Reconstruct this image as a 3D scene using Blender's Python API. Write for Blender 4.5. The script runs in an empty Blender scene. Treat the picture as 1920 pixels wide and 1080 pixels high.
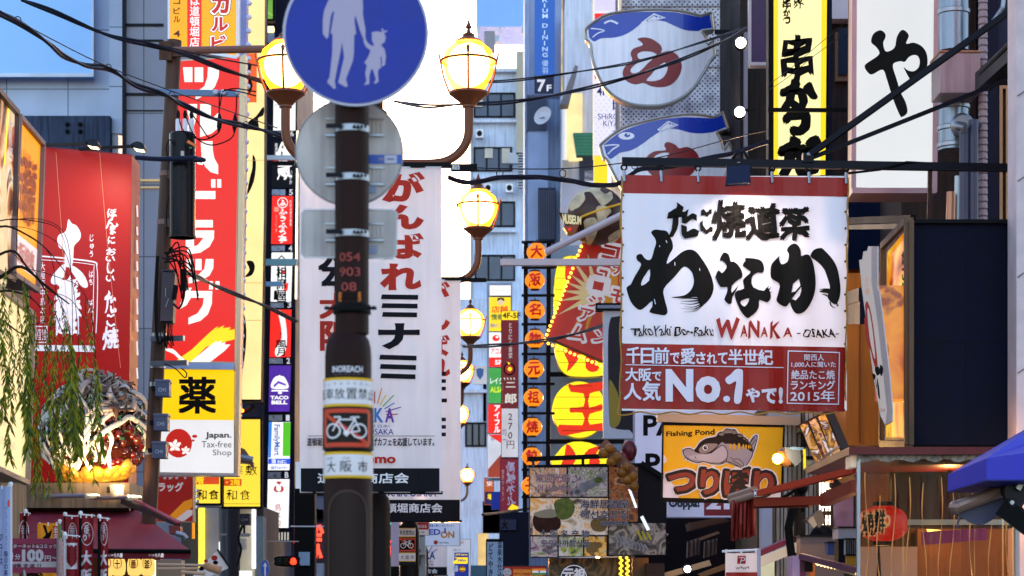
import bpy, bmesh, math, random
from mathutils import Vector, Matrix
from mathutils.geometry import tessellate_polygon
R = math.radians
SC = bpy.context.scene
COL = SC.collection
# ------------------------------------------------------------------ camera, sky, sun, exposure
F, CX, HY, EYE = 4267.0, 960.0, 1140.0, 1.6       # focal length and horizon in photo pixels
cam = bpy.data.cameras.new('camera'); camo = bpy.data.objects.new('camera', cam); COL.objects.link(camo)
camo.location = (0, 0, EYE); camo.rotation_euler = (R(90), 0, 0)
cam.sensor_width = 36; cam.lens = 36 * F / 1920; cam.shift_y = (HY - 540) / 1920
cam.clip_start = .3; cam.clip_end = 3000
cam.dof.use_dof = True; cam.dof.focus_distance = 23.5; cam.dof.aperture_fstop = 4.4
SC.camera = camo
SUN_EL, SUN_AZ = 5.0, 6.0                          # low in front of the camera, a little to the right
wd = bpy.data.worlds.new("World"); SC.world = wd; wd.use_nodes = True
wn = wd.node_tree.nodes; bgn = wn['Background']
sky = wn.new('ShaderNodeTexSky'); sky.sky_type = 'NISHITA'; sky.sun_disc = False
sky.sun_elevation = R(SUN_EL); sky.sun_rotation = R(SUN_AZ); sky.altitude = 20; sky.air_density = 1.0; sky.dust_density = 1.0; sky.ozone_density = 2.2
wd.node_tree.links.new(sky.outputs[0], bgn.inputs[0]); bgn.inputs[1].default_value = .15
sl = bpy.data.lights.new('sun', 'SUN'); sl.energy = 1.0; sl.angle = R(.5); sl.color = (1, .74, .48)
slo = bpy.data.objects.new('sun', sl); COL.objects.link(slo)
sd = Vector((math.sin(R(SUN_AZ)) * math.cos(R(SUN_EL)), math.cos(R(SUN_AZ)) * math.cos(R(SUN_EL)), math.sin(R(SUN_EL))))
slo.rotation_euler = sd.to_track_quat('Z', 'Y').to_euler()
SC.view_settings.view_transform = 'Standard'; SC.view_settings.look = 'None'; SC.view_settings.gamma = 1
EXPO = 3.0
SC.view_settings.exposure = EXPO
SC.view_settings.use_white_balance = True; SC.view_settings.white_balance_temperature = 7100; SC.view_settings.white_balance_tint = 25
SC.cycles.use_denoising = True
SC.cycles.sample_clamp_indirect = 4.0
SC.cycles.max_bounces = 6; SC.cycles.transparent_max_bounces = 12
GAIN = 1 / 2 ** EXPO                                # a lit sign of strength 1 shows its own colour
# ------------------------------------------------------------------ helpers
def lin(h):
    h = h.lstrip('#'); v = [int(h[i:i + 2], 16) / 255 for i in (0, 2, 4)]
    return [c / 12.92 if c <= .04045 else ((c + .055) / 1.055) ** 2.4 for c in v]
def P(px, py, d): return Vector(((px - CX) * d / F, d, EYE + (HY - py) * d / F))
_mats = {}
def mat(h, rough=.55, metal=0., e=0., var=.14, sc=1.5, bump=0., bsc=30., streak=.0, trans=0., coat=0.):
    key = (h, rough, metal, e, var, sc, bump, bsc, streak, trans, coat)
    if key in _mats: return _mats[key]
    m = bpy.data.materials.new('paint_' + h.strip('#')); m.use_nodes = True; nt = m.node_tree; N = nt.nodes; L = nt.links
    b = N['Principled BSDF']; c = lin(h)
    tc = N.new('ShaderNodeTexCoord'); nz = N.new('ShaderNodeTexNoise'); nz.inputs['Scale'].default_value = sc; nz.inputs['Detail'].default_value = 6
    L.new(tc.outputs['Object'], nz.inputs['Vector'])
    mr = N.new('ShaderNodeMapRange'); mr.inputs[1].default_value = .3; mr.inputs[2].default_value = .7
    mr.inputs[3].default_value = 1 - var; mr.inputs[4].default_value = 1 + var * .6
    L.new(nz.outputs[0], mr.inputs[0]); fac = mr.outputs[0]
    if streak:
        mp = N.new('ShaderNodeMapping'); mp.inputs['Scale'].default_value = (7, 7, .5); L.new(tc.outputs['Object'], mp.inputs[0])
        n2 = N.new('ShaderNodeTexNoise'); n2.inputs['Scale'].default_value = 2; n2.inputs['Detail'].default_value = 5; L.new(mp.outputs[0], n2.inputs['Vector'])
        m2 = N.new('ShaderNodeMapRange'); m2.inputs[1].default_value = .35; m2.inputs[2].default_value = .6; m2.inputs[3].default_value = 1 - streak; m2.inputs[4].default_value = 1
        L.new(n2.outputs[0], m2.inputs[0]); mm = N.new('ShaderNodeMath'); mm.operation = 'MULTIPLY'; L.new(fac, mm.inputs[0]); L.new(m2.outputs[0], mm.inputs[1]); fac = mm.outputs[0]
    vs = N.new('ShaderNodeVectorMath'); vs.operation = 'SCALE'; vs.inputs[0].default_value = c; L.new(fac, vs.inputs['Scale'])
    if e > .3:                                       # lit plastic: the face itself is dark-toned diffuser
        vd = N.new('ShaderNodeVectorMath'); vd.operation = 'SCALE'; vd.inputs['Scale'].default_value = .12; L.new(vs.outputs[0], vd.inputs[0]); L.new(vd.outputs[0], b.inputs['Base Color'])
    else: L.new(vs.outputs[0], b.inputs['Base Color'])
    b.inputs['Specular IOR Level'].default_value = .28 if max(c) > .05 else .1
    rr = N.new('ShaderNodeMapRange'); rr.inputs[3].default_value = max(.02, rough - .12); rr.inputs[4].default_value = min(1, rough + .12); L.new(nz.outputs[0], rr.inputs[0])
    L.new(rr.outputs[0], b.inputs['Roughness']); b.inputs['Metallic'].default_value = metal
    if coat: b.inputs['Coat Weight'].default_value = coat
    if e:
        ve = N.new('ShaderNodeVectorMath'); ve.operation = 'MULTIPLY'; ve.inputs[1].default_value = (1, 1.13, 1.2); L.new(vs.outputs[0], ve.inputs[0]); L.new(ve.outputs[0], b.inputs['Emission Color']); b.inputs['Emission Strength'].default_value = e * GAIN * 1.12
    if bump:
        bz = N.new('ShaderNodeTexNoise'); bz.inputs['Scale'].default_value = bsc; bz.inputs['Detail'].default_value = 4; L.new(tc.outputs['Object'], bz.inputs['Vector'])
        bp = N.new('ShaderNodeBump'); bp.inputs['Strength'].default_value = bump; bp.inputs['Distance'].default_value = .02
        L.new(bz.outputs[0], bp.inputs['Height']); L.new(bp.outputs[0], b.inputs['Normal'])
    if trans:
        tr = N.new('ShaderNodeBsdfTranslucent'); L.new(vs.outputs[0], tr.inputs[0]); mx = N.new('ShaderNodeMixShader'); mx.inputs[0].default_value = trans
        L.new(b.outputs[0], mx.inputs[1]); L.new(tr.outputs[0], mx.inputs[2]); L.new(mx.outputs[0], N['Material Output'].inputs[0])
    _mats[key] = m; return m
def cellmat(cols, sc=6., e=0., rough=.35, dist=2.5, seed=0.):
    """printed food picture: warped cells of several food colours"""
    key = ('cell', tuple(cols), sc, e, seed, dist)
    if key in _mats: return _mats[key]
    m = bpy.data.materials.new('print_picture'); m.use_nodes = True; nt = m.node_tree; N = nt.nodes; L = nt.links; b = N['Principled BSDF']
    tc = N.new('ShaderNodeTexCoord'); ad = N.new('ShaderNodeVectorMath'); ad.inputs[1].default_value = (seed, seed * .7, seed * 1.3); L.new(tc.outputs['Object'], ad.inputs[0])
    nz = N.new('ShaderNodeTexNoise'); nz.inputs['Scale'].default_value = sc; nz.inputs['Detail'].default_value = 7; nz.inputs['Distortion'].default_value = dist; L.new(ad.outputs[0], nz.inputs['Vector'])
    rp = N.new('ShaderNodeValToRGB'); L.new(nz.outputs[0], rp.inputs[0])
    if dist < 1.1: rp.color_ramp.interpolation = 'EASE'
    el = rp.color_ramp.elements
    while len(el) < len(cols): el.new(.5)
    for i, h in enumerate(cols):
        el[i].position = .35 + .3 * i / (len(cols) - 1); el[i].color = (*lin(h), 1)
    if e > .3: vd = N.new('ShaderNodeVectorMath'); vd.operation = 'SCALE'; vd.inputs['Scale'].default_value = .25; L.new(rp.outputs[0], vd.inputs[0]); L.new(vd.outputs[0], b.inputs['Base Color'])
    else: L.new(rp.outputs[0], b.inputs['Base Color'])
    b.inputs['Roughness'].default_value = rough
    if e: L.new(rp.outputs[0], b.inputs['Emission Color']); b.inputs['Emission Strength'].default_value = e * GAIN
    _mats[key] = m; return m
def tilemat(h, joint='#555860', bw=1.2, bh=.9, rough=.5, mort=.012, var=.08):
    """cladding panels with real joints, in object space (x across, z up)"""
    key = ('tile', h, joint, bw, bh)
    if key in _mats: return _mats[key]
    m = bpy.data.materials.new('cladding'); m.use_nodes = True; nt = m.node_tree; N = nt.nodes; L = nt.links; b = N['Principled BSDF']
    tc = N.new('ShaderNodeTexCoord'); sp = N.new('ShaderNodeSeparateXYZ'); L.new(tc.outputs['Object'], sp.inputs[0])
    ad = N.new('ShaderNodeMath'); L.new(sp.outputs[0], ad.inputs[0]); L.new(sp.outputs[1], ad.inputs[1])
    cb = N.new('ShaderNodeCombineXYZ'); L.new(ad.outputs[0], cb.inputs[0]); L.new(sp.outputs[2], cb.inputs[1])
    br = N.new('ShaderNodeTexBrick'); br.offset = 0; br.inputs['Scale'].default_value = 1; br.inputs['Brick Width'].default_value = bw; br.inputs['Row Height'].default_value = bh
    br.inputs['Mortar Size'].default_value = mort; c = lin(h)
    br.inputs['Color1'].default_value = (*[v * (1 - var) for v in c], 1); br.inputs['Color2'].default_value = (*[min(1, v * (1 + var)) for v in c], 1); br.inputs['Mortar'].default_value = (*lin(joint), 1)
    L.new(cb.outputs[0], br.inputs['Vector'])
    nz = N.new('ShaderNodeTexNoise'); nz.inputs['Scale'].default_value = 1.3; nz.inputs['Detail'].default_value = 6; L.new(tc.outputs['Object'], nz.inputs['Vector'])
    mr = N.new('ShaderNodeMapRange'); mr.inputs[3].default_value = .72; mr.inputs[4].default_value = 1.18; L.new(nz.outputs[0], mr.inputs[0])
    vs = N.new('ShaderNodeVectorMath'); vs.operation = 'SCALE'; L.new(br.outputs[0], vs.inputs[0]); L.new(mr.outputs[0], vs.inputs['Scale'])
    L.new(vs.outputs[0], b.inputs['Base Color']); b.inputs['Roughness'].default_value = rough
    _mats[key] = m; return m
def perfmat():
    m = bpy.data.materials.new('perforated_metal'); m.use_nodes = True; nt = m.node_tree; N = nt.nodes; L = nt.links; b = N['Principled BSDF']
    tc = N.new('ShaderNodeTexCoord'); mp = N.new('ShaderNodeMapping'); mp.inputs['Rotation'].default_value = (0, R(45), 0); mp.inputs['Scale'].default_value = (13.5, 0, 13.5); L.new(tc.outputs['Object'], mp.inputs[0])
    fr = N.new('ShaderNodeVectorMath'); fr.operation = 'FRACTION'; L.new(mp.outputs[0], fr.inputs[0])
    sb = N.new('ShaderNodeVectorMath'); sb.operation = 'SUBTRACT'; sb.inputs[1].default_value = (.5, 0, .5); L.new(fr.outputs[0], sb.inputs[0])
    ln = N.new('ShaderNodeVectorMath'); ln.operation = 'LENGTH'; L.new(sb.outputs[0], ln.inputs[0])
    lt = N.new('ShaderNodeMath'); lt.operation = 'LESS_THAN'; lt.inputs[1].default_value = .25; L.new(ln.outputs['Value'], lt.inputs[0])
    nz = N.new('ShaderNodeTexNoise'); nz.inputs['Scale'].default_value = 3; nz.inputs['Detail'].default_value = 8; L.new(tc.outputs['Object'], nz.inputs['Vector'])
    rp = N.new('ShaderNodeValToRGB'); rp.color_ramp.elements[0].color = (*lin('#7f7783'), 1); rp.color_ramp.elements[0].position = .3; rp.color_ramp.elements[1].color = (*lin('#c9c4cf'), 1); rp.color_ramp.elements[1].position = .6; L.new(nz.outputs[0], rp.inputs[0])
    mx = N.new('ShaderNodeMixRGB'); mx.inputs[2].default_value = (.008, .008, .012, 1); L.new(lt.outputs[0], mx.inputs[0]); L.new(rp.outputs[0], mx.inputs[1])
    L.new(mx.outputs[0], b.inputs['Base Color']); b.inputs['Roughness'].default_value = .5; b.inputs['Metallic'].default_value = .15
    return m
def vinylmat():
    m = bpy.data.materials.new('clear_vinyl'); m.use_nodes = True; nt = m.node_tree; N = nt.nodes; L = nt.links
    N.remove(N['Principled BSDF']); t = N.new('ShaderNodeBsdfTransparent'); t.inputs[0].default_value = (.86, .83, .8, 1)
    g = N.new('ShaderNodeBsdfGlossy'); g.inputs['Roughness'].default_value = .07; g.inputs[0].default_value = (.9, .85, .8, 1)
    fr = N.new('ShaderNodeFresnel'); fr.inputs[0].default_value = 1.5
    ad = N.new('ShaderNodeMath'); ad.inputs[1].default_value = .0; L.new(fr.outputs[0], ad.inputs[0])
    mx = N.new('ShaderNodeMixShader'); ml = N.new('ShaderNodeMath'); ml.operation = 'MULTIPLY'; ml.inputs[1].default_value = .22; L.new(ad.outputs[0], ml.inputs[0]); L.new(ml.outputs[0], mx.inputs[0]); L.new(t.outputs[0], mx.inputs[1]); L.new(g.outputs[0], mx.inputs[2]); L.new(mx.outputs[0], N['Material Output'].inputs[0])
    return m
def globemat():
    m = bpy.data.materials.new('opal_glass'); m.use_nodes = True; nt = m.node_tree; N = nt.nodes; L = nt.links
    N.remove(N['Principled BSDF']); t = N.new('ShaderNodeBsdfTranslucent'); t.inputs[0].default_value = (1, .27, .025, 1)
    tr = N.new('ShaderNodeBsdfTransparent'); tr.inputs[0].default_value = (1, .86, .62, 1)
    mx = N.new('ShaderNodeMixShader'); mx.inputs[0].default_value = .38; L.new(t.outputs[0], mx.inputs[1]); L.new(tr.outputs[0], mx.inputs[2]); L.new(mx.outputs[0], N['Material Output'].inputs[0])
    return m
class Pl:
    """the plane of a sign face; maps photo pixels to points on it"""
    def __init__(s, px, py, d, yaw=0., tilt=0.):
        s.o = P(px, py, d); y, t = R(yaw), R(tilt)
        s.n = Vector((math.sin(y) * math.cos(t), -math.cos(y) * math.cos(t), math.sin(t))); s.k = 0.; s.disp = None; s.cuts = None
    def __call__(s, px, py, off=0.):
        C = Vector((0, 0, EYE)); r = Vector(((px - CX) / F, 1, (HY - py) / F))
        if s.disp: off += s.disp(px)
        return C + r * (((s.o + s.n * off - C).dot(s.n)) / r.dot(s.n))
    def next(s): s.k += .0004; return .003 + s.k
def smooth(pts, n=4, closed=True):
    out = []; N = len(pts)
    for i in range(N if closed else N - 1):
        g = (lambda j: pts[j % N]) if closed else (lambda j: pts[min(max(j, 0), N - 1)])
        a, b, c, d = g(i - 1), g(i), g(i + 1), g(i + 2)
        for k in range(n):
            t = k / n
            out.append(tuple(.5 * ((2 * b[q]) + (-a[q] + c[q]) * t + (2 * a[q] - 5 * b[q] + 4 * c[q] - d[q]) * t * t + (-a[q] + 3 * b[q] - 3 * c[q] + d[q]) * t ** 3) for q in range(len(b))))
    if not closed: out.append(tuple(pts[-1]))
    return out
def zm(pts, ox, oy, s): return [(ox + x / s, oy + y / s) for x, y in pts]
def rect(x0, y0, x1, y1): return [(x0, y0), (x1, y0), (x1, y1), (x0, y1)]
def ell(cx, cy, rx, ry=None, n=24, a0=0, a1=360):
    ry = ry or rx; return [(cx + rx * math.cos(R(a0 + (a1 - a0) * i / n)), cy + ry * math.sin(R(a0 + (a1 - a0) * i / n))) for i in range(n if a1 - a0 == 360 else n + 1)]
_gl = {}
def glyph(ch, bold, res=3):
    k = (ch, bold, res)
    if k not in _gl:
        c = bpy.data.curves.new('lettering', 'FONT'); c.body = ch; c.offset = bold; c.resolution_u = res
        o = bpy.data.objects.new('lettering', c); COL.objects.link(o); bpy.context.view_layer.update()
        m = o.to_mesh(); _gl[k] = ([(v.co.x, v.co.y) for v in m.vertices], [list(p.vertices) for p in m.polygons]); o.to_mesh_clear()
        bpy.data.objects.remove(o); bpy.data.curves.remove(c)
    return _gl[k]
def heavy(t, b):
    """dense characters are thickened by shifted copies, others by their outline"""
    if b > 0 and any(ord(c) >= 0x4e00 for c in t):
        if b < .015: return 0., [(0, 0), (b * .7, 0)]
        k = b * .72; return 0., [(0, 0), (k, k), (-k, k), (k, -k), (-k, -k)]
    if b > .06: k = b - .03; return .03, [(0, 0)] + [(k * math.cos(a * .785), k * math.sin(a * .785)) for a in range(8)]
    return b, [(0, 0)]
def prop(o, label=None, cat=None, group=None, kind=None):
    if label: o['label'] = label
    if cat: o['category'] = cat
    if group: o['group'] = group
    if kind: o['kind'] = kind
    return o
def thing(name, label, cat, loc, group=None):
    o = bpy.data.objects.new(name, None); o.empty_display_size = .2; COL.objects.link(o); o.location = loc; return prop(o, label, cat, group)
class MB:
    def __init__(s): s.v = []; s.f = []; s.m = []; s.mats = []
    def mi(s, m):
        if m not in s.mats: s.mats.append(m)
        return s.mats.index(m)
    def add(s, vs, fs, m):
        b = len(s.v); s.v += [Vector(v) for v in vs]; i = s.mi(m)
        for f in fs: s.f.append([b + k for k in f]); s.m.append(i)
    def box(s, a, b, m):
        (x0, y0, z0), (x1, y1, z1) = a, b
        s.add([(x0, y0, z0), (x1, y0, z0), (x1, y1, z0), (x0, y1, z0), (x0, y0, z1), (x1, y0, z1), (x1, y1, z1), (x0, y1, z1)],
              [(0, 3, 2, 1), (4, 5, 6, 7), (0, 1, 5, 4), (1, 2, 6, 5), (2, 3, 7, 6), (3, 0, 4, 7)], m)
    def pbox(s, x0, y0, x1, y1, d, t, m):          # a box seen as a pixel rectangle, t metres deep
        a, b = P(x0, y1, d), P(x1, y0, d); s.box(a, (b.x, d + t, b.z), m)
    def prism(s, pl, pts, o0, o1, m):              # outline on a plane, from offset o0 (front) back to o1
        n = len(pts); vs = [pl(x, y, o0) for x, y in pts]; bk = [v + pl.n * (o1 - o0) for v in vs]
        tri = tessellate_polygon([[Vector((x, y, 0)) for x, y in pts]])
        fs = [tuple(t) for t in tri] + [tuple(n + k for k in reversed(t)) for t in tri] + [(i, (i + 1) % n, n + (i + 1) % n, n + i) for i in range(n)]
        s.add(vs + bk, fs, m)
    def shape(s, pl, loops, m, off=None, sm=0):
        if isinstance(loops[0][0], (int, float)): loops = [loops]
        if sm: loops = [smooth(l, sm) for l in loops]
        off = pl.next() if off is None else off
        flat = [p for l in loops for p in l]; tri = tessellate_polygon([[Vector((x, y, 0)) for x, y in l] for l in loops])
        s.flat(pl, flat, [list(t) for t in tri], m, off)
    def flat(s, pl, pts, fs, m, off):
        if pl.cuts:
            bm = bmesh.new(); vv = [bm.verts.new((x, y, 0)) for x, y in pts]
            for f in fs:
                try: bm.faces.new([vv[i] for i in f])
                except ValueError: pass
            xs = [p[0] for p in pts]
            for c in pl.cuts:
                if min(xs) < c < max(xs): bmesh.ops.bisect_plane(bm, geom=bm.verts[:] + bm.edges[:] + bm.faces[:], plane_co=(c, 0, 0), plane_no=(1, 0, 0))
            bm.verts.index_update(); pts = [(v.co.x, v.co.y) for v in bm.verts]; fs = [[v.index for v in f.verts] for f in bm.faces]; bm.free()
        s.add([pl(x, y, off) for x, y in pts], fs, m)
    def stroke(s, pl, pts, m, w=None, n=5):
        pts = [(p[0], p[1], p[2] if len(p) > 2 else w) for p in pts]
        if len(pts) > 2: pts = smooth(pts, n, False)
        L, Rr = [], []
        for i, (x, y, ww) in enumerate(pts):
            a, b = pts[max(i - 1, 0)], pts[min(i + 1, len(pts) - 1)]; dx, dy = b[0] - a[0], b[1] - a[1]; q = math.hypot(dx, dy) or 1
            L.append((x - dy / q * ww / 2, y + dx / q * ww / 2)); Rr.append((x + dy / q * ww / 2, y - dx / q * ww / 2))
        k = len(L); s.flat(pl, L + Rr, [(i, i + 1, k + i + 1, k + i) for i in range(k - 1)], m, pl.next())
    def text(s, pl, t, q, m, bold=.0, wob=0., res=3, off=None):
        """write t so that its ink fills the pixel rectangle (or the four corners TL TR BR BL) q"""
        bold, sh = heavy(t, bold); vs, fs = glyph(t, bold, res)
        if not vs: return
        if not isinstance(q[0], (tuple, list)): q = rect(*q)
        xs = [v[0] for v in vs]; ys = [v[1] for v in vs]; x0, x1, y0, y1 = min(xs), max(xs), min(ys), max(ys); out = []
        for x, y in vs:
            u = (x - x0) / max(x1 - x0, 1e-6); v = (y1 - y) / max(y1 - y0, 1e-6)
            if wob: u += wob * math.sin(v * 9 + len(t)) * .5; v += wob * math.sin(u * 11 + 1.7)
            out.append(tuple((q[0][k] * (1 - u) + q[1][k] * u) * (1 - v) + (q[3][k] * (1 - u) + q[2][k] * u) * v for k in (0, 1)))
        h = abs(q[3][1] - q[0][1]) / max(y1 - y0, 1e-6)
        for i, (dx, dy) in enumerate(sh): s.flat(pl, [(x + dx * h, y + dy * h) for x, y in out], fs, m, pl.next() if off is None else off + i * .0003)
    def vtext(s, pl, t, xt, y0, y1, w, m, bold=.0, xb=None, wob=0., gap=1.0):
        """vertical writing, top centre xt to bottom centre xb"""
        xb = xt if xb is None else xb; h = (y1 - y0) / len(t); off = pl.next()
        for i, ch in enumerate(t):
            if ch == ' ': continue
            b_, sh = heavy(ch, bold); vs, fs = glyph(ch, b_); out = []; adv = 1.0 if ord(ch) > 0x2000 else max(.3, max(v[0] for v in vs) + .06)
            for x, y in vs:
                u, v = x - adv / 2, .38 - y
                if ch in 'ー〜~-': u, v = -v, u
                if wob: u += wob * math.sin(v * 8 + i * 2.1); v += wob * math.sin(u * 9 + i)
                yy = y0 + h * (i + .5) + v * h * gap; out.append((xt + (xb - xt) * (yy - y0) / (y1 - y0) + u * w, yy))
            for k, (dx, dy) in enumerate(sh): s.flat(pl, [(x + dx * w, y + dy * w) for x, y in out], fs, m, off + k * .0003)
    def tube(s, pts, r, m, seg=8, caps=True, closed=False):
        pts = [Vector(p) for p in pts]; n = len(pts); rs = r if isinstance(r, (list, tuple)) else [r] * n; vs = []; fs = []; u = None
        for i, p in enumerate(pts):
            a = pts[i - 1] if (i or closed) else pts[0]; b = pts[(i + 1) % n] if (i < n - 1 or closed) else pts[-1]
            t = (b - a).normalized()
            if u is not None: u = u - t * u.dot(t)
            if u is None or u.length < 1e-4: u = t.cross(Vector((0, 0, 1)) if abs(t.z) < .94 else Vector((1, 0, 0)))
            u = u.normalized(); w = u.cross(t)
            vs += [p + (u * math.cos(2 * math.pi * k / seg) + w * math.sin(2 * math.pi * k / seg)) * rs[i] for k in range(seg)]
        for i in range(n if closed else n - 1):
            j = (i + 1) % n
            fs += [(i * seg + k, i * seg + (k + 1) % seg, j * seg + (k + 1) % seg, j * seg + k) for k in range(seg)]
        if caps and not closed: fs += [tuple(reversed(range(seg))), tuple(range((n - 1) * seg, n * seg))]
        s.add(vs, fs, m)
    def bar(s, a, b, w, h, m):                      # rectangular bar between two points
        a, b = Vector(a), Vector(b); t = (b - a).normalized(); up = Vector((0, 0, 1)) if abs(t.z) < .97 else Vector((0, 1, 0)); u = t.cross(up).normalized() * w / 2; v = u.cross(t).normalized() * h / 2
        s.add([a - u - v, a + u - v, a + u + v, a - u + v, b - u - v, b + u - v, b + u + v, b - u + v], [(0, 1, 2, 3), (7, 6, 5, 4), (0, 4, 5, 1), (1, 5, 6, 2), (2, 6, 7, 3), (3, 7, 4, 0)], m)
    def lathe(s, c, prof, m, seg=20, axis=Vector((0, 0, 1))):   # prof: (radius, height) pairs
        c = Vector(c); axis = axis.normalized(); u = axis.orthogonal().normalized(); w = axis.cross(u); vs = []; fs = []
        for r_, z in prof: vs += [c + axis * z + (u * math.cos(2 * math.pi * k / seg) + w * math.sin(2 * math.pi * k / seg)) * r_ for k in range(seg)]
        for i in range(len(prof) - 1): fs += [(i * seg + k, i * seg + (k + 1) % seg, (i + 1) * seg + (k + 1) % seg, (i + 1) * seg + k) for k in range(seg)]
        fs += [tuple(reversed(range(seg))), tuple(range((len(prof) - 1) * seg, len(prof) * seg))]
        s.add(vs, fs, m)
    def ball(s, c, r, m, nu=16, nv=10, sc=(1, 1, 1)):
        c = Vector(c); vs = [c + Vector((0, 0, r * sc[2]))]; fs = []
        for i in range(1, nv):
            a = math.pi * i / nv
            vs += [c + Vector((r * sc[0] * math.sin(a) * math.cos(2 * math.pi * k / nu), r * sc[1] * math.sin(a) * math.sin(2 * math.pi * k / nu), r * sc[2] * math.cos(a))) for k in range(nu)]
        vs.append(c - Vector((0, 0, r * sc[2])))
        fs += [(0, 1 + k, 1 + (k + 1) % nu) for k in range(nu)]
        for i in range(nv - 2): fs += [(1 + i * nu + k, 1 + (i + 1) * nu + k, 1 + (i + 1) * nu + (k + 1) % nu, 1 + i * nu + (k + 1) % nu) for k in range(nu)]
        l = len(vs) - 1; b = 1 + (nv - 2) * nu; fs += [(l, b + (k + 1) % nu, b + k) for k in range(nu)]
        s.add(vs, fs, m)
    def build(s, name, parent=None, sm=False, bev=0.):
        me = bpy.data.meshes.new(name); L = parent_loc(parent)
        me.from_pydata([tuple(v - L) for v in s.v], [], s.f)
        for m in s.mats: me.materials.append(m)
        me.polygons.foreach_set('material_index', s.m)
        if sm: me.polygons.foreach_set('use_smooth', [True] * len(me.polygons))
        me.update(); o = bpy.data.objects.new(name, me); COL.objects.link(o); o.parent = parent
        if sm:
            try: me.set_sharp_from_angle(angle=R(40))
            except Exception: pass
        if bev:
            b = o.modifiers.new('bevel', 'BEVEL'); b.width = bev; b.segments = 2; b.limit_method = 'ANGLE'
        return o
def parent_loc(p):
    v = Vector((0, 0, 0))
    while p is not None: v = v + p.location; p = p.parent
    return v
def copies(name, parent, mb, pts, sm=True):
    """one small part and its copies at the given places"""
    o = mb.build(name, None, sm); L = parent_loc(parent); o.parent = parent; o.location = Vector(pts[0]) - L
    for p in pts[1:]: c = o.copy(); COL.objects.link(c); c.parent = parent; c.location = Vector(p) - L
class Sign:
    """a sign board: cabinet, face, optional raised frame, lettering"""
    def __init__(s, name, label, cat, pl, poly, t, fm, sm, frame=0, frm=None, group=None):
        s.pl = pl; s.poly = poly; xs = [p[0] for p in poly]; ys = [p[1] for p in poly]
        s.root = thing(name, label, cat, pl(sum(xs) / len(xs), max(ys), -t), group); s.art = MB()
        b = MB(); b.prism(pl, poly, 0, -t, sm); b.build('cabinet', s.root, bev=.008)
        f = MB(); cx, cy = sum(xs) / len(xs), sum(ys) / len(ys)
        f.shape(pl, [(x + (cx - x) * .012, y + (cy - y) * .008) for x, y in poly] if not frame else poly, fm, .003); f.build('face', s.root)
        if frame:
            g = MB(); n = len(poly)
            for i in range(n):
                a, c = poly[i], poly[(i + 1) % n]; g.bar(pl(*a, .01), pl(*c, .01), frame * pl.o.y / F, .05, frm or sm)
            g.build('frame', s.root)
    def text(s, *a, **k): s.art.text(s.pl, *a, **k)
    def vtext(s, *a, **k): s.art.vtext(s.pl, *a, **k)
    def shape(s, *a, **k): s.art.shape(s.pl, *a, **k)
    def stroke(s, *a, **k): s.art.stroke(s.pl, *a, **k)
    def done(s, name='lettering'):
        if s.art.v: s.art.build(name, s.root)
        return s.root
def board(name, label, *a, **k):
    cat = 'sign'
    if isinstance(a[0], str): cat, a = a[0], a[1:]
    x0, y0, x1, y1, d, t, fm, sm = a
    return Sign(name, label, cat, Pl((x0 + x1) / 2, (y0 + y1) / 2, d), rect(x0, y0, x1, y1), t, fm, sm, **k)
def mesh_thing(mb, name, label, cat, group=None, sm=False, bev=0., kind=None):
    c = sum(mb.v, Vector()) / len(mb.v); z = min(v.z for v in mb.v); loc = Vector((c.x, c.y, z))
    for i, v in enumerate(mb.v): mb.v[i] = v - loc
    o = mb.build(name, None, sm, bev); o.location = loc; return prop(o, label, cat, group, kind)
# common paints
BLACK = mat('#09090c', .6); STEEL = mat('#8a8f99', .35, .8); DSTEEL = mat('#191a20', .45, .5); NAVY = mat('#0e1228', .5); WHITE = mat('#e9e6ea', .5)
BROWN = mat('#4a2a26', .45, .1, streak=.3); RED = mat('#b5281f', .5); INK = mat('#0c0a0d', .7, var=.05); CLOTH = mat('#eeeaf0', .7, trans=.45, var=.07, bump=.7, bsc=2.4, streak=.06)
L_RED = mat('#f2281a', .4, e=.95, var=.06); L_WHITE = mat('#f4f6f2', .4, e=.95, var=.04); L_CREAM = mat('#fdeeb4', .4, e=1.0, var=.06); L_YEL = mat('#fbd420', .4, e=1.0, var=.06)
L_INK = mat('#0d0b09', .6, var=.05); L_NAVY = mat('#1b2a6a', .5, e=.4); COPPER = mat('#a5705a', .35, .6)
BULB = mat('#ffe2ae', .4, e=14., var=0.); GLOBE = mat('#ffd08a', .4, e=26.0, var=0.); OPAL = globemat(); HOT = mat('#fff4dc', .4, e=25., var=0.)
# ------------------------------------------------------------------ ground and far buildings
random.seed(7)
def struct(mb, name, **k):
    o = mb.build(name, None, **k); o['kind'] = 'structure'; return o
g = MB(); g.add([(-400, -200, -.16), (400, -200, -.16), (400, 900, -.16), (-400, 900, -.16)], [(0, 1, 2, 3)], mat('#4a4a4c', .9, sc=.6, bump=.3)); struct(g, 'ground')
g = MB(); g.box((-3.4, -40, -.3), (2.9, 160, -.02), mat('#6d6a68', .75, sc=.8, bump=.3, bsc=9)); struct(g, 'road')
g = MB(); g.box((-9, -40, -.3), (-3.55, 160, .0), mat('#8a8580', .7, sc=.9)); struct(g, 'pavement')
g = MB(); g.box((3.05, -40, -.3), (9, 160, .0), mat('#8a8580', .7, sc=.9)); struct(g, 'pavement')
for x in (-3.55, 2.9):
    g = MB(); g.box((x, -40, -.3), (x + .15, 160, .03), mat('#9b9894', .7)); struct(g, 'kerb')
GLASS = mat('#4a5468', .08, 0, var=.3, sc=.7); GLASSL = mat('#7d8fb0', .1, .2, var=.25, sc=.6); LITWIN = mat('#ffd890', .4, e=.9, var=.35, sc=3)
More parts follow.
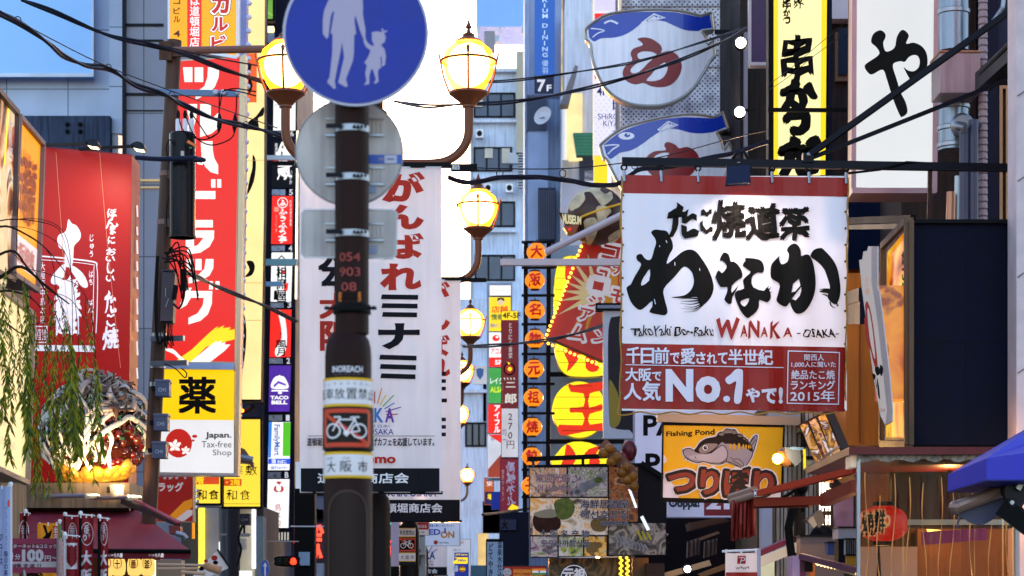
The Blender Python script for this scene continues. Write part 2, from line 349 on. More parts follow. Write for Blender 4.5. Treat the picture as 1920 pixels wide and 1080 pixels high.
def windows(root, rects, d, pane=GLASS, fr=DSTEEL, rec=.12, nb=3):
    """each window a frame with its pane"""
    for x0, y0, x1, y1 in rects:
        f = MB(); a, b = P(x0, y1, d), P(x1, y0, d); t = .07
        f.box((a.x, d - .06, a.z), (b.x, d + .05, a.z + t), fr); f.box((a.x, d - .06, b.z - t), (b.x, d + .05, b.z), fr)
        for k in range(nb + 1):
            x = a.x + (b.x - a.x - t) * k / nb; f.box((x, d - .05, a.z + t), (x + t, d + .04, b.z - t), fr)
        fo = f.build('window', root); p = MB(); p.box((a.x + t, d - .02, a.z + t), (b.x - t, d - .012, b.z - t), pane); p.build('pane', fo)
def building(name, label, x0, x1, ytop, d, dep, wall, cat='building', wins=(), pane=GLASS, x1b=None, trim=(), nb=3):
    a, b = P(x0, HY, d), P(x1, ytop, d); r = thing(name, label, cat, ((a.x + b.x) / 2, d + dep / 2, 0))
    m = MB(); m.box((a.x, d, 0), (b.x, d + dep, b.z), wall); m.build('wall', r)
    windows(r, wins, d, pane, nb=nb)
    for q in trim:
        m = MB(); m.pbox(*q[:4], d - q[5], q[5] - .003, q[4]); m.build(q[6] if len(q) > 6 else 'ledge', r)
    return r
TB = tilemat('#a9b9d4', '#5a6478', 1.35, 1.3); TG = tilemat('#777a8c', '#3d4048', 1.0, 1.45); PALE = mat('#c8d9f0', .5, streak=.25); PALE2 = mat('#cfd8e8', .5, streak=.2)  # PALE: far facade paint, lightened to put haze into the colour
# left: pale clad building with a glazed bay, sky reflection painted in as pale blue, stained concrete band below
b = building('clad_building', 'pale blue clad building with big glazed bay above the red takoyaki sign', -260, 208, -260, 50, 9, TB,
             trim=[(-120, -30, 172, 141, mat('#8fc6fa', .12, .0, var=.04, sc=.3), .35, 'glazed_bay'), (-60, 217, 206, 300, mat('#3c4a66', .8, var=.4, sc=.9, streak=.55), .5, 'concrete_band'), (205, -200, 229, 250, TB, .25, 'corner_panel'), (203, 252, 222, 420, mat('#b8c0cc', .5), .2, 'corner_panel')])
m = MB()
for a, c in (((-120, 141), (176, 141)), ((174, -40), (174, 144))): m.bar(P(*a, 49.6), P(*c, 49.6), .05, .08, mat('#c8d4e6', .4))
m.build('bay_trim', b)
m = MB(); m.ball((0, 0, 0), .05, DSTEEL, 10, 6); copies('anchor_bolt', b, m, [P(x, y, 49.45) for x in (126, 150) for y in (233, 246)])
b = building('tiled_tower', 'grey stone tiled tower with dark joints behind the steel utility pole', 232, 400, -260, 46, 5, TG,
             trim=[(229, -200, 234, 900, DSTEEL, .2, 'drain_channel'), (232, 44, 306, 49, DSTEEL, .03, 'joint'), (232, 74, 306, 77, DSTEEL, .03, 'joint'), (232, 174, 306, 179, DSTEEL, .03, 'joint'), (232, 206, 306, 208, DSTEEL, .03, 'joint'), (233, 336, 300, 339, mat('#e8c890', .4, e=.5), .06, 'light_strip'), (233, 350, 300, 352, mat('#e8c890', .4, e=.5), .06, 'light_strip')])
m = MB(); m.box((-12, 29.75, 0), (-6.15, 35.2, 6.7), mat('#b9a88c', .7, streak=.4)); m.box((-9.5, 29.6, 0), (-8.9, 29.75, 3), DSTEEL)
mesh_thing(m, 'shop_block', 'beige rendered shop block the red takoyaki sign stands against', 'building')
# dark block behind the tenant tower and far left row
building('office_block', 'dark navy office block the tall tenant sign column hangs on', 425, 520, -260, 54.6, 10, mat('#333a52', .6, streak=.2))
building('street_house', 'pale far house low between the tenant column and the first lamp post', 520, 745, 905, 66, 9, mat('#9fb4cc', .5, streak=.2), wins=[(555, 925, 640, 965), (560, 985, 600, 1030)], pane=GLASSL)
# far right of the gap: light blue office building
wins = [(888, 174, 966, 221), (888, 276, 960, 322), (888, 378, 966, 426), (890, 478, 966, 527), (885, 790, 915, 850), (900, 690, 915, 760)]
b = building('blue_office', 'light blue office building with dark strip windows right of the sky gap', 884, 1062, 128, 92, 20, PALE, wins=wins[:4],
             trim=[(884, 128, 968, 134, PALE2, .3), (884, 224, 968, 229, PALE2, .3), (884, 330, 968, 335, PALE2, .3), (884, 430, 968, 435, PALE2, .3), (884, 580, 968, 588, PALE2, .3), (968, 96, 983, 290, mat('#b3ab98', .6), .8, 'pier')])
m = MB(); m.pbox(893, -40, 984, 50, 93, 3, mat('#7fb2ee', .25, var=.05)); m.pbox(896, 50, 899, 62, 93, .3, STEEL); m.pbox(978, 50, 981, 62, 93, .3, STEEL); m.pbox(936, 50, 939, 62, 93, .3, STEEL); m.build('rooftop_hoarding', b)
m = MB(); m.pbox(908, 58, 928, 94, 91.4, .6, mat('#8d8a90', .5)); m.pbox(928, 66, 936, 78, 91.4, .5, STEEL); m.build('air_conditioner', b)
m = MB()
for i in range(14): m.pbox(972, 284 + i * 5, 990, 286 + i * 5, 91, .5, STEEL)
m.pbox(954, 286, 972, 306, 91.2, .4, STEEL); m.build('vent_stack', b)
for x, y in ((892, 250), (908, 352), (948, 352)): m = MB(); m.pbox(x, y - 8, x + 14, y + 8, 91.2, .5, WHITE); m.prism(Pl(x + 7, y, 91.19), ell(x + 7, y, 5, 5.5, 14), 0, -.01, DSTEEL); m.build('air_conditioner', b)
m = MB(); m.tube([P(884, 130, 91.6), P(884, 780, 91.6)], .06, STEEL); m.build('downpipe', b)
for i, x in enumerate((890, 909, 941)): m = MB(); m.pbox(x, 278 if i else 176, x + 15, (300, 296, 306)[i] if i else 200, 91.9, .02, mat('#cfc6b8', .7)); m.build('blind', b)
b = building('low_office', 'pale office behind the third lamp with a crest sign window', 862, 960, 560, 88, 3, PALE, wins=[(906, 690, 912, 790), (872, 792, 912, 838)],
             trim=[(888, 686, 914, 720, mat('#e8eef4', .4, e=.4), .1, 'signboard'), (862, 640, 962, 646, PALE2, .3), (862, 730, 914, 736, PALE2, .3)])
m = MB(); pl = Pl(900, 700, 87.85); m.shape(pl, [(893, 692), (900, 690), (907, 692), (906, 704), (900, 712), (894, 704)], mat('#3c6fb4', .4, e=.4)); m.build('crest', b)
b = building('grey_block', 'grey blue block behind the vertical blue dining sign with a satellite dish', 984, 1062, -260, 70, 10, mat('#8fa6c6', .5, streak=.3),
             trim=[(988, 178, 1024, 245, mat('#4b5468', .6), .2, 'recess'), (990, 245, 1028, 640, mat('#a8bfe2', .5), .15, 'wall_panel'), (1009, 352, 1042, 450, mat('#3b4054', .6, streak=.5), .3, 'corrugated_shutter')])
for i in range(9):
    m = MB(); m.pbox(1011 + i * 3.4, 356, 1012.3 + i * 3.4, 448, 69.62, .07, mat('#6b7288', .5)); m.build('rib', b)
m = MB(); m.lathe(P(1021, 220, 69.2), [(.02, 0), (.2, .04), (.3, .12), (.29, .13), (.19, .05), (.0, .01)], WHITE, 18, Vector((-.5, -.8, .3))); m.tube([P(1021, 220, 69.2), P(1012, 222, 69.0)], .02, STEEL); m.build('satellite_dish', b)
b = building('narrow_house', 'narrow pale house with a yellow lit stair bay and green awning', 1062, 1118, -30, 62, 9, PALE2,
             trim=[(1062, 175, 1092, 300, mat('#ffe6a0', .4, e=.9, var=.25), .2, 'lit_bay'), (1054, 300, 1066, 480, mat('#c9c0b4', .6), .3, 'pier'), (1086, 296, 1114, 340, mat('#3a4256', .4), .1, 'window_band'), (1052, 345, 1104, 460, mat('#b9c6d8', .5), .35, 'wall_panel'), (1096, 320, 1113, 372, mat('#e8f0fa', .4, e=.7), .1, 'lit_panel')])
m = MB(); pl = Pl(1095, 270, 61)
for i in range(7): m.shape(pl, [(1075 + i, 250 + i * 6), (1111, 250 + i * 6), (1111, 255 + i * 6), (1075 + i, 255 + i * 6)], mat('#2f8f6e', .5))
m.prism(pl, [(1074, 249), (1112, 249), (1112, 292), (1081, 292)], -.01, -.3, mat('#1f6b55', .5)); m.build('awning', b)
m = MB(); m.prism(Pl(1070, 160, 61), [(1078, 122), (1084, 124), (1066, 195), (1050, 196)], 0, -.6, mat('#74757e', .5)); m.build('canopy', b)
# right: perforated facade behind the blowfish signs
b = building('perforated_building', 'building clad in perforated grey metal behind the blowfish signs', 1166, 1388, -260, 47, 12, mat('#77747e', .6))
m = MB(); m.pbox(1164, -200, 1386, 470, 46.7, .25, perfmat()); m.build('perforated_cladding', b)
m = MB()
for y in (10, 124, 330): m.pbox(1165, y, 1386, y + 2, 46.66, .03, mat('#9a96a2', .5))
for x in (1228, 1290, 1352): m.pbox(x, -200, x + 1.5, 470, 46.66, .03, mat('#9a96a2', .5))
m.build('cladding_joint', b)
m = MB(); m.pbox(1384, -200, 1390, 330, 46.5, .3, STEEL); m.pbox(1160, -200, 1165, 24, 46.5, .3, mat('#f0e4c8', .4, e=.6)); m.build('edge_trim', b)
m = MB(); m.pbox(1388, -260, 1450, 420, 41, 4, mat('#2a211f', .6, streak=.4)); m.pbox(1396, 60, 1402, 420, 40.8, .2, mat('#7b7480', .5)); m.pbox(1552, -260, 1700, 520, 34, 4, mat('#2b2020', .6, streak=.4)); m.pbox(1567, 60, 1594, 152, 33.9, .1, mat('#6a4a3a', .5)); m.pbox(1572, 52, 1590, 140, 33.85, .06, mat('#232a3a', .15)); m.pbox(1556, -40, 1600, 35, 33.7, .3, mat('#b9aab0', .5))
mesh_thing(m, 'dark_building', 'dark brown building behind the yellow and white vertical signs', 'building')
# right: the building whose front carries ducts and pipes
b = building('service_front', 'dark service front with windows to the right of the white vertical sign', 1690, 2300, -300, 28, 3, mat('#3a302f', .6, streak=.3),
             trim=[(1846, -300, 1872, 860, NAVY, .5, 'column'), (1872, -300, 1906, 130, mat('#23253a', .5), .4, 'panel'), (1796, -300, 1802, 90, mat('#7a5a2c', .4), .1, 'rail')])
f = MB(); fm = mat('#a0785a', .4, .3)
for q in ((1874, 160, 1880, 420), (1900, 130, 1906, 420), (1880, 160, 1900, 166), (1886, 166, 1890, 420)): f.pbox(*q, 27.8, .15, fm)
w = f.build('window', b); f = MB(); f.pbox(1880, 166, 1900, 420, 27.92, .05, mat('#57504c', .1, var=.4)); f.build('pane', w)
m = MB(); m.box((P(1906, 0, 19.6).x, 19.6, 0), (7.5, 19.95, 15), mat('#c9b3b6', .75, sc=4, bump=.25, bsc=60)); 
for y in (180, 340, 520, 700, 905): m.bar(P(1908, y, 19.59), P(1921, y - 9, 19.59), .004, .01, mat('#6b5a5e', .8))
mesh_thing(m, 'rendered_pier', 'pinkish rendered wall at the right edge of the street', 'wall')
m = MB(); dk = mat('#7d8694', .3, .75, streak=.25); c = P(1788, 0, 25.6)
for z0, z1 in ((1068 - 1140 - 300, 96), (176, 282)):
    a, bb = P(1788, z0, 25.6), P(1788, z1, 25.6); m.lathe((c.x, 25.6, bb.z), [(.17, 0), (.17, a.z - bb.z)], dk, 24)
for y in (28, 206, 246, 278): m.lathe((c.x, 25.6, P(0, y, 25.6).z), [(.17, 0), (.185, .01), (.185, .05), (.17, .06)], STEEL, 24)
mesh_thing(m, 'ventilation_duct', 'round galvanised ventilation duct beside the white vertical sign', 'duct', sm=True)
m = MB(); m.pbox(1762, 97, 1838, 174, 25, .5, mat('#9a8288', .4, .5, streak=.25)); m.pbox(1760, 94, 1840, 98, 24.98, .54, COPPER); mesh_thing(m, 'junction_box', 'square metal box across the round duct', 'junction box', bev=.006)
m = MB(); pc = mat('#3c3f52', .4, .3); m.tube([P(1808, 240, 25.2), P(1808, 600, 25.2)], .055, pc, 12); m.tube([P(1825, 225, 25.2), P(1825, 600, 25.2)], .055, pc, 12); m.tube([P(1796, 236, 25.2), P(1808, 236, 25.1), P(1808, 250, 25.2)], .05, STEEL, 12); m.tube([P(1815, 246, 25.2), P(1840, 234, 25.3)], .035, pc, 8)
m.lathe(P(1803, 235, 25.4), [(.13, 0), (.13, .05), (.1, .08)], STEEL, 20, Vector((0, -1, 0))); mesh_thing(m, 'drain_pipe', 'pair of dark upright pipes with an elbow below the metal box', 'pipe', sm=True)
m = MB(); rc = mat('#8d7a80', .5)
for i in range(34): m.lathe(P(1843, -20 + (i + 1) * 13.3, 25.3), [(.045, 0), (.055, .01), (.05, .07), (.04, .075)], rc, 10)
mesh_thing(m, 'ribbed_conduit', 'ribbed pale conduit running up beside the dark pipes', 'conduit')
m = MB(); m.tube([P(1783, 360, 25.5), P(1778, 640, 25.5)], .05, COPPER, 10); m.tube([P(1795, 330, 25.6), P(1790, 600, 25.6)], .03, STEEL, 8); m.pbox(1800, 186, 1812, 222, 25.9, .1, mat('#e09a3c', .4, e=.5)); mesh_thing(m, 'copper_pipe', 'thin copper toned pipes under the round duct', 'pipe')
m = MB(); m.bar(P(1842, 154, 24.8), P(1912, 90, 23.2), .16, .2, DSTEEL)
for k in range(7): m.ball(P(1845 + k * 9, 140 - k * 9, 24.6), .045, BLACK)
m.tube([P(1840, 139, 24.6), P(1906, 70, 23)], .03, BLACK); m.tube([P(1862, 40, 25), P(1880, 14, 25), P(1883, -10, 25)], .025, STEEL)
mesh_thing(m, 'cable_tray', 'sloping bracket carrying a run of black cables near the pink wall', 'cable tray')
# ------------------------------------------------------------------ tenant sign column (left of the sky gap)
TL = 53
col = thing('tenant_column', 'tall navy column carrying stacked tenant signs left of the lamp globe', 'sign column', P(530, 1000, TL + .4))
m = MB(); m.prism(Pl(530, 500, TL), [(505, -120), (559, -120), (556, 320), (551, 1015), (494, 1015), (500, 320)], -.06, -.5, NAVY); m.build('housing', col)
m = MB(); m.prism(Pl(560, 500, TL), [(556, 245), (559, 245), (556, 560), (553, 560)], 0, -.1, mat('#fff2c0', .4, e=2.2, var=0.)); m.build('light_strip', col)
m = MB()
for i in range(7): m.prism(Pl(520, 990, TL), rect(505 + i * 5.6, 998, 507.4 + i * 5.6, 1013), 0, -.05, mat('#e8e4d0', .4, e=.5))
m.build('vent_slots', col)
m = MB(); pl = Pl(530, 500, TL)
for t, x, y in (('6', 548, 250), ('5', 546, 360), ('4', 545, 465), ('3', 543, 571), ('2', 541, 676), ('1', 540, 783), ('B', 538, 890)):
    m.text(pl, t, (x - 4, y - 5, x + 3, y + 6), mat('#dfe4ee', .4, e=.7), .02); m.shape(pl, rect(x - 36, y - 5, x - 11, y + 6), mat('#8a93a8', .3, .6, var=.4, sc=8))
m.build('floor_number', col)
G = 'tenant signs stacked on the navy column'
def tsign(label, q, fm, dep=.1): return Sign('tenant_sign', label, 'tenant sign', Pl(530, (q[0][1] + q[2][1]) / 2, TL - .05), q, dep, fm, NAVY, group=G)
S = tsign('blank white lit sign at the top of the tenant column', [(513, 150), (555, 150), (554, 245), (512, 245)], L_WHITE); S.shape(rect(514, 196, 553, 197.5), mat('#b8c4c8', .5, e=.5)); S.done()
S = tsign('dark sign with white brush lettering above the red one on the tenant column', [(511, 266), (553, 266), (551, 352), (509, 352)], mat('#1d2026', .5, e=.05)); S.vtext('居酒屋', 518, 268, 290, 6, L_WHITE); S.text('伊', (520, 270, 548, 305), L_WHITE, .03, wob=.15); S.text('蔵', (520, 306, 546, 334), L_WHITE, .03, wob=.12); S.vtext('いざか', 545, 318, 346, 6, L_WHITE); S.shape(rect(513, 298, 519, 306), L_RED); S.done()
S = tsign('red sign with white circled mark and vertical hiragana on the tenant column', [(510, 367), (550, 367), (548, 458), (508, 458)], L_RED); S.shape([ell(530, 380, 10), ell(530, 380, 8.6)], L_WHITE); S.text('ふ', (524, 374, 536, 386), L_WHITE, .05); S.vtext('ふうふう亭', 530, 390, 455, 16, L_WHITE, .03, wob=.08); S.vtext('お好み焼き鉄板', 545, 374, 424, 4, L_WHITE); S.shape(rect(514, 388, 523, 397), mat('#ff9a86', .4, e=.8)); S.vtext('ふうふう亭', 518, 400, 436, 4, mat('#ffb0a0', .4, e=.8)); S.done()
S = tsign('white sign with black vertical lettering and a red dot on the tenant column', [(509, 473), (549, 473), (546, 566), (507, 566)], L_WHITE); S.shape([[(520, 486), (528, 478), (536, 486), (536, 566), (520, 566)], [(522, 487), (528, 481), (534, 487), (534, 564), (522, 564)]], L_INK); S.vtext('相席屋', 528, 500, 564, 20, L_INK, .03); S.shape(ell(533, 510, 4), L_RED); S.shape([(533, 532), (541, 530), (539, 545), (532, 547)], L_RED); S.shape([(514, 545), (519, 544), (521, 562), (513, 562)], L_INK); S.done()
S = tsign('red sign with a white feather shape and black lettering on the tenant column', [(507, 580), (547, 580), (545, 670), (505, 670)], L_RED); S.shape([(521, 582), (530, 586), (535, 600), (538, 630), (536, 655), (528, 666), (518, 668), (516, 655), (526, 640), (528, 620), (524, 598)], L_WHITE, sm=3); S.text('風', (516, 638, 538, 652), L_INK, .03); S.text('月', (519, 653, 534, 667), L_INK, .03); S.vtext('和田', 527, 623, 637, 6, L_INK); S.done()
S = tsign('purple sign with a white bell on the tenant column', [(505, 685), (546, 685), (543, 772), (503, 772)], mat('#5a2bb4', .4, e=.7, var=.5, sc=.9))
S.shape([(509, 728), (511, 713), (517, 706), (521, 705), (524, 703), (527, 705), (532, 706), (537, 713), (540, 728)], L_WHITE, sm=3); S.shape([(510, 731), (539, 731), (541, 734), (508, 734)], L_WHITE); S.shape(ell(525, 736.5, 4, 2.4), L_WHITE); S.shape([(513, 722), (522, 714), (536, 720), (537, 724), (522, 719), (514, 727)], mat('#6b35c8', .4, e=.8)); S.text('TACO', (507, 742, 541, 749), L_WHITE, .05); S.text('BELL', (509, 751, 539, 758), L_WHITE, .05); S.done()
S = tsign('white, green and blue convenience store sign low on the tenant column', [(504, 791), (545, 791), (543, 882), (502, 882)], L_WHITE)
S.shape([(504, 791), (510, 791), (508, 858), (503, 858)], mat('#1f7fe0', .4, e=.9)); S.shape([(531, 792), (545, 792), (544, 855), (530, 855)], mat('#41c226', .4, e=.9)); S.text('FamilyMart', [(525, 796), (525, 854), (511, 854), (511, 796)], mat('#1565c0', .4, e=.8), .02)
S.shape([(503, 860), (544, 860), (544, 870), (503, 870)], mat('#1256d8', .4, e=.9)); S.text('酒', (509, 861, 517, 869), L_WHITE, .03); S.text('たばこ', (520, 862, 537, 869), L_WHITE, .03); S.text('銀行ATM', (508, 874, 537, 880), mat('#1565c0', .4, e=.8), .02); S.done()
S = tsign('white sign with a red rooster mark and vertical red lettering on the tenant column', [(502, 898), (543, 898), (541, 990), (500, 990)], L_WHITE); RD = mat('#d23a22', .4, e=.7)
S.shape([(518, 905), (520, 902), (522, 904), (523, 901), (525, 904), (528, 902), (527, 906), (523, 909)], RD); S.shape([(514, 913), (518, 910), (518, 919), (524, 922), (518, 923), (513, 919)], RD); S.shape([(531, 913), (527, 910), (527, 919), (523, 922), (528, 923), (532, 919)], RD); S.vtext('てけてけ', 521, 928, 942, 4, mat('#e8b0a0', .4, e=.7)); S.vtext('鳥メロ', 521, 944, 988, 13, RD, .01); S.done()
# cream lit sign with black brush marks, its bulbs and green screen
S = Sign('lit_sign', 'tall cream lit sign with black brush marks beside the red drugstore sign', 'sign', Pl(478, 400, 40), [(463, -60), (497, -60), (495, 400), (489, 752), (446, 752), (452, 400)], .4, mat('#fddf94', .4, e=1.0, var=.1), BLACK)
S.shape([(463, 100), (482, 100), (481, 192), (462, 192)], mat('#f2642a', .4, e=.9)); S.shape([(464, 118), (472, 122), (468, 140), (474, 160), (466, 178), (466, 140)], L_INK, sm=2)
for p in ([(466, 228), (480, 218), (494, 200), (494, 216), (484, 222), (485, 242), (470, 236)], [(474, 290), (480, 305), (476, 340), (463, 366), (468, 335), (473, 315)], [(462, 490), (474, 490), (478, 502), (472, 516), (459, 519), (468, 506)], [(452, 600), (458, 590), (462, 620), (460, 660), (454, 700), (447, 708), (450, 660)]): S.shape(p, L_INK, sm=3)
for y in (300, 530, 600): S.shape(rect(452, y, 494, y + 1), mat('#c9a860', .4, e=.5))
S.done()
r = thing('bulb_strip', 'pale lilac sign edge studded with small round bulbs', 'light strip', P(452, 690, 38.8)); m = MB(); m.prism(Pl(455, 400, 38.8), [(452, -60), (463, -60), (458, 400), (451, 700), (440, 700), (446, 400)], 0, -.3, mat('#8c93c8', .5)); m.build('edge_board', r)
m = MB(); m.ball((0, 0, 0), .045, mat('#d5d8ea', .3), 10, 6); copies('bulb', r, m, [P(468 - max(0, -20 + i * 26) * .022, -20 + i * 26, 38.7) for i in range(28)])
S = board('screen', 'green lit screen panel above the cream sign', 'screen', 466, -60, 514, 38, 52, .3, mat('#6cae3c', .3, e=.7, var=.5, sc=.8), DSTEEL, frame=5, frm=BLACK); S.shape(ell(486, 4, 4), mat('#e8c8e0', .4, e=.8)); S.stroke([(468, 8), (490, 16), (512, 30)], mat('#a8d86a', .4, e=.8), 1.5); S.done()
m = MB(); m.pbox(483, 49, 513, 59, 52.2, .2, mat('#ffe9a8', .4, e=1.6)); m.pbox(478, 59, 514, 80, 52.3, .2, GLASSL); m.pbox(464, 80, 516, 86, 51.9, .3, BLACK); mesh_thing(m, 'lit_ledge', 'lit ledge window strip under the green screen', 'window')
m = MB(); m.bar(P(499, 296, 50), P(553, 296, 50), .1, .1, STEEL); m.bar(P(490, 492, 50), P(557, 492, 50), .12, .14, mat('#5f8f9c', .4, .3)); m.bar(P(490, 533, 50), P(530, 532, 50), .08, .1, mat('#5f8fb4', .4, .3)); m.pbox(511, 302, 552, 309, 49.8, .1, BLACK); mesh_thing(m, 'sign_bracket', 'teal steel bracket arms crossing the tenant column', 'bracket')
# ------------------------------------------------------------------ the near sign pole
D = 9.6
POLE = mat('#2a1512', .55, .0, streak=.25, bump=.04, bsc=80)
pole = thing('sign_pole', 'dark brown street pole in front with round signs and no-bicycle bands', 'pole', (P(652, 0, D + .1).x, D + .1, 0))
def zz(y, d=D): return P(0, y, d).z
c = Vector((P(657, 0, D).x, D + .09, 0)); c2 = Vector((P(650, 0, D).x, D + .09, 0))
m = MB(); r1 = 32 * D / F; r2 = 44 * D / F
prof = [(r2 * 1.04, 0), (r2 * 1.04, zz(905)), (r2, zz(900)), (r2, zz(665)), (r2 * .97, zz(648)), (r2 * .9, zz(634)), (r2 * .78, zz(626)), (r1, zz(620))]
m.lathe(c2, prof, POLE, 40); m.build('lower_shaft', pole, True)
m = MB(); m.lathe(c, [(r1, zz(622)), (r1, zz(-30)), (r1 * .6, zz(-36))], POLE, 36); m.build('upper_shaft', pole, True)
m = MB(); m.lathe(c, [(r1 * 1.05, zz(585)), (r1 * 1.12, zz(583)), (r1 * 1.12, zz(568)), (r1 * 1.05, zz(566))], BLACK, 36); m.bar((c.x - .11, D, zz(578)), (c.x + .11, D, zz(578)), .012, .012, BLACK)
for s in (-1, 1): m.lathe((c.x + s * .098, D + .0, zz(581)), [(.006, 0), (.012, .002), (.012, .012), (.006, .016)], DSTEEL, 8)
m.build('clamp_band', pole, True)
# access door in the foot of the pole
m = MB(); pl = Pl(650, 1000, D - .012); arch = [(614, 1600), (614, 960)] + [(652 + 38 * math.cos(R(a)), 960 - 42 * math.sin(R(a))) for a in range(170, 5, -15)] + [(690, 960), (690, 1600)]
def wrap(pl_c, r, mb, faces_from, k=1.0):
    """bend flat art round the shaft"""
    for v in mb.v:
        a = (v.x - pl_c.x) / r; off = D - v.y; rr = r * k + off; v.x = pl_c.x + math.sin(a) * rr; v.y = pl_c.y - math.cos(a) * rr
inn = [(x + (652 - x) * .1, y + (4 if y < 1500 else -4)) for x, y in arch]
def band(name, y0, y1, fn, k=1.0):
    mb = MB(); pl = Pl(650, (y0 + y1) / 2, D); pl.cuts = [570 + i * 4 for i in range(42)]
    fn(mb, pl, y0, y1); wrap(c2, r2, mb, None, k); return mb.build(name, pole, False)
BWHITE = mat('#d8d0d2', .45); BYEL = mat('#d9a400', .45); BRED = mat('#c8391c', .45)
def b1(mb, pl, y0, y1):
    mb.shape(pl, rect(560, y0, 742, y1), BYEL); mb.shape(pl, rect(560, y0 + 5, 742, y1 - 5), BWHITE); off = pl.next()
    for i, ch in enumerate('自転車放置禁止区域'): mb.text(pl, ch, (585 + (i - 1) * 21.5, 728, 604 + (i - 1) * 21.5, 748), INK, .012, off=off)
    for i, ch in enumerate('てんしゃほうちきんし'): mb.text(pl, ch, (590 + i * 12, 717, 595 + i * 12, 722), INK, off=off)
band('lettered_band', 708, 762, b1, 1.035)
def b2(mb, pl, y0, y1):
    mb.shape(pl, rect(540, y0 - 4, 762, y1 + 4), mat('#231c1a', .45)); x0, x1 = 600, 698
    mb.shape(pl, [[(x0 + 5, y0), (x1 - 5, y0), (x1, y0 + 8), (x1, y1 - 8), (x1 - 5, y1), (x0 + 5, y1), (x0, y1 - 8), (x0, y0 + 8)], rect(x0 + 9, y0 + 8, x1 - 7, y1 - 8)], BRED)
    mb.stroke(pl, [(606, y0 + 8), (690, y1 - 6)], BRED, 7)
    for cx in (625, 673): mb.shape(pl, [ell(cx, 808, 15.5, 14.5, 20), ell(cx, 808, 12.5, 11.5, 20)], BWHITE)
    for p in ([(625, 808), (637, 787), (664, 787), (650, 812), (637, 790)], [(664, 787), (673, 808), (650, 812)], [(628, 782), (640, 782), (637, 790)], [(656, 783), (672, 782)], [(662, 783), (665, 788)]): 
        for a, b_ in zip(p[:-1], p[1:]): mb.stroke(pl, [a, b_], BWHITE, 2.6)
    mb.shape(pl, ell(650, 812, 5, 5, 12), BWHITE); mb.shape(pl, ell(650, 815, 2, 4, 8), BWHITE)
band('no_bicycle_band', 766, 838, b2, 1.06)
def b3(mb, pl, y0, y1):
    mb.shape(pl, rect(560, y0, 742, y1), BYEL); mb.shape(pl, rect(560, y0 + 5, 742, y1 - 5), BWHITE)
    for ch, x in (('大', 610), ('阪', 639), ('市', 670)): mb.text(pl, ch, (x, 864, x + 20, 885), INK, .012)
    for ch, x in (('おお', 612), ('さか', 643), ('し', 678)): mb.text(pl, ch, (x, 857, x + (4 if len(ch) == 1 else 13), 861), INK)
band('city_band', 847, 896, b3, 1.035)
mb = MB(); pl = Pl(650, 690, D); mb.text(pl, 'INOREACH', (622, 686, 681, 698), mat('#cfc9cf', .4), .03, wob=.0); mb.text(pl, 'www.inoreach', (625, 701, 676, 703), mat('#77707a', .4)); pl.cuts = None; wrap(c2, r2, mb, None, 1.005); mb.build('maker_mark', pole)
mb = MB(); pl = Pl(657, 510, D); mb.shape(pl, rect(634, 462, 676, 566), mat('#261a1a', .5)); RR = mat('#a8413a', .5)
for t, y in (('054', 472), ('903', 500), ('08', 528)): mb.text(pl, t, (636 if len(t) > 2 else 640, y, 674 if len(t) > 2 else 667, y + 16), RR)
mb.shape(pl, rect(634, 546, 675, 563), mat('#cf6a1c', .5)); mb.text(pl, '放置自転車 問合せ', (637, 548, 672, 553), INK, .01); mb.text(pl, '6375-0781', (637, 555, 672, 561), INK, .02)
wrap(c, r1, mb, None, 1.02); mb.build('number_plate', pole)
# the arched service door, a raised rim on the foot
m = MB(); pl = Pl(650, 1000, D); pl.cuts = [606 + i * 6 for i in range(16)]; m.shape(pl, [arch, inn], mat('#3d2f30', .3, .2), .006); m.shape(pl, inn, mat('#241a1c', .3, .2), .002); wrap(c2, r2, m, None, 1.05); m.build('service_door', pole)
# round pedestrian sign
SB = mat('#04288f', .45, var=.16, sc=4); SL = mat('#a497ae', .4, var=.04); SGREY = mat('#c4b8b4', .55, 0, var=.25, sc=5, streak=.35)
sg = thing('round_sign', 'blue round sign with adult and child walking on the pole', 'road sign', P(667, 200, D - .02))
pl = Pl(667, 62, D - .02); m = MB(); m.prism(pl, ell(667, 62, 137, 137, 64), -.004, -.02, SGREY); m.prism(pl, ell(667, 62, 137, 137, 64), 0, -.004, mat('#b9b4c4', .4)); m.build('plate', sg)
m = MB(); m.shape(pl, ell(667, 62, 132, 132, 64), SB); m.build('face', sg)
z = lambda pts: zm(pts, 590, 0, 5.4)
m = MB(); 
man = [(300, -260), (350, -262), (385, -240), (400, -200), (385, -150), (360, -120), (430, -95), (480, -40), (490, 60), (487, 140), (514, 300), (512, 385), (490, 385), (460, 310), (412, 155), (402, 200), (420, 345), (400, 352), (397, 540), (388, 610), (316, 800), (335, 875), (310, 880), (240, 838), (245, 810), (298, 580), (278, 425), (262, 520), (202, 820), (215, 895), (195, 900), (130, 838), (130, 815), (150, 790), (178, 540), (182, 352), (162, 335), (198, 118), (180, 118), (160, 180), (140, 370), (122, 395), (82, 340), (82, 200), (95, 110), (135, 10), (190, -70), (270, -110), (262, -150), (245, -200), (260, -240)]
girl = [(495, 380), (512, 375), (530, 425), (570, 460), (605, 463), (580, 410), (582, 350), (572, 340), (590, 322), (640, 318), (683, 328), (676, 290), (694, 290), (697, 318), (732, 304), (733, 318), (700, 338), (720, 370), (710, 425), (670, 455), (710, 500), (722, 570), (712, 655), (688, 675), (675, 660), (682, 640), (678, 575), (668, 570), (668, 650), (672, 688), (645, 700), (640, 750), (648, 825), (610, 850), (602, 838), (620, 800), (590, 705), (570, 702), (553, 770), (553, 850), (505, 860), (505, 848), (525, 820), (512, 740), (528, 660), (502, 635), (540, 580), (565, 512), (515, 470), (495, 420)]
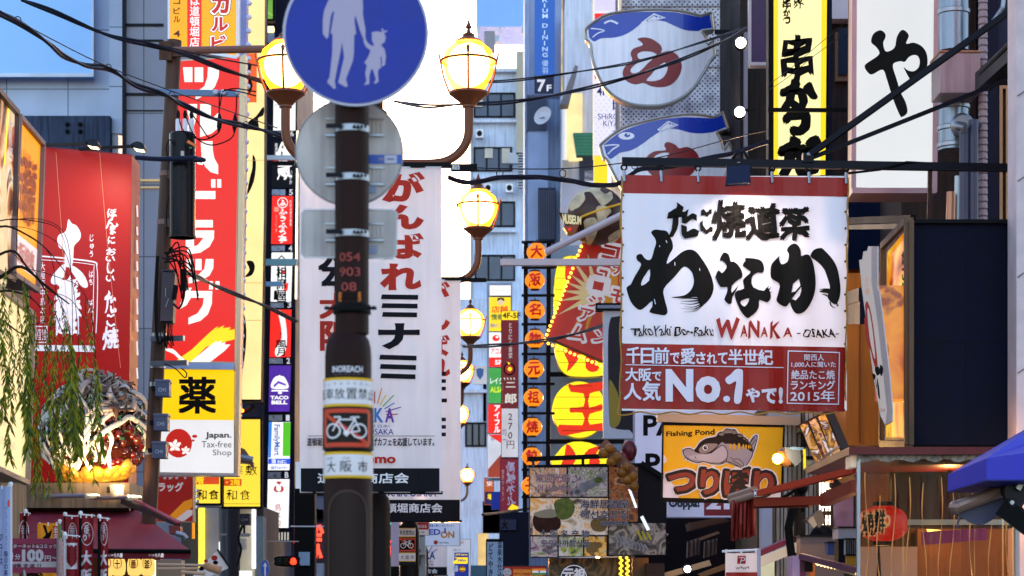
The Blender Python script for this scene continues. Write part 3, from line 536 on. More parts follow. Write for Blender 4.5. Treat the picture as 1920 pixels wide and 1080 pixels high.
m.shape(pl, z(man), SL); m.shape(pl, z(girl), SL); m.build('symbol', sg)
def bracket(mb, y, d, x0=610, x1=720, n=5):
    for s, xa, xb in ((-1, x0, 628), (1, 690, x1)):
        mb.pbox(xa, y - 17, xb, y - 14, d - .012, .011, STEEL); mb.pbox(xa, y + 13, xb, y + 17, d - .014, .013, STEEL)
        for k in range(4): xx = xa + (xb - xa) * (k + .5) / 4; mb.pbox(xx - 2.2, y - 13, xx + 2.2, y + 12, d - .008, .007, SGREY)
def clampband(mb, y):
    mb.lathe(c, [(r1 * 1.06, zz(y + 6)), (r1 * 1.06, zz(y - 6))], STEEL, 36)
    for k in range(4): mb.pbox(662 + k * 7, y - 2, 666 + k * 7, y + 2, D - .002, .02, BLACK)
    mb.bar(P(612, y, D + .03), P(640, y, D + .015), .012, .018, DSTEEL)
DB = D + .2
s2 = thing('round_sign', 'grey back of a round road sign clamped behind the pole', 'road sign', P(655, 385, DB))
pl = Pl(655, 285, DB); pl.n = Vector((0, -1, 0)); m = MB(); m.prism(pl, ell(655, 285, 99, 98, 64), 0, -.006, SGREY); m.prism(pl, ell(655, 285, 102, 101, 64), -.004, -.02, mat('#77747a', .4, .4)); m.build('plate', s2)
for y in (238, 330): m = MB(); bracket(m, y, DB); m.build('bracket', s2)
for y in (236, 328): m = MB(); clampband(m, y); m.build('clamp', s2)
m = MB(); m.shape(pl, rect(690, 290, 753, 307), mat('#2a57b0', .4)); m.shape(pl, rect(721, 291, 744, 306), mat('#b9b4c0', .4)); m.text(pl, '大阪', (708, 295, 719, 302), SL, .02); m.shape(pl, rect(726, 297, 740, 299), mat('#2a57b0', .4)); m.build('sticker', s2); m = MB(); m.shape(pl, rect(690, 347, 706, 362), mat('#8a94b0', .4)); m.build('sticker', s2)
s3 = thing('plate_sign', 'grey back of a small rectangular plate below the round ones', 'road sign', P(655, 486, DB))
pl = Pl(655, 438, DB); rr = [(571, 392), (738, 392), (746, 400), (744, 478), (736, 486), (570, 483), (563, 475), (564, 400)]; m = MB(); m.prism(pl, rr, 0, -.006, SGREY); m.shape(pl, [[(x, y) for x, y in rr], [(x + (655 - x) * .025, y + (438 - y) * .05) for x, y in rr]], STEEL); m.build('plate', s3)
m = MB(); bracket(m, 435, DB); m.build('bracket', s3); m = MB(); clampband(m, 434); m.build('clamp', s3)
m = MB(); m.shape(pl, rect(690, 460, 708, 476), mat('#8a94b0', .4)); m.text(pl, '大阪府公安委員会', (691, 462, 707, 466), SGREY); m.build('sticker', s3)
# ------------------------------------------------------------------ street lamps: a post, two curved arms, lit globes
LIT_IRON = mat('#6a3a24', .45, .2)  # arm and cage iron, lamplight painted in as rust brown; post stays dark
def lamp_post(cx, gy, d, label, side=(-1, 1), scale=None, foot=True):
    s = scale or d / F; k = s * 190 / (F / 22.5) * 22.5 / 22.5; k = s                  # metres per photo pixel at this depth
    base = P(cx, gy, d); z0 = base.z; u = d / F * (190 * d / F) ** 0 ; r = thing('street_lamp', label, 'street lamp', (base.x, d, 0), 'globe lamps along the street')
    u = 1 / 190.
    m = MB(); m.lathe((base.x, d, 0), [(.13, 0), (.13, 2.6), (.12, 2.68), (.075, 2.75), (.075, z0 - 95 * u), (.1, z0 - 94 * u), (.1, z0 - 90 * u), (.06, z0 - 85 * u), (.06, z0 - 60 * u), (.09, z0 - 58 * u), (.05, z0 - 50 * u), (.02, z0 - 20 * u)], mat('#150f10', .5, .1), 20); m.build('post', r, True)
    for sd in side:
        gx = base.x + sd * 172 * u; g = Vector((gx, d, z0))
        m = MB(); pts = [(0, -80), (0, -122), (-3, -142), (-12, -160), (-28, -175), (-48, -184), (-75, -187), (-120, -187), (-172, -187)]
        m.tube([g + Vector((sd * x * u, 0, y * u)) for x, y in smooth(pts, 4, False)], 8.5 * u, LIT_IRON, 12); m.build('arm', r, True)
        m = MB(); m.lathe(g, [(27 * u, -52 * u), (34 * u, -40 * u), (44 * u, -20 * u), (50 * u, 5 * u), (43 * u, 25 * u), (23 * u, 42 * u)], OPAL, 28); gl = m.build('globe', r, True)
        m = MB(); m.ball(g + Vector((0, 0, -2 * u)), 40 * u, GLOBE, 20, 12, (1, 1, 1.02)); m.build('lamp_bulb', gl, True)
        m = MB(); m.lathe(g, [(12 * u, -82 * u), (12 * u, -78 * u), (20 * u, -70 * u), (34 * u, -59 * u), (37 * u, -57 * u), (37 * u, -53 * u), (30 * u, -51 * u)], LIT_IRON, 24)
        m.lathe(g, [(24 * u, 41 * u), (25 * u, 43 * u), (14 * u, 50 * u), (11 * u, 53 * u), (12 * u, 55 * u), (4 * u, 60 * u), (3 * u, 66 * u), (7 * u, 69 * u), (4 * u, 73 * u), (2 * u, 80 * u), (0.3 * u, 84 * u)], LIT_IRON, 16)
        ring = [g + Vector((52 * u * math.cos(R(a)), 52 * u * math.sin(R(a)), 5 * u)) for a in range(0, 360, 12)]; m.tube(ring, 2.4 * u, LIT_IRON, 6, closed=True)
        for a in (0, 90, 180, 270):
            dr = Vector((math.cos(R(a)), math.sin(R(a)), 0)); m.tube([g + dr * 36 * u - Vector((0, 0, 54 * u)), g + dr * 47 * u - Vector((0, 0, 25 * u)), g + dr * 53 * u + Vector((0, 0, 5 * u)), g + dr * (56 if a % 180 == 0 else 52) * u + Vector((0, 0, (20 if a % 180 == 0 else 14) * u))], 2.2 * u, LIT_IRON, 6)
            if a == 270: m.lathe(g + dr * 53 * u, [(.001, 26 * u), (4 * u, 20 * u), (3 * u, 14 * u), (2 * u, 8 * u)], LIT_IRON, 8)
        m.build('cage', r, True)
    return r
lamp_post(707, 120, 22.5, 'nearest twin globe lamp whose globes flank the blue round sign')
lamp_post(768, 388, 30.0, 'second globe lamp standing behind the first, beside the narrow pale banner')
lamp_post(790, 603, 42.0, 'third globe lamp, half hidden by the second banner edge', (-1, 1))
lamp_post(792, 695, 52.0, 'fourth globe lamp further down the street under the third')
lamp_post(800, 775, 63.0, 'fifth globe lamp, only a sliver showing beside the banner')
lamp_post(830, 890, 84.0, 'far globe lamp in front of the terracotta cabinet')
# bands on the second lamp's post
rb = MB(); D2 = 29.85; pl = Pl(763, 1010, D2)
for y0, y1, t in ((990, 1007, 'w'), (1009, 1034, 'b'), (1036, 1053, 'c')):
    rb.shape(pl, rect(748, y0, 779, y1), BYEL if t != 'b' else BRED); rb.shape(pl, rect(748, y0 + 1.5, 779, y1 - 1.5) if t != 'b' else rect(749.5, y0 + 3, 777.5, y1 - 3), BWHITE if t != 'b' else INK)
rb.stroke(pl, [(751, 1012), (776, 1031)], BRED, 2)
for cx in (756, 770): rb.shape(pl, [ell(cx, 1023, 5.4, 5.2, 14), ell(cx, 1023, 4.2, 4, 14)], BWHITE)
for a, b_ in (((756, 1023), (760, 1016)), ((760, 1016), (768, 1016)), ((768, 1016), (770, 1023)), ((768, 1016), (764, 1024)), ((764, 1024), (760, 1016)), ((757, 1014), (761, 1014)), ((766, 1014), (771, 1014))): rb.stroke(pl, [a, b_], BWHITE, 1.3)
rb.text(pl, '車放置禁止', (749, 994, 778, 1003), INK, .01); rb.text(pl, '大 阪 市', (751, 1041, 776, 1049), INK, .01)
rb.prism(pl, rect(748, 985, 779, 1060), 0, -.08, DSTEEL)
mesh_thing(rb, 'notice_band', 'smaller no-bicycle notice wrapped on the second lamp post', 'notice')
# ------------------------------------------------------------------ hanging banners on the lamp posts
def banner(label, cx0, cx1, y0, y1, d, draw, group=None, amp=.012, mats=CLOTH, sh=0, kind='banner', tags=True, bar=BLACK, rod=True, tint=None):
    pl = Pl((cx0 + cx1) / 2, (y0 + y1) / 2, d); w = cx1 - cx0; n = max(10, int(w / 9)); xs = [cx0 + w * i / n for i in range(n + 1)]
    rnd = random.Random(int(cx0 * 7 + y0)); ph = [rnd.uniform(0, 6) for _ in range(3)]
    def dp(px):
        i = min(max((px - cx0) / w * n, 0), n); k = min(int(i), n - 1); f = lambda q: amp * (math.sin(q * .9 + ph[0]) + .6 * math.sin(q * .37 + ph[1]))
        return f(k) * (1 - i + k) + f(k + 1) * (i - k)
    pl.disp = dp; pl.cuts = xs
    r = thing('banner', label, kind, P((cx0 + cx1) / 2, y1, d), group)
    m = MB(); m.flat(pl, rect(cx0, y0, cx1, y1), [(0, 1, 2, 3)], mats, 0.); m.build('cloth', r, True)
    a = MB(); draw(a, pl); a.build('lettering', r)
    if rod:
        for y in (y0, y1): m = MB(); m.bar(P(cx0 - 2, y, d + .02), P(cx1 + 2, y, d + .02), .03, .03, bar); m.build('rod', r)
    return r, pl
BR = mat('#c3301f', .7, trans=.2, var=.05); BK = mat('#17161c', .7, var=.08)
RAY = ['#c8382a', '#e58a1e', '#e8c22a', '#3f9a4a', '#2a6fb8', '#6a3a96']
def d1(m, pl):
    off = pl.next(); pl.k += .001
    for t, q in (('が', (716, 322, 797, 379)), ('ん', (716, 383, 795, 431)), ('ば', (716, 437, 795, 486)), ('れ', (712, 494, 790, 544))): m.text(pl, t, q, BR, .055)
    for y0, rows in ((552, 3), (668, 3)):
        for i in range(3):
            yy = y0 + i * 16.5 if y0 < 600 else 665 + i * 17.5; m.shape(pl, [(716 + i, yy), (784 - i, yy + 1), (784 - i, yy + 10), (714 + i, yy + 9)] if y0 < 600 else [(713 + i, yy), (781 - i, yy + 2), (781 - i, yy + 11), (711 + i, yy + 9)], BK)
    m.text(pl, 'ナ', (709, 606, 787, 655), BK, .055)
    for t, q, mm in (('大', (598, 455, 650, 505), BK), ('本', (604, 490, 660, 545), BK), ('大', (600, 550, 662, 596), BR), ('阪', (602, 602, 664, 656), BR)): m.text(pl, t, q, mm, .05)
    for i in range(13):
        a = R(184 + i * 14.5); cx, cy = 702, 778; r0 = 22; r1_ = 52 if i % 2 else 44; m.stroke(pl, [(cx + r0 * math.cos(a), cy + r0 * math.sin(a)), (cx + r1_ * math.cos(a), cy + r1_ * math.sin(a))], mat(RAY[i % 6], .7), 2)
    for t, x, h in (('O', 640, 0), ('S', 662, 1), ('A', 684, 3), ('K', 702, 4), ('A', 722, 5)): m.text(pl, t, (x, 765, x + 17, 792), mat(RAY[h], .7), .03)
    m.text(pl, '頑張ろう日本!', (664, 796, 730, 802), mat('#24448c', .7), .01); m.text(pl, 'We are OSAKA', (640, 804, 738, 815), mat('#24448c', .7), .01)
    m.shape(pl, rect(577, 817, 815, 818), INK); m.text(pl, '道頓堀商店会はミナミ盛り上げカフェを応援しています。', (576, 821, 814, 836), BK, .025)
    m.text(pl, 'docomo', (640, 851, 742, 869), BR, .04); m.shape(pl, rect(564, 878, 824, 922), BK); m.text(pl, '道頓堀商店会', (596, 887, 766, 906), WHITE, .03)
    m.shape(pl, rect(554, 866, 564, 916), WHITE)
banner('big white banner with red and black vertical lettering hung across the first lamp post', 562, 828, 312, 924, 21.9, d1, 'shopping street banners', amp=.013)
m = MB(); m.bar(P(555, 310, 22.2), P(846, 310, 22.2), .06, .05, BLACK); m.pbox(845, 307, 895, 320, 22.0, .06, BLACK); m.text(Pl(870, 313, 21.99), '商店会', (848, 309, 862, 318), WHITE, .02); mesh_thing(m, 'banner_bracket', 'dark cross arm the big white banner hangs from', 'bracket')
def d2(m, pl):
    for t, y in (('が', 528), ('ん', 578), ('ば', 628), ('れ', 665)): m.text(pl, t, (790, y, 844, y + 42), BR, .05)
    for y in (697, 711, 725, 783, 797, 811): m.shape(pl, rect(800, y, 836, y + 7), BK)
    m.text(pl, 'ナ', (795, 738, 838, 775), BK, .05)
    m.text(pl, 'We are OSAKA', (717, 918, 818, 931), mat('#24448c', .7), .015); m.shape(pl, rect(700, 937, 862, 977), BK); m.text(pl, '道頓堀商店会', (702, 944, 829, 961), WHITE, .03)
banner('second white banner mostly hidden behind the big one, pale edge showing', 700, 864, 524, 977, 29.2, d2, 'shopping street banners', amp=.01)
m = MB(); m.bar(P(700, 523, 29.4), P(872, 523, 29.4), .06, .05, BLACK); m.pbox(868, 521, 912, 528, 29.3, .06, BLACK); mesh_thing(m, 'banner_bracket', 'dark cross arm above the second white banner', 'bracket')
def d3(m, pl):
    for i in range(6): a = R(195 + i * 25); m.stroke(pl, [(800 + 12 * math.cos(a), 1046 + 12 * math.sin(a)), (800 + 26 * math.cos(a), 1046 + 26 * math.sin(a))], mat(RAY[i % 6], .7), 1.5)
    m.text(pl, 'SAKA', (780, 1034, 816, 1049), mat('#24448c', .7), .03); m.text(pl, '日本!', (798, 1051, 812, 1055), INK); m.text(pl, 'OSAKA', (786, 1056, 813, 1061), mat('#24448c', .7), .01); m.shape(pl, rect(776, 1063, 838, 1079), BK); m.text(pl, '商店会', (786, 1067, 820, 1075), WHITE, .02)
banner('small far banner with rainbow rays low beside the blue and yellow poster', 776, 838, 1018, 1080, 44, d3, 'shopping street banners')
# ------------------------------------------------------------------ low centre clutter
S = board('shop_sign', 'white electronics shop sign with blue and orange letters low in the centre', 797, 980, 862, 1023, 38, .1, mat('#c7d3e6', .5, e=.15), STEEL); S.text('家電と暮らしのエディオン', (805, 983, 852, 988), mat('#2a4fb4', .5), .02); S.text('ED', (804, 992, 826, 1003), mat('#2a4fb4', .5), .04); S.text('ON', (826, 996, 852, 1009), mat('#d98a1c', .5), .04); S.shape(rect(833, 990, 836, 1000), mat('#2a4fb4', .5)); S.shape(ell(817, 1017, 4), RED); S.text('Osaka Namba', (822, 1015, 841, 1019), INK); S.done()
S = board('notice_board', 'small red and white notice beside the electronics sign', 778, 979, 804, 1003, 31, .05, WHITE, STEEL); S.shape(rect(778.5, 979.5, 803.5, 993), RED); S.text('立体駐輪場', (780, 984, 800, 990), WHITE, .01); S.text('南大阪', (783, 996, 796, 1000), INK); S.done()
S = board('poster', 'blue and yellow tourist poster on a white panel low in the centre', 838, 1011, 882, 1082, 46, .08, mat('#d8d6dc', .5, e=.15), STEEL); S.text('会', (862, 1014, 870, 1020), RED); S.text('応援します', (850, 1029, 864, 1033), INK); S.shape(rect(852, 1036, 879, 1081), mat('#1b3fae', .5, e=.4)); S.shape(rect(850, 1045, 877, 1057), L_YEL); S.text('340m', (858, 1048, 874, 1053), mat('#1b3fae', .5), .03); S.shape([(851, 1045), (858, 1048), (851, 1052)], mat('#1b3fae', .5)); S.text('JCB Japan', (854, 1038, 877, 1042), L_YEL, .02); S.shape(ell(867, 1067, 6), mat('#e0701c', .5)); S.text('OPEN', (862, 1065, 872, 1069), L_YEL, .02); S.text('心斎', (846, 1060, 859, 1072), WHITE, .03); S.done()
m = MB(); m.pbox(733, 979, 748, 1062, 33, .2, mat('#b9b2c8', .6)); m.pbox(733, 1062, 748, 1090, 33, .2, BLACK); mesh_thing(m, 'hoarding', 'narrow pale panel left of the small no-bicycle notice', 'panel')
m = MB(); m.prism(Pl(850, 1045, 47), ell(850, 1042, 12, 17, 24), 0, -.03, SGREY); m.prism(Pl(850, 1045, 47), ell(850, 1042, 10, 15, 24), .01, 0, mat('#a9a6ae', .5, .2)); mesh_thing(m, 'mirror_back', 'grey round back of a traffic mirror behind the poster', 'traffic mirror')
m = MB(); m.pbox(778, 1006, 798, 1080, 40, .3, mat('#8d8f92', .5)); m.pbox(780, 1030, 788, 1060, 39.95, .04, NAVY); m.pbox(775, 1036, 797, 1040, 39.9, .1, STEEL); mesh_thing(m, 'utility_cabinet', 'grey utility cabinet low behind the second lamp post', 'cabinet')
cab = thing('tiled_building', 'orange terracotta panelled front behind the far lamp', 'building', P(886, 1008, 96)); m = MB(); m.pbox(866, 836, 907, 1012, 96, 2, mat('#5c463c', .6)); m.build('wall', cab)
for i, y in enumerate((845, 880, 920, 950, 985)):
    m = MB(); m.pbox(870, y, 902, y + (24 if i > 1 else 31), 95.7, .2, mat('#d8946a', .55)); m.pbox(876, y + 8, 896, y + 18, 95.6, .08, mat('#c9845c', .55)); m.build('panel', cab)
S = board('word_sign', 'lit blue neon beer sign low in the centre left', 509, 1038, 557, 1063, 58, .2, mat('#1a2fd0', .4, e=.55, var=.3), NAVY)
for i in range(16): S.shape(rect(510 + i * 3, 1039, 511 + i * 3, 1062), mat('#3c5cff', .4, e=.9))
S.text('Asahi', (517, 1041, 572, 1061), L_WHITE, .05); S.done()
m = MB(); m.pbox(507, 1022, 558, 1038, 58.4, .3, mat('#9fb4c8', .5, e=.2)); m.pbox(506, 1020, 512, 1038, 58.3, .2, L_WHITE); mesh_thing(m, 'sign_lightbox', 'pale lit box above the blue neon beer sign', 'light box')
t = thing('traffic_light', 'dark traffic signal with its red lamp lit under the blue neon sign', 'traffic light', P(538, 1062, 36)); m = MB(); m.prism(Pl(538, 1052, 36), smooth([(518, 1044), (558, 1043), (561, 1052), (558, 1062), (518, 1061), (515, 1052)], 3), 0, -.12, BLACK); m.build('housing', t)
for x, mm in ((523, mat('#1b2f2a', .3)), (536, mat('#2f2a18', .3)), (550, mat('#ff2a14', .3, e=6, var=0))):
    m = MB(); m.lathe(P(x, 1052.5, 35.99), [(.055, 0), (.05, .02), (.0, .03)], mm, 18, Vector((0, -1, 0))); m.build('lens', t); m = MB(); m.tube([P(x - 7, 1053, 35.9), P(x - 5, 1046, 35.9), P(x, 1043.5, 35.9), P(x + 5, 1046, 35.9), P(x + 7, 1053, 35.9)], .012, BLACK, 6); m.build('visor', t)
S = Sign('arrow_sign', 'round blue one-way arrow sign low by the tenant column', 'road sign', Pl(497, 1065, 34), ell(497, 1066, 8, 16, 28), .03, mat('#2a62c8', .4), STEEL); S.shape([(497, 1054), (501, 1062), (498.5, 1062), (498.5, 1080), (495.5, 1080), (495.5, 1062), (493, 1062)], WHITE); S.done()
NR = mat('#ff4a30', .4, e=2.2, var=.1)
r = thing('neon_sign', 'red neon restaurant sign glowing low left of the near pole', 'neon sign', P(585, 1050, 55))
m = MB()
for a in ([(546, 990), (556, 1020)], [(552, 990), (562, 1018)], [(560, 985), (596, 988)], [(562, 992), (596, 995)], [(590, 1003), (603, 1003)], [(590, 1012), (603, 1012)], [(596, 1020), (596, 1040)], [(591, 1046), (596, 1022), (602, 1046)], [(582, 970), (583, 986)], [(598, 985), (606, 1000)]): m.tube([P(*q, 55) for q in a], .05, NR, 6)
m.build('tube', r); m = MB(); m.pbox(546, 980, 612, 1056, 55.1, .1, mat('#2c3a4c', .5)); m.build('backing', r)
r = thing('neon_sign', 'red and green neon characters right of the near pole', 'neon sign', P(720, 1070, 55)); m = MB()
pl = Pl(722, 1020, 55); m.text(pl, '坊', (713, 1006, 733, 1046), NR, .02); m.text(pl, '高', (711, 1054, 730, 1076), mat('#a8ff3a', .4, e=1.6), .03); m.build('tube', r); m = MB(); m.pbox(700, 976, 742, 1082, 55.2, .2, mat('#4a5a66', .5)); m.pbox(725, 992, 728, 1050, 55.0, .1, mat('#e8fff0', .4, e=1.2)); m.pbox(716, 978, 733, 984, 55, .1, mat('#3ad0c0', .4, e=1)); m.build('backing', r)
m = MB(); m.pbox(552, 915, 590, 1090, 40, .4, BLACK); m.pbox(560, 1035, 580, 1060, 39.9, .1, mat('#5c7a98', .4, e=.3)); mesh_thing(m, 'dark_column', 'dark square column under the big white banner', 'column')
m = MB(); m.pbox(500, 1014, 560, 1016, 39, .02, STEEL); m.tube([P(545, 987, 39), P(610, 987, 39)], .012, mat('#c8ccd8', .4), 6); mesh_thing(m, 'guy_wire', 'thin pale guy wire low across the dark column', 'wire')
m = MB(); m.pbox(580, 955, 606, 985, 60, 2, mat('#1d2634', .5)); m.prism(Pl(590, 950, 60), [(575, 968), (592, 952), (612, 962), (612, 972), (578, 976)], 0, -1, mat('#2c3644', .5)); mesh_thing(m, 'roofed_gate', 'dark tiled roof far behind the near pole', 'roof')
# ------------------------------------------------------------------ middle right: vertical signs, lanterns, wedge, globe, blowfish
S = Sign('vertical_sign', 'blue vertical sign with white letters over a navy floor plate', 'sign', Pl(1020, 80, 66), [(994, -80), (1054, -80), (1050, 178), (993, 178)], .5, mat('#8591b4', .5), mat('#6f7a98', .5))
S.shape([(1003, -80), (1041, -80), (1040, 141), (1002, 141)], mat('#1e6fd8', .4, e=.55, var=.06)); S.shape([(1002, 142), (1039, 142), (1038, 176), (1002, 176)], mat('#18224a', .4))
for ch, y in zip('RIUMDINING', (-4, 6, 16, 26, 44, 57, 66, 77, 88, 99)): S.text(ch, ((1017 if ch != 'I' else 1020), y, 1027 if ch != 'I' else 1022, y + 8), mat('#bfe0ff', .4, e=.8), .015)
S.text('優', (1016, 113, 1028, 124), mat('#bfe0ff', .4, e=.8)); S.text('羽', (1016, 127, 1027, 138), mat('#bfe0ff', .4, e=.8)); S.text('7', (1007, 149, 1023, 172), mat('#e8eef8', .4, e=.7), .03); S.text('F', (1025, 159, 1034, 171), mat('#e8eef8', .4, e=.7), .03); S.done()
m = MB()
for x in (1052, 1061): m.pbox(x, -60, x + 3, 170, 66.2, .2, mat('#ffe8b0', .4, e=.6, var=.5, sc=3))  # pipes given a warm glow of their own, standing in for light
m.pbox(1049, -80, 1072, 176, 66.5, .3, mat('#7c88a8', .5)); mesh_thing(m, 'pipe_run', 'pair of pipes painted with a warm glow beside the blue vertical sign', 'pipe')
S = board('vertical_sign', 'white lit sign with dark blue letters and yellow foot left of the blowfish', 'sign', 1113, -60, 1176, 292, 50, .4, mat('#e6e6fa', .4, e=.85, var=.03), mat('#f2d98a', .4, e=.8))
S.shape(rect(1115, -60, 1160, 20), mat('#d8d4f4', .4, e=.8)); S.shape(rect(1115, 25, 1176, 148), L_RED)
for i in range(20):
    for j in range(12): 
        if (i + j) % 2: S.shape(rect(1116 + j * 5, 160 + i * 6.5, 1118.4 + j * 5, 163 + i * 6.5), mat('#d4d2f4', .4, e=.8))
S.text('4F', (1119, 163, 1138, 179), L_NAVY, .02); S.text('日', (1149, 184, 1173, 206), L_NAVY, .01); S.text('本', (1164, 208, 1196, 240), L_NAVY, .01); S.text('酒', (1148, 244, 1176, 274), L_NAVY, .01); S.text('SHiRO', (1121, 213, 1160, 224), L_NAVY); S.text('KiYA', (1131, 226, 1160, 237), L_NAVY); S.done()
S = board('yellow_sign', 'plain yellow lit sign under the white one left of the blowfish', 'sign', 1114, 293, 1146, 352, 49.9, .3, L_YEL, mat('#f2d98a', .4, e=.8)); S.shape(rect(1139, 293, 1146, 352), L_WHITE); S.done()
# tenant signs low in the centre
G2 = 'stacked tenant signs by the red bird restaurant sign'
def ts(label, x0, y0, x1, y1, fm): return board('tenant_sign', label, 'tenant sign', x0, y0, x1, y1, 76, .3, fm, STEEL, group=G2)
S = ts('white sign with pale green lettering on top of the far tenant stack', 918, 535, 958, 554, L_WHITE); S.text('ウィード 21', (922, 541, 955, 548), mat('#8ac8a0', .4, e=.7), .01); S.done()
S = ts('yellow sign with a cartoon face and red lettering in the far tenant stack', 917, 557, 958, 621, L_YEL); S.shape(ell(939, 566, 7, 6), mat('#f8d8a8', .4, e=.8)); S.shape([(932, 565), (933, 559), (939, 558), (945, 559), (946, 565), (939, 561)], L_INK); S.text('店舗', (922, 574, 952, 586), L_RED, .03); S.text('情報', (921, 589, 944, 600), mat('#1b6f3a', .4, e=.3), .03); S.text('関西インフォ', (920, 607, 945, 614), mat('#2a6fd0', .4, e=.6), .02); S.done()
S = ts('white and red loan sign in the far tenant stack', 917, 623, 945, 688, L_WHITE); S.shape(ell(930, 634, 7, 6), L_RED); S.shape(ell(932, 632, 3, 2), L_WHITE); S.text('アコム', (920, 653, 944, 664), L_RED, .03); S.shape(rect(917, 670, 945, 688), L_RED); S.text('5F', (928, 675, 941, 684), L_WHITE, .03); S.done()
S = ts('green loan sign with white and yellow lettering in the far tenant stack', 916, 690, 944, 756, mat('#2fb050', .4, e=.75)); S.text('レイク', (919, 708, 943, 720), L_WHITE, .02); S.text('ALSA', (919, 725, 944, 736), mat('#d8f02a', .4, e=.9), .03); S.done()
S = ts('red loan sign with vertical white lettering in the far tenant stack', 915, 758, 943, 812, L_RED); S.vtext('アイフル', 932, 758, 812, 12, L_WHITE, .04); S.done()
S = ts('pale sign with a pink corner at the foot of the far tenant stack', 914, 814, 942, 896, mat('#dde4ee', .4, e=.7)); S.shape([(915, 815), (941, 815), (941, 832)], L_RED); S.text('6F', (921, 806 + 12, 930, 826), RED); S.shape([(915, 880), (941, 850), (941, 895), (915, 895)], mat('#c8503a', .4, e=.5)); S.done()
m = MB(); m.pbox(913, 530, 960, 900, 76.4, .5, mat('#a8b4c8', .5)); mesh_thing(m, 'sign_stand', 'pale backing stand of the far tenant stack', 'sign stand')
S = board('vertical_sign', 'dark red bird restaurant sign with a yellow floor tab, white price panel below', 'sign', 940, 583, 972, 858, 60, .4, mat('#8f1f2a', .4, e=.4), mat('#5a2028', .5))
S.shape(rect(940.5, 583.5, 971.5, 600), L_YEL); S.text('4F-5F', (942, 586, 976, 597), mat('#5a1a1a', .5), .03); S.vtext('とりにく食堂', 957, 604, 672, 8, mat('#e8dcdc', .4, e=.5), .02)
S.shape([ell(955, 692, 11, 12), ell(955, 692, 8, 9)], L_INK); S.shape(ell(955, 692, 8, 9), mat('#c23022', .4, e=.5)); S.shape(ell(956, 692, 4, 4), L_YEL); S.shape([(954, 684), (951, 678), (957, 681)], L_YEL); S.text('二', (949, 717, 966, 726), mat('#e8e4d8', .4, e=.7), .05); S.text('郎', (947, 738, 968, 756), mat('#e8e4d8', .4, e=.7), .05)
for i in range(4): S.stroke([(945 + i * 6, 708), (947 + i * 6, 712)], mat('#e8e4d8', .4, e=.7), 2)
S.vtext('TORIJIRO', 943, 718, 758, 5, mat('#c8a0a0', .4, e=.4)); S.shape(rect(940.5, 766, 971.5, 857), mat('#e0e2ea', .4, e=.6)); S.vtext('270円', 957, 772, 842, 17, mat('#7a2a2a', .5), .01); S.vtext('均一', 946, 803, 832, 9, mat('#7a2a2a', .5)); S.done()
S = board('vertical_sign', 'purplish red grill restaurant sign with white brush lettering', 'sign', 938, 860, 972, 985, 56, .3, mat('#8f2036', .4, e=.3), mat('#4a1c2c', .5)); S.vtext('情熱ホルモン', 958, 866, 990, 17, mat('#b8b4d8', .4, e=.5), .02, wob=.1); S.vtext('情熱ホルモン', 943, 880, 940, 5, mat('#c8a8b0', .4, e=.3)); S.shape([(952, 955), (960, 945), (972, 950), (972, 958)], L_YEL); S.done()
m = MB(); m.pbox(936, 960, 992, 1060, 52, 2, mat('#141a30', .5)); m.pbox(938, 974, 968, 994, 51.9, .1, mat('#1e2c54', .4)); m.text(Pl(950, 984, 51.88), '大', (940, 976, 952, 992), mat('#0e1014', .5), .04); mesh_thing(m, 'dark_kiosk', 'dark blue shop block behind the food menu board', 'building')
S = board('vertical_sign', 'dark sign with two columns of hand lettering low in the centre', 'sign', 912, 1013, 944, 1085, 40, .1, mat('#6f8ba8', .4, e=.25), BLACK, frame=2, frm=BLACK); S.vtext('温泉水仕込', 937, 1014, 1084, 9, INK, .03); S.vtext('どてやき', 920, 1018, 1082, 10, mat('#2c3448', .5), .03); S.done()
m = MB(); m.pbox(896, 1000, 915, 1060, 70, 1, mat('#ffd88a', .4, e=.7, var=.3)); m.pbox(880, 1060, 912, 1090, 60, 1, mat('#5a8ca0', .5)); m.pbox(905, 940, 940, 1000, 88, 1, PALE); mesh_thing(m, 'lit_shopfront', 'warm lit shop front far down the street', 'building')
S = board('vertical_sign', 'small orange and white neon signs right of the terracotta panels', 'sign', 908, 896, 926, 947, 84, .2, mat('#d8642a', .4, e=.6), NAVY); S.text('栄', (912, 902, 923, 912), L_WHITE); S.shape(rect(909, 922, 925, 946), mat('#3a2a6a', .4, e=.4, var=.5)); S.text('場', (914, 926, 924, 937), L_YEL, .03); S.done()
m = MB(); m.pbox(913, 841, 944, 893, 80, .3, mat('#e0e6f0', .4, e=.6)); m.prism(Pl(928, 880, 79.9), [(914, 868), (928, 883), (936, 892), (914, 892)], 0, -.05, mat('#c03a3a', .4, e=.4)); m.pbox(921, 922, 940, 955, 79, .3, mat('#1f3fa8', .5)); mesh_thing(m, 'shop_screen', 'pale screen with a red corner behind the grill restaurant sign', 'screen')
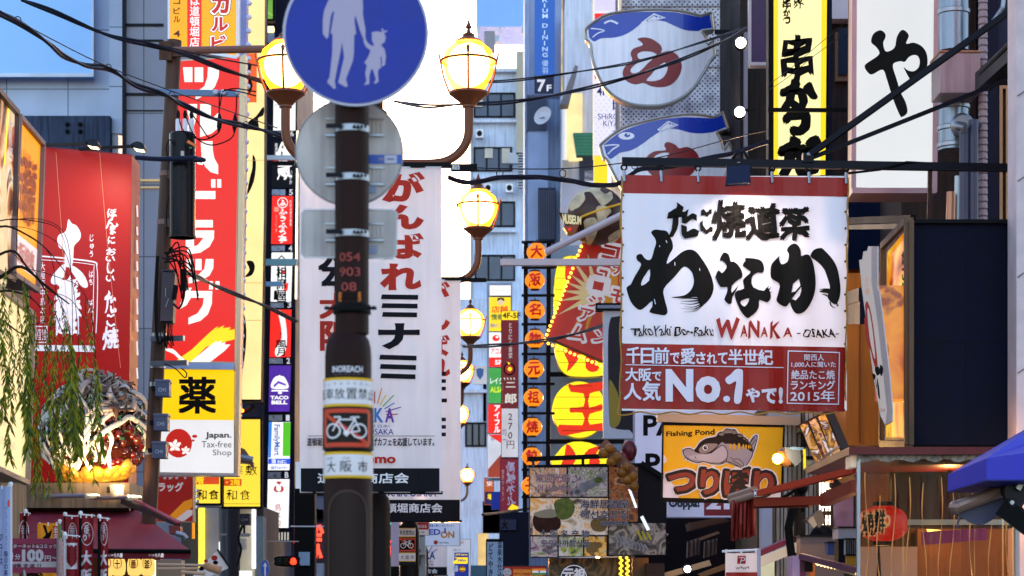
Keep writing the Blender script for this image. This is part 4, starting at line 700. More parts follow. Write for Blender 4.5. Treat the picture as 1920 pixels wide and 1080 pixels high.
# ladder of paper lanterns
LD = 46
rk = thing('lantern_rack', 'black steel rack the round orange lanterns and yellow lit sign hang on', 'rack', P(1025, 900, LD))
m = MB()
for x in (986, 1029): m.bar(P(x, 452, LD + .1), P(x - 2, 960, LD + .1), .09, .09, BLACK)
for y in (452, 500, 552, 606, 662, 718, 773, 828, 879, 930): m.bar(P(978, y + 2, LD), P(1040, y + 2, LD), .05, .05, BLACK)
for y in (498, 702, 828): m.bar(P(1025, y, LD + .35), P(1170, y, LD + .35), .09, .09, BLACK)
m.build('frame', rk)
m = MB(); m.pbox(1032, 460, 1170, 880, LD + 1.0, .1, mat('#7f93ac', .4, var=.3)); m.build('screen', rk)
LO = mat('#f7861a', .45, e=1.1, var=.1); LC = mat('#3a2418', .5); LR = mat('#c81e14', .5, e=.25)
for ch, x, y in (('大', 1006, 473), ('阪', 1003, 526), ('名', 1003, 582), ('物', 1003, 636), ('元', 1001, 692), ('祖', 1000, 746), ('焼', 998, 801), ('餃', 997, 856), ('子', 996, 911)):
    cc = P(x, y, LD - .25); r_ = 18.5 * LD / F; r = thing('paper_lantern', f'round orange paper lantern marked {ch} on the black rack', 'lantern', cc - Vector((0, 0, r_)), 'orange lanterns down the rack')
    m = MB(); pr = [(r_ * .5, -r_ * .86)] + [(r_ * math.sqrt(max(.02, 1 - (k / 7.3) ** 2)) * (1.0 + (.012 if k % 2 else -.012)), r_ * .9 * k / 7.3) for k in range(-6, 7)] + [(r_ * .5, r_ * .86)]; m.lathe(cc, pr, LO, 24); m.build('lantern_body', r, True)
    m = MB(); m.lathe(cc + Vector((0, 0, r_ * .82)), [(r_ * .5, 0), (r_ * .5, r_ * .2), (r_ * .3, r_ * .22)], LC, 16); m.lathe(cc - Vector((0, 0, r_ * 1.0)), [(r_ * .4, 0), (r_ * .5, r_ * .16)], LC, 16); m.tube([cc + Vector((0, 0, r_)), cc + Vector((0, 0, r_ * 1.3))], .01, LC, 6); m.build('cap', r)
    m = MB(); pl = Pl(x, y, LD - .25); pl.cuts = [x - 14 + k * 4 for k in range(8)]; m.text(pl, ch, (x - 10.5, y - 11, x + 10.5, y + 11), LR, .04, wob=.05)
    for v in m.v:
        q = v - cc; h2 = max(.01, r_ * r_ * 1.0 - q.x * q.x - q.z * q.z / .81); v.y = cc.y - math.sqrt(h2) - .012
    m.build('lettering', r)
# yellow lit round signs with red characters
YS = mat('#ffe21a', .4, e=1.1, var=.05); YR = mat('#f03414', .45, e=.8, var=.05)
def yl(label, poly, chars, box):
    S = Sign('lit_sign', label, 'sign', Pl(1090, 700, LD + .2), poly, .35, YS, mat('#b8a020', .4, e=.4), group='yellow lit characters on the rack')
    for p in chars: S.shape(p, YR, sm=2)
    ys = [p[1] for p in poly]; 
    for y in range(int(min(ys)) + 8, int(max(ys)) - 4, 21):
        xs = [a[0] + (b_[0] - a[0]) * (y - a[1]) / (b_[1] - a[1]) for a, b_ in zip(poly, poly[1:] + poly[:1]) if (a[1] - y) * (b_[1] - y) < 0]
        if len(xs) > 1: S.shape(rect(min(xs) + 2, y, max(xs) - 2, y + 1), mat('#3a3010', .5))
    S.done()
yl('uppermost yellow lit sign, half hidden by the red wedge sign', smooth([(1052, 486), (1080, 478), (1110, 480), (1110, 580), (1100, 650), (1080, 658), (1048, 640), (1039, 590), (1040, 520)], 3), [[(1060, 500), (1078, 496), (1074, 520), (1062, 530)], [(1050, 560), (1078, 552), (1080, 572), (1048, 580)]], None)
yl('yellow lit sign with cut off red strokes below the red wedge sign', smooth([(1042, 640), (1090, 630), (1150, 660), (1152, 690), (1130, 704), (1080, 706), (1058, 700), (1046, 680)], 3), [[(1056, 655), (1090, 655), (1080, 680), (1062, 698), (1066, 680)], [(1100, 660), (1110, 670), (1124, 690), (1112, 698), (1098, 690)]], None)
yl('big round yellow lit sign with the red character for king', ell(1086, 768, 51, 53, 40), [[(1066, 718), (1075, 722), (1128, 716), (1132, 722), (1126, 733), (1106, 738), (1105, 764), (1128, 757), (1128, 770), (1106, 776), (1106, 796), (1140, 791), (1142, 806), (1100, 809), (1064, 816), (1049, 814), (1048, 796), (1092, 797), (1092, 774), (1070, 774), (1070, 764), (1094, 762), (1094, 738), (1070, 735)]], None)
yl('lowest yellow lit sign with red strokes above the food menu board', smooth([(1035, 872), (1044, 850), (1062, 832), (1090, 828), (1120, 836), (1140, 860), (1142, 872)], 2), [[(1062, 832), (1074, 842), (1080, 856), (1074, 872), (1052, 872), (1058, 858)], [(1094, 856), (1104, 842), (1128, 836), (1118, 850), (1126, 866), (1118, 872), (1104, 870), (1106, 858)]], None)
# red wedge sign with sun rays and edge bulbs
WD = 40; WP = Pl(1100, 570, WD); wp = [(1094, 452), (1180, 440), (1190, 702), (1026, 632)]
S = Sign('wedge_sign', 'red wedge shaped museum sign with cream sun rays and bulb lit edges', 'sign', WP, wp, .35, mat('#a8281e', .45, e=.22), mat('#6a1c18', .5))
RC = mat('#efd79a', .5, e=.35); ROr = mat('#e0941e', .5, e=.35); cx, cy = 1118, 552
def clipq(a0, a1, l0, m_, l1):
    S.shape([(cx, cy), (cx + l0 * math.cos(R(a0)), cy + l0 * math.sin(R(a0))), (cx + l1 * math.cos(R(a1)), cy + l1 * math.sin(R(a1)))], m_)
for a, l, w in ((236, 92, 8), (218, 62, 9), (202, 62, 9), (186, 66, 9), (170, 72, 9), (152, 84, 7), (124, 92, 7), (106, 104, 7), (258, 80, 5)): clipq(a - w, a + w, l * .62, RC if a > 140 else ROr, l * .62) if 0 else S.shape([(cx + 22 * math.cos(R(a - 14)), cy + 22 * math.sin(R(a - 14))), (cx + l * math.cos(R(a)), cy + l * math.sin(R(a))), (cx + 22 * math.cos(R(a + 14)), cy + 22 * math.sin(R(a + 14)))], RC if a > 130 else ROr)
S.shape(ell(cx, cy, 30, 34), RC); S.shape([(1130, 540), (1158, 480), (1160, 640), (1128, 600)], ROr)
WT = mat('#e8e4ec', .5, e=.4); off0 = WP.next()
for ch, px, py, s_ in (('コ', 1146, 474, 36), ('ュ', 1131, 516, 26), ('ー', 1122, 536, 22), ('ジ', 1116, 566, 30), ('ア', 1100, 590, 30), ('ム', 1084, 624, 34), ('ナ', 1160, 506, 26), ('モ', 1160, 556, 34), ('ン', 1126, 632, 28)):
    q = [(px - s_ * .42, py - s_ * .56), (px + s_ * .6, py - s_ * .34), (px + s_ * .4, py + s_ * .56), (px - s_ * .62, py + s_ * .34)]
    S.text(ch, q, WT, .12); S.text(ch, [(px + (x - px) * .84, py + (y - py) * .84) for x, y in q], mat('#a8281e', .45, e=.22), .03)
S.done()
BL = mat('#ffb43c', .4, e=3.5, var=0); m = MB(); m.ball((0, 0, 0), .028, BL, 8, 6); pp = []
for (xa, ya), (xb, yb), n in (((1092, 460), (1024, 634), 22), ((1030, 642), (1186, 708), 20)):
    for i in range(n): t = i / (n - 1); pp.append(P(xa + (xb - xa) * t - 2, ya + (yb - ya) * t + 2, WD - .05))
copies('bulb', S.root, m, pp)
# the globe on top
gc = P(1118, 405, 39.6); gr = 55 * 39.6 / F
r = thing('globe_ornament', 'brown globe with cream continents above the red wedge sign', 'ornament', gc - Vector((0, 0, gr)))
m = MB(); m.ball(gc, gr, mat('#4a2c22', .4, var=.3, sc=4), 32, 20); m.build('sphere', r, True)
m = MB(); pl = Pl(1118, 405, 39.6); pl.cuts = [1062 + 5 * k for k in range(24)]; CRM = mat('#c9b493', .6, var=.35, sc=6)
z = lambda p: zm(p, 1000, 330, 2.917)
for p in ([(190, 170), (220, 120), (270, 90), (330, 75), (370, 75), (360, 95), (390, 120), (420, 100), (430, 140), (400, 175), (370, 190), (345, 160), (310, 110), (275, 110), (280, 150), (250, 190), (225, 200), (205, 205)], [(335, 215), (355, 190), (400, 195), (420, 220), (395, 250), (385, 290), (350, 300), (345, 260)], [(275, 265), (330, 255), (350, 300), (330, 360), (300, 380), (280, 340), (275, 300)], [(405, 350), (440, 320), (480, 300), (470, 340), (430, 370)]): m.shape(pl, z(p), CRM, sm=3)
bm = []
for v in m.v:
    q = v - gc; h2 = max(.0004, gr * gr - q.x * q.x - q.z * q.z); v.y = gc.y - math.sqrt(h2) - .015
m.build('continent', r)
m = MB(); YB = mat('#c8962a', .4, e=.2); m.tube([gc + Vector((gr * 1.02 * math.cos(R(a)), gr * 1.02 * math.sin(R(a)), (a - 270) * .003 * 1)) for a in range(180, 361, 10)], .02, YB, 6); m.build('ring', r)
m = MB(); pl = Pl(1066, 415, 39.0)
for i, ch in enumerate('MUSEUM'): m.text(pl, ch, [(1054 + i * 6, 400 + i * 1.0), (1060 + i * 6, 401 + i * 1.0), (1062 + i * 5.5, 420 + i * .2), (1056 + i * 5.5, 420 + i * .2)], mat('#e0cf9a', .5, e=.2), .05)
m.prism(pl, [(1047, 398), (1088, 403), (1090, 421), (1060, 424)], -.02, -.08, mat('#2f2018', .5)); m.prism(pl, [(1056, 424), (1086, 420), (1078, 438), (1064, 436)], 0, -.3, mat('#8a3a1c', .4)); m.prism(pl, ell(1068, 430, 3, 3, 10), .02, 0, L_RED); m.build('lettering', r)
m = MB(); WT2 = mat('#b9aab2', .5, .2); m.tube([P(1022, 474, 38.5), P(1172, 400, 38.5)], .06, WT2, 10); m.box(P(938, 497, 38.3), P(1170, 485, 38.3) + Vector((0, .12, 0)), WT2); mesh_thing(m, 'support_beam', 'pale steel support beam and brace in front of the red wedge sign', 'beam')
# translucent panel right of the wedge
r = thing('side_sign', 'pale framed panel with a dark rounded shape beside the yellow lit sign', 'sign', P(1150, 820, 37)); pl = Pl(1160, 700, 37); m = MB(); m.prism(pl, rect(1131, 583, 1192, 822), 0, -.15, mat('#9aa2b4', .4, e=.12)); m.build('cabinet', r)
m = MB(); m.shape(pl, smooth([(1144, 600), (1152, 594), (1180, 592), (1192, 600), (1192, 800), (1180, 806), (1150, 802), (1142, 780), (1140, 640)], 3), mat('#24202a', .4)); m.shape(pl, smooth([(1142, 716), (1152, 724), (1162, 750), (1164, 785), (1156, 800), (1144, 795)], 3), mat('#6a5c12', .4, e=.3)); m.build('artwork', r)
m = MB(); m.pbox(1117, 568, 1172, 581, 36.9, .3, BLACK); m.pbox(1120, 572, 1168, 578, 36.88, .02, mat('#6a7488', .4)); m.build('lamp_hood', r)
# blowfish signs
FR = mat('#a49a94', .3, .5, var=.3); FW = mat('#e0deea', .22, e=.0, var=.1, coat=.3, streak=.12); FB = mat('#06309a', .25, e=.05, var=.12, coat=.3); FD = mat('#7d1d22', .3, e=.05)
def fugu(label, pl, outer, inner, blue, kanji, holes, extra):
    xs = [p[0] for p in outer]; xm, hw = (min(xs) + max(xs)) / 2, (max(xs) - min(xs)) / 2; pl.disp = lambda x: .22 * max(0, 1 - ((x - xm) / hw) ** 2); pl.cuts = [min(xs) + hw / 12 * i for i in range(25)]
    r = thing('blowfish_sign', label, 'sign', pl(sum(p[0] for p in outer) / len(outer), max(p[1] for p in outer)), 'blowfish signs on the perforated wall')
    m = MB(); m.prism(pl, outer, 0, -.35, FR); m.build('cabinet', r); m = MB(); m.shape(pl, inner, FW, .012); m.build('belly', r)
    m = MB(); ring = [pl(*p, .02) for p in outer]; m.tube(ring, .026, FR, 6, closed=True); m.build('rim', r)
    m = MB(); pl.k = .012; m.shape(pl, blue, FB); m.build('back_stripe', r)
    m = MB(); m.shape(pl, [kanji] + holes, FD); m.build('lettering', r); m = MB(); extra(m, pl); m.build('artwork', r); return r
z = lambda p: zm(p, 1090, 0, 5.142)
out1 = smooth(z([(35, 300), (65, 250), (200, 160), (330, 120), (560, 95), (760, 90), (960, 105), (1150, 150)]), 3, False) + z([(1245, 120), (1265, 130), (1282, 285), (1165, 300)]) + smooth(z([(1165, 300), (1205, 360), (1215, 430)]), 2, False)[1:] + z([(1285, 380), (1295, 530)]) + smooth(z([(1250, 580), (1180, 700), (1080, 850), (950, 950), (800, 1010), (640, 1020), (470, 1000), (320, 930), (210, 820), (140, 680), (100, 540), (85, 420), (45, 380)]), 3, False)
ins = lambda o, c, k=.97: [(c[0] + (x - c[0]) * k, c[1] + (y - c[1]) * k) for x, y in o]
bl1 = smooth(z([(66, 275), (140, 215), (280, 150), (450, 120), (650, 113), (900, 118), (1150, 168)]), 3, False) + z([(1238, 140), (1260, 270), (1165, 280)]) + smooth(z([(1130, 300), (1000, 290), (880, 240), (800, 205), (700, 195), (600, 200), (560, 240), (450, 320), (330, 360), (190, 370), (125, 400), (75, 360)]), 3, False)
me1 = smooth(z([(540, 375), (600, 360), (680, 375), (760, 430), (778, 480), (770, 508), (850, 490), (930, 535), (970, 630), (940, 740), (860, 820), (760, 842), (670, 830), (600, 800), (520, 815), (440, 785), (400, 730), (405, 670), (440, 620), (490, 580), (475, 520), (500, 470), (590, 435), (570, 400)]), 3)
h1 = [smooth(z([(540, 525), (575, 500), (640, 495), (725, 522), (640, 610), (560, 690), (500, 706), (475, 690), (480, 660), (530, 615), (588, 585), (552, 562)]), 2), smooth(z([(800, 602), (832, 640), (820, 700), (780, 755), (710, 780), (628, 778), (660, 735), (730, 655)]), 2)]
def ex1(m, pl):
    m.stroke(pl, z([(220, 225), (282, 200), (352, 228)]), L_WHITE if 0 else FW, 3.4); m.stroke(pl, z([(92, 275), (160, 280), (222, 296), (160, 320), (108, 360)]), FW, 2)
    m.shape(pl, z([(605, 195), (700, 128), (815, 170), (630, 220)]), FW); m.shape(pl, z([(625, 195), (700, 145), (795, 170), (638, 208)]), FB)
    m.shape(pl, z([(635, 195), (702, 152), (725, 172), (738, 155), (755, 176), (775, 165), (785, 172), (642, 203)]), FW)
fugu('upper white and blue blowfish sign with its eye shut as an arc', Pl(1220, 105, 43), out1, ins(out1, (1218, 108)), bl1, me1, h1, ex1)
z2 = lambda p: zm(p, 1115, 200, 6.982)
out2 = smooth(z2([(70, 520), (85, 485), (250, 350), (400, 265), (650, 190), (900, 135), (1150, 100), (1350, 100), (1560, 135)]), 3, False) + z2([(1680, 65), (1750, 285), (1600, 335)]) + smooth(z2([(1600, 335), (1660, 440), (1690, 570)]), 2, False)[1:] + z2([(1760, 460), (1830, 620)]) + smooth(z2([(1760, 820), (1600, 1050), (1300, 1250), (900, 1320), (500, 1180), (320, 1000), (210, 800), (160, 690), (110, 660)]), 3, False)
bl2 = smooth(z2([(118, 500), (300, 355), (500, 265), (800, 180), (1100, 140), (1350, 143), (1570, 155)]), 3, False) + z2([(1668, 105), (1718, 268), (1590, 318)]) + smooth(z2([(1540, 335), (1400, 350), (1250, 340), (1100, 300), (950, 290), (850, 330), (740, 400), (620, 490), (480, 570), (330, 605), (210, 685), (150, 620)]), 3, False)
me2 = smooth(z2([(670, 680), (720, 620), (800, 580), (930, 570), (910, 510), (930, 470), (980, 465), (1060, 500), (1110, 545), (1200, 525), (1290, 560), (1360, 640), (1360, 740), (1300, 850), (1150, 960), (900, 960), (750, 900), (660, 780)]), 3)
h2 = [smooth(z2([(770, 690), (800, 640), (880, 605), (975, 605), (945, 660), (880, 780), (800, 760)]), 2)]
def ex2(m, pl):
    m.shape(pl, ell(1115 + 415 / 6.982, 200 + 383 / 6.982, 15, 7, 24), FW); m.shape(pl, ell(1176, 253.5, 5.5, 4, 16), FB); m.shape(pl, ell(1177.5, 251.5, 2.2, 1.6, 12), FW)
    m.stroke(pl, z2([(130, 512), (230, 500), (318, 505), (240, 555), (172, 622)]), FW, 2.4)
    m.shape(pl, z2([(820, 300), (960, 185), (1100, 240), (870, 340)]), FW); m.shape(pl, z2([(842, 300), (962, 203), (1080, 242), (874, 325)]), FB); m.shape(pl, z2([(850, 302), (965, 210), (985, 240), (1005, 220), (1020, 245), (1045, 232), (1062, 244), (876, 318)]), FW)
fugu('lower white and blue blowfish sign with an open round eye', Pl(1240, 290, 42.6), out2, ins(out2, (1245, 300), .972), bl2, me2, h2, ex2)
m = MB(); m.bar(P(1340, 60, 43), P(1390, 62, 43), .08, .08, DSTEEL); m.bar(P(1352, 250, 43), P(1390, 252, 43), .08, .08, DSTEEL); mesh_thing(m, 'sign_bracket', 'dark bracket stubs holding the blowfish signs', 'bracket')
for x, y, l in ((1389, 80, 'upper'), (1387, 210, 'lower')):
    r = thing('flood_lamp', f'{l} bright white flood lamp beside the yellow vertical sign', 'lamp', P(x, y + 12, 38)); m = MB(); m.ball(P(x, y, 37.8), .085, HOT, 14, 8); m.build('bulb', r, True); m = MB(); m.lathe(P(x, y, 37.88), [(.09, 0), (.12, .05), (.12, .1), (.05, .16)], DSTEEL, 16, Vector((0, 1, 0))); m.build('housing', r); m = MB(); m.bar(P(x, y - 3, 38.1), P(x + 30, y - 3, 38.1), .04, .05, DSTEEL); m.build('arm', r)
S = board('side_sign', 'dark purple sign panel in a pale metal frame right of the perforated wall', 'sign', 1406, -60, 1440, 120, 36, .3, mat('#3a1c48', .4, e=.06), mat('#a89aa0', .4, .3), frame=5, frm=mat('#a89aa0', .4, .3)); S.done()
# yellow skewer sign and white sign
S = Sign('vertical_sign', 'yellow lit skewer restaurant sign with black brush lettering', 'sign', Pl(1498, 160, 31), [(1450, -100), (1552, -100), (1548, 330), (1450, 330)], .35, L_YEL, BLACK)
S.shape([(1459, -100), (1541, -100), (1538, 329), (1459, 329)], mat('#fdf0a6', .4, e=1.0, var=.04)); zq = lambda *p: tuple(v / 3.176 + (1440 if i % 2 == 0 else 0) for i, v in enumerate(p))
for ch, q, w in (('串', (85, 200, 262, 475), .035), ('か', (85, 487, 288, 645), .1), ('つ', (100, 665, 243, 800), .12), ('だ', (75, 830, 310, 1040), .1)): S.text(ch, zq(*q), L_INK, w, wob=.07)
S.text('つ', zq(90, 100, 135, 145), L_INK, .05, wob=.1); S.text('か', zq(90, 55, 135, 97), L_INK, .05, wob=.1); S.text('串', zq(88, -15, 135, 50), L_INK, .03, wob=.1); S.text('界', zq(150, -15, 212, 48), L_INK, .02, wob=.1); S.text('新', zq(150, -90, 212, -25), L_INK, .02); S.done()
m = MB(); m.pbox(1441, -100, 1449, 330, 30.9, .3, BLACK); m.pbox(1553, -100, 1560, 330, 31, .4, NAVY); m.bar(P(1440, 206, 30.6), P(1605, 207, 30.6), .05, .05, BLACK); m.build('frame', S.root)
S = Sign('vertical_sign', 'big white lit sign with one black hiragana in a frame painted coppery like warm rim light', 'sign', Pl(1680, 160, 27), [(1602, -120), (1757, -120), (1752, 360), (1600, 356)], .45, mat('#e9eeea', .4, e=.72, var=.05, sc=.7), mat('#8a5a48', .35, .5), frame=9, frm=mat('#a08088', .35, .5))  # warm rim light is put into the coppery cabinet and frame paint
z = lambda p: zm(p, 1600, 40, 5.4)
S.shape(z([(180, 190), (205, 125), (270, 90), (320, 120), (325, 165), (303, 220), (330, 305), (415, 268), (440, 160), (480, 95), (520, 92), (562, 145), (535, 225), (610, 215), (690, 250), (740, 320), (752, 420), (730, 510), (690, 580), (630, 612), (585, 605), (510, 467), (550, 495), (610, 505), (660, 465), (672, 400), (650, 350), (605, 342), (560, 365), (520, 410), (470, 405), (400, 442), (440, 590), (480, 720), (530, 820), (548, 920), (500, 965), (470, 950), (400, 780), (340, 590), (297, 490), (190, 538), (140, 510), (115, 460), (135, 425), (260, 335), (235, 265), (190, 225)]), L_INK, sm=4)
S.done(); m = MB(); m.pbox(1598, 352, 1756, 362, 26.7, .6, mat('#a08088', .35, .5)); m.build('sill', S.root)
# ------------------------------------------------------------------ the big takoyaki banner
BD = 22.0
WC = mat('#e2e2ee', .5, var=.05, bump=.06, bsc=5, trans=.12); RC2 = mat('#a01f18', .45, bump=.1, bsc=5); INK2 = mat('#14110f', .6, var=.1)
def dw(m, pl):
    m.shape(pl, [(1168, 328), (1590, 333), (1590, 369), (1168, 362)], RC2); m.shape(pl, [(1166, 644), (1586, 651), (1583, 772), (1163, 766)], RC2)
    z = lambda p: zm(p, 1160, 420, 5.684)
    wa = smooth(z([(385, 60), (450, 65), (510, 75), (545, 130), (575, 205), (576, 265), (540, 330), (512, 425), (600, 360), (680, 295), (760, 272), (830, 300), (900, 390), (960, 490), (1000, 600), (1012, 680), (985, 775), (905, 862), (850, 840), (835, 780), (700, 790), (560, 782), (690, 762), (760, 715), (795, 650), (800, 580), (770, 500), (695, 455), (600, 560), (482, 690), (490, 800), (515, 890), (520, 945), (490, 972), (430, 965), (330, 940), (355, 880), (350, 825), (300, 870), (235, 915), (180, 890), (125, 820), (85, 700), (95, 665), (130, 640), (170, 560), (240, 435), (200, 390), (188, 350), (205, 325), (245, 322), (290, 375), (345, 375), (375, 280), (398, 200), (385, 150), (345, 90)]), 3)
    m.shape(pl, [wa, smooth(z([(333, 480), (285, 540), (250, 600), (242, 658), (325, 602)]), 2)], INK2)
    for i, (a, b_, c_) in enumerate((((870, 800), (760, 790), (640, 800)), ((870, 815), (760, 822), (660, 822)), ((880, 830), (780, 855), (655, 845)), ((890, 850), (800, 885), (700, 880)), ((895, 860), (800, 905), (670, 900)), ((900, 862), (830, 920), (780, 935)), ((890, 862), (780, 930), (690, 936)))): m.stroke(pl, [(*q, w) for q, w in zip(z([a, b_, c_]), (3.4 - i * .3, 2 - i * .2, .4))], INK2)
    for a, b_ in (((598, 405), (600, 445)), ((505, 175), (515, 200)), ((435, 228), (438, 245)), ((862, 470), (866, 498)), ((380, 800), (392, 855)), ((358, 825), (352, 890))): m.stroke(pl, z([a, b_]), WC, 1.4)
    z = lambda p: zm(p, 1330, 420, 5.6867)
    m.shape(pl, smooth(z([(110, 385), (150, 305), (205, 325), (228, 400), (262, 400), (310, 440), (345, 500), (352, 565), (310, 595), (243, 655), (240, 735), (318, 645), (245, 785), (238, 840), (205, 853), (160, 805), (185, 740), (190, 672), (120, 672), (75, 590), (65, 555), (100, 492), (135, 525), (182, 468), (175, 425), (135, 390)]), 2), INK2)
    m.shape(pl, [smooth(z([(380, 365), (430, 362), (530, 378), (575, 425), (583, 490), (560, 522), (515, 518), (465, 550), (450, 600), (470, 675), (580, 712), (620, 672), (650, 730), (655, 790), (615, 837), (535, 808), (530, 870), (505, 930), (430, 995), (390, 995), (330, 920), (285, 815), (270, 750), (300, 710), (370, 688), (358, 610), (375, 575), (415, 540), (438, 505), (355, 445), (385, 390)]), 2), smooth(z([(328, 835), (370, 805), (425, 793), (405, 850), (370, 880)]), 2)], INK2)
    for a, b_ in (((600, 700), (638, 660)), ((625, 712), (660, 670)), ((630, 750), (668, 722))): m.stroke(pl, [(*q, w) for q, w in zip(z([a, b_]), (3, .5))], INK2)
    z = lambda p: zm(p, 1430, 440, 6.353)
    m.shape(pl, [smooth(z([(100, 370), (150, 300), (200, 255), (197, 290), (225, 352), (295, 320), (312, 235), (290, 190), (310, 140), (370, 105), (425, 130), (455, 200), (460, 252), (520, 235), (560, 250), (595, 320), (620, 430), (632, 560), (622, 680), (580, 800), (500, 915), (400, 940), (340, 860), (325, 808), (280, 855), (220, 840), (165, 785), (185, 700), (202, 590), (130, 540), (97, 500)]), 3),
                 z([(432, 525), (362, 585), (343, 690), (392, 672), (450, 605)]), z([(459, 625), (405, 690), (345, 765), (392, 782), (440, 730), (460, 670)])], INK2)
    m.shape(pl, smooth(z([(572, 240), (610, 180), (690, 158), (735, 185), (830, 290), (885, 390), (915, 520), (928, 660), (910, 770), (865, 830), (800, 790), (770, 735), (775, 700), (675, 682), (720, 655), (800, 640), (770, 510), (730, 410), (660, 330), (578, 270)]), 3), INK2)
    for p in ([(790, 650), (720, 648), (668, 658)], [(800, 800), (820, 850), (870, 870)], [(880, 800), (890, 850), (905, 830)], [(770, 730), (740, 715), (705, 712)]): m.stroke(pl, [(*q, w) for q, w in zip(z(p), (3, 2, .5))], INK2)
    for ch, q in (('た', (1252, 383, 1309, 446)), ('こ', (1312, 394, 1336, 437)), ('焼', (1338, 380, 1396, 446)), ('道', (1400, 386, 1460, 446)), ('楽', (1464, 388, 1516, 447))): m.text(pl, ch, q, INK2, .045, wob=.07)
    for t, q, b_ in (('T', (1182, 615, 1200, 629), .02), ('akoYaki', (1196, 610, 1258, 630), .01), ('Do~Raku', (1264, 612, 1338, 630), .015), ('-', (1494, 624, 1501, 626), .0), ('OSAKA', (1506, 617, 1566, 633), .02), ('-', (1567, 625, 1573, 627), 0)): m.text(pl, t, q, INK2, b_, wob=.06)
    for t, q in (('W', (1341, 597, 1386, 636)), ('A', (1388, 608, 1402, 632)), ('N', (1403, 602, 1424, 634)), ('A', (1426, 612, 1440, 632)), ('K', (1444, 603, 1464, 634)), ('A', (1468, 613, 1486, 632))): m.text(pl, t, q, mat('#a81f16', .5), .035, wob=.08)
    W2 = mat('#dcdaea', .5, var=.04)
    x = 1174; off = pl.next()
    for ch, w, y0 in (('千', 27, 651), ('日', 26, 653), ('前', 28, 652), ('で', 21, 661), ('愛', 28, 653), ('さ', 20, 660), ('れ', 21, 661), ('て', 20, 661), ('半', 28, 655), ('世', 28, 656), ('紀', 29, 656)): m.text(pl, ch, (x + 1, y0, x + w - 1, 681 + (x - 1174) * .01), W2, .03, off=off); x += w
    m.shape(pl, [(1173, 683), (1469, 688.5), (1469, 690), (1173, 684.5)], W2); off = pl.next()
    for ch, q in (('大', (1173, 690, 1196, 714)), ('阪', (1198, 691, 1221, 714)), ('で', (1222, 697, 1241, 714)), ('人', (1170, 719, 1202, 749)), ('気', (1205, 716, 1238, 751))): m.text(pl, ch, q, W2, .03, off=off)
    for ch, q in (('N', (1248, 692, 1300, 753)), ('o', (1304, 705, 1351, 755)), ('.', (1356, 742, 1369, 754)), ('や', (1398, 727, 1425, 755)), ('で', (1428, 728, 1458, 757)), ('!', (1460, 726, 1468, 757))): m.text(pl, ch, q, W2, .05)
    m.shape(pl, smooth(zm([(862, 690), (900, 660), (940, 622), (985, 625), (993, 660), (990, 780), (978, 868), (950, 888), (925, 870), (930, 790), (940, 715), (890, 738), (862, 718)], 1150, 540, 4.085), 3), W2)
    m.shape(pl, [[(1477, 657), (1575, 660), (1573, 759), (1475, 757)], [(1479, 659), (1573, 662), (1571, 757), (1477, 755)]], W2)
    for t, q in (('関西人', (1508, 664, 1545, 676)), ('1,000人に聞いた', (1484, 678, 1567, 689)), ('絶品たこ焼', (1484, 694, 1565, 711)), ('ランキング', (1483, 713, 1566, 731)), ('2015年', (1482, 732, 1565, 753))): m.text(pl, t, q, W2, .02)
r, wpl = banner('large white and red takoyaki banner with huge black brush hiragana', 1166, 1588, 330, 770, BD, dw, amp=.016, mats=WC, rod=False)
m = MB(); GR = mat('#5a4a30', .3, .8)
for i in range(1, 14):
    for x in (1168.5, 1586): m.prism(wpl, ell(x - i * .15, 335 + i * 31, 2.2, 2.2, 8), .012, .004, GR)
for i in range(14): m.prism(wpl, ell(1172 + i * 31.6, 764 + i * .35, 2, 2, 8), .012, .004, GR)
for i in range(7): m.prism(wpl, ell(1172 + i * 69, 336 + i, 2.2, 2.2, 8), .012, .004, GR)
m.build('eyelet', r)
m = MB(); RP = mat('#a8782f', .7); pts = [wpl(1165 + math.sin(i * 1.3) * 1.5 - i * .1, 330 + i * 22, .01) for i in range(20)] + [wpl(1158, 768, .01), wpl(1161, 778, .01), wpl(1180, 777, .01)] + [wpl(1200 + i * 31, 772 + (i % 2) * 5, .01) for i in range(13)]; m.tube(smooth(pts, 3, False), .008, RP, 6)
pts = [wpl(1590 + math.sin(i * 1.7) * 1.2 - i * .25, 333 + i * 22, .01) for i in range(20)]; m.tube(pts, .008, RP, 6); m.build('rope', r)
m = MB()
for i in range(7):
    x = 1170 + i * 69.3; y = 306 + i * .7
    if i == 3: continue
    m.tube([wpl(x + 5 * math.cos(R(a)), y + 8 + 5 * math.sin(R(a)), .01) for a in range(0, 360, 30)], .01, DSTEEL, 6, closed=True); m.tube([wpl(x, y + 13, .01), wpl(x + 1, y + 34, .02)], .014, STEEL, 8)
m.build('hook', r)
am = thing('banner_pole', 'black horizontal pole with two slanting stays carrying the takoyaki banner', 'pole', P(1560, 320, BD))
m = MB(); BK2 = mat('#15161e', .4, .4); m.bar(P(1166, 303, BD), P(1906, 315, BD), .07, .075, BK2); m.build('crossbar', am)
m = MB(); m.bar(P(1510, 296, BD), P(1906, 12, BD - 1.2), .04, .055, BK2); m.build('stay', am); m = MB(); m.bar(P(1512, 300, BD + .1), P(1918, 138, BD + .2), .04, .04, BK2); m.build('stay', am)
m = MB(); m.pbox(1506, 286, 1526, 304, BD - .06, .12, BK2); m.ball(P(1516, 290, BD - .08), .02, STEEL); m.bar(P(1744, 313, BD + .02), P(1742, 415, BD + .02), .04, .04, mat('#3a2420', .5)); m.tube([P(1590, 325, BD), P(1650, 318, BD - .05), P(1700, 304, BD - .05), P(1738, 306, BD)], .012, BLACK); m.build('joint_plate', am)
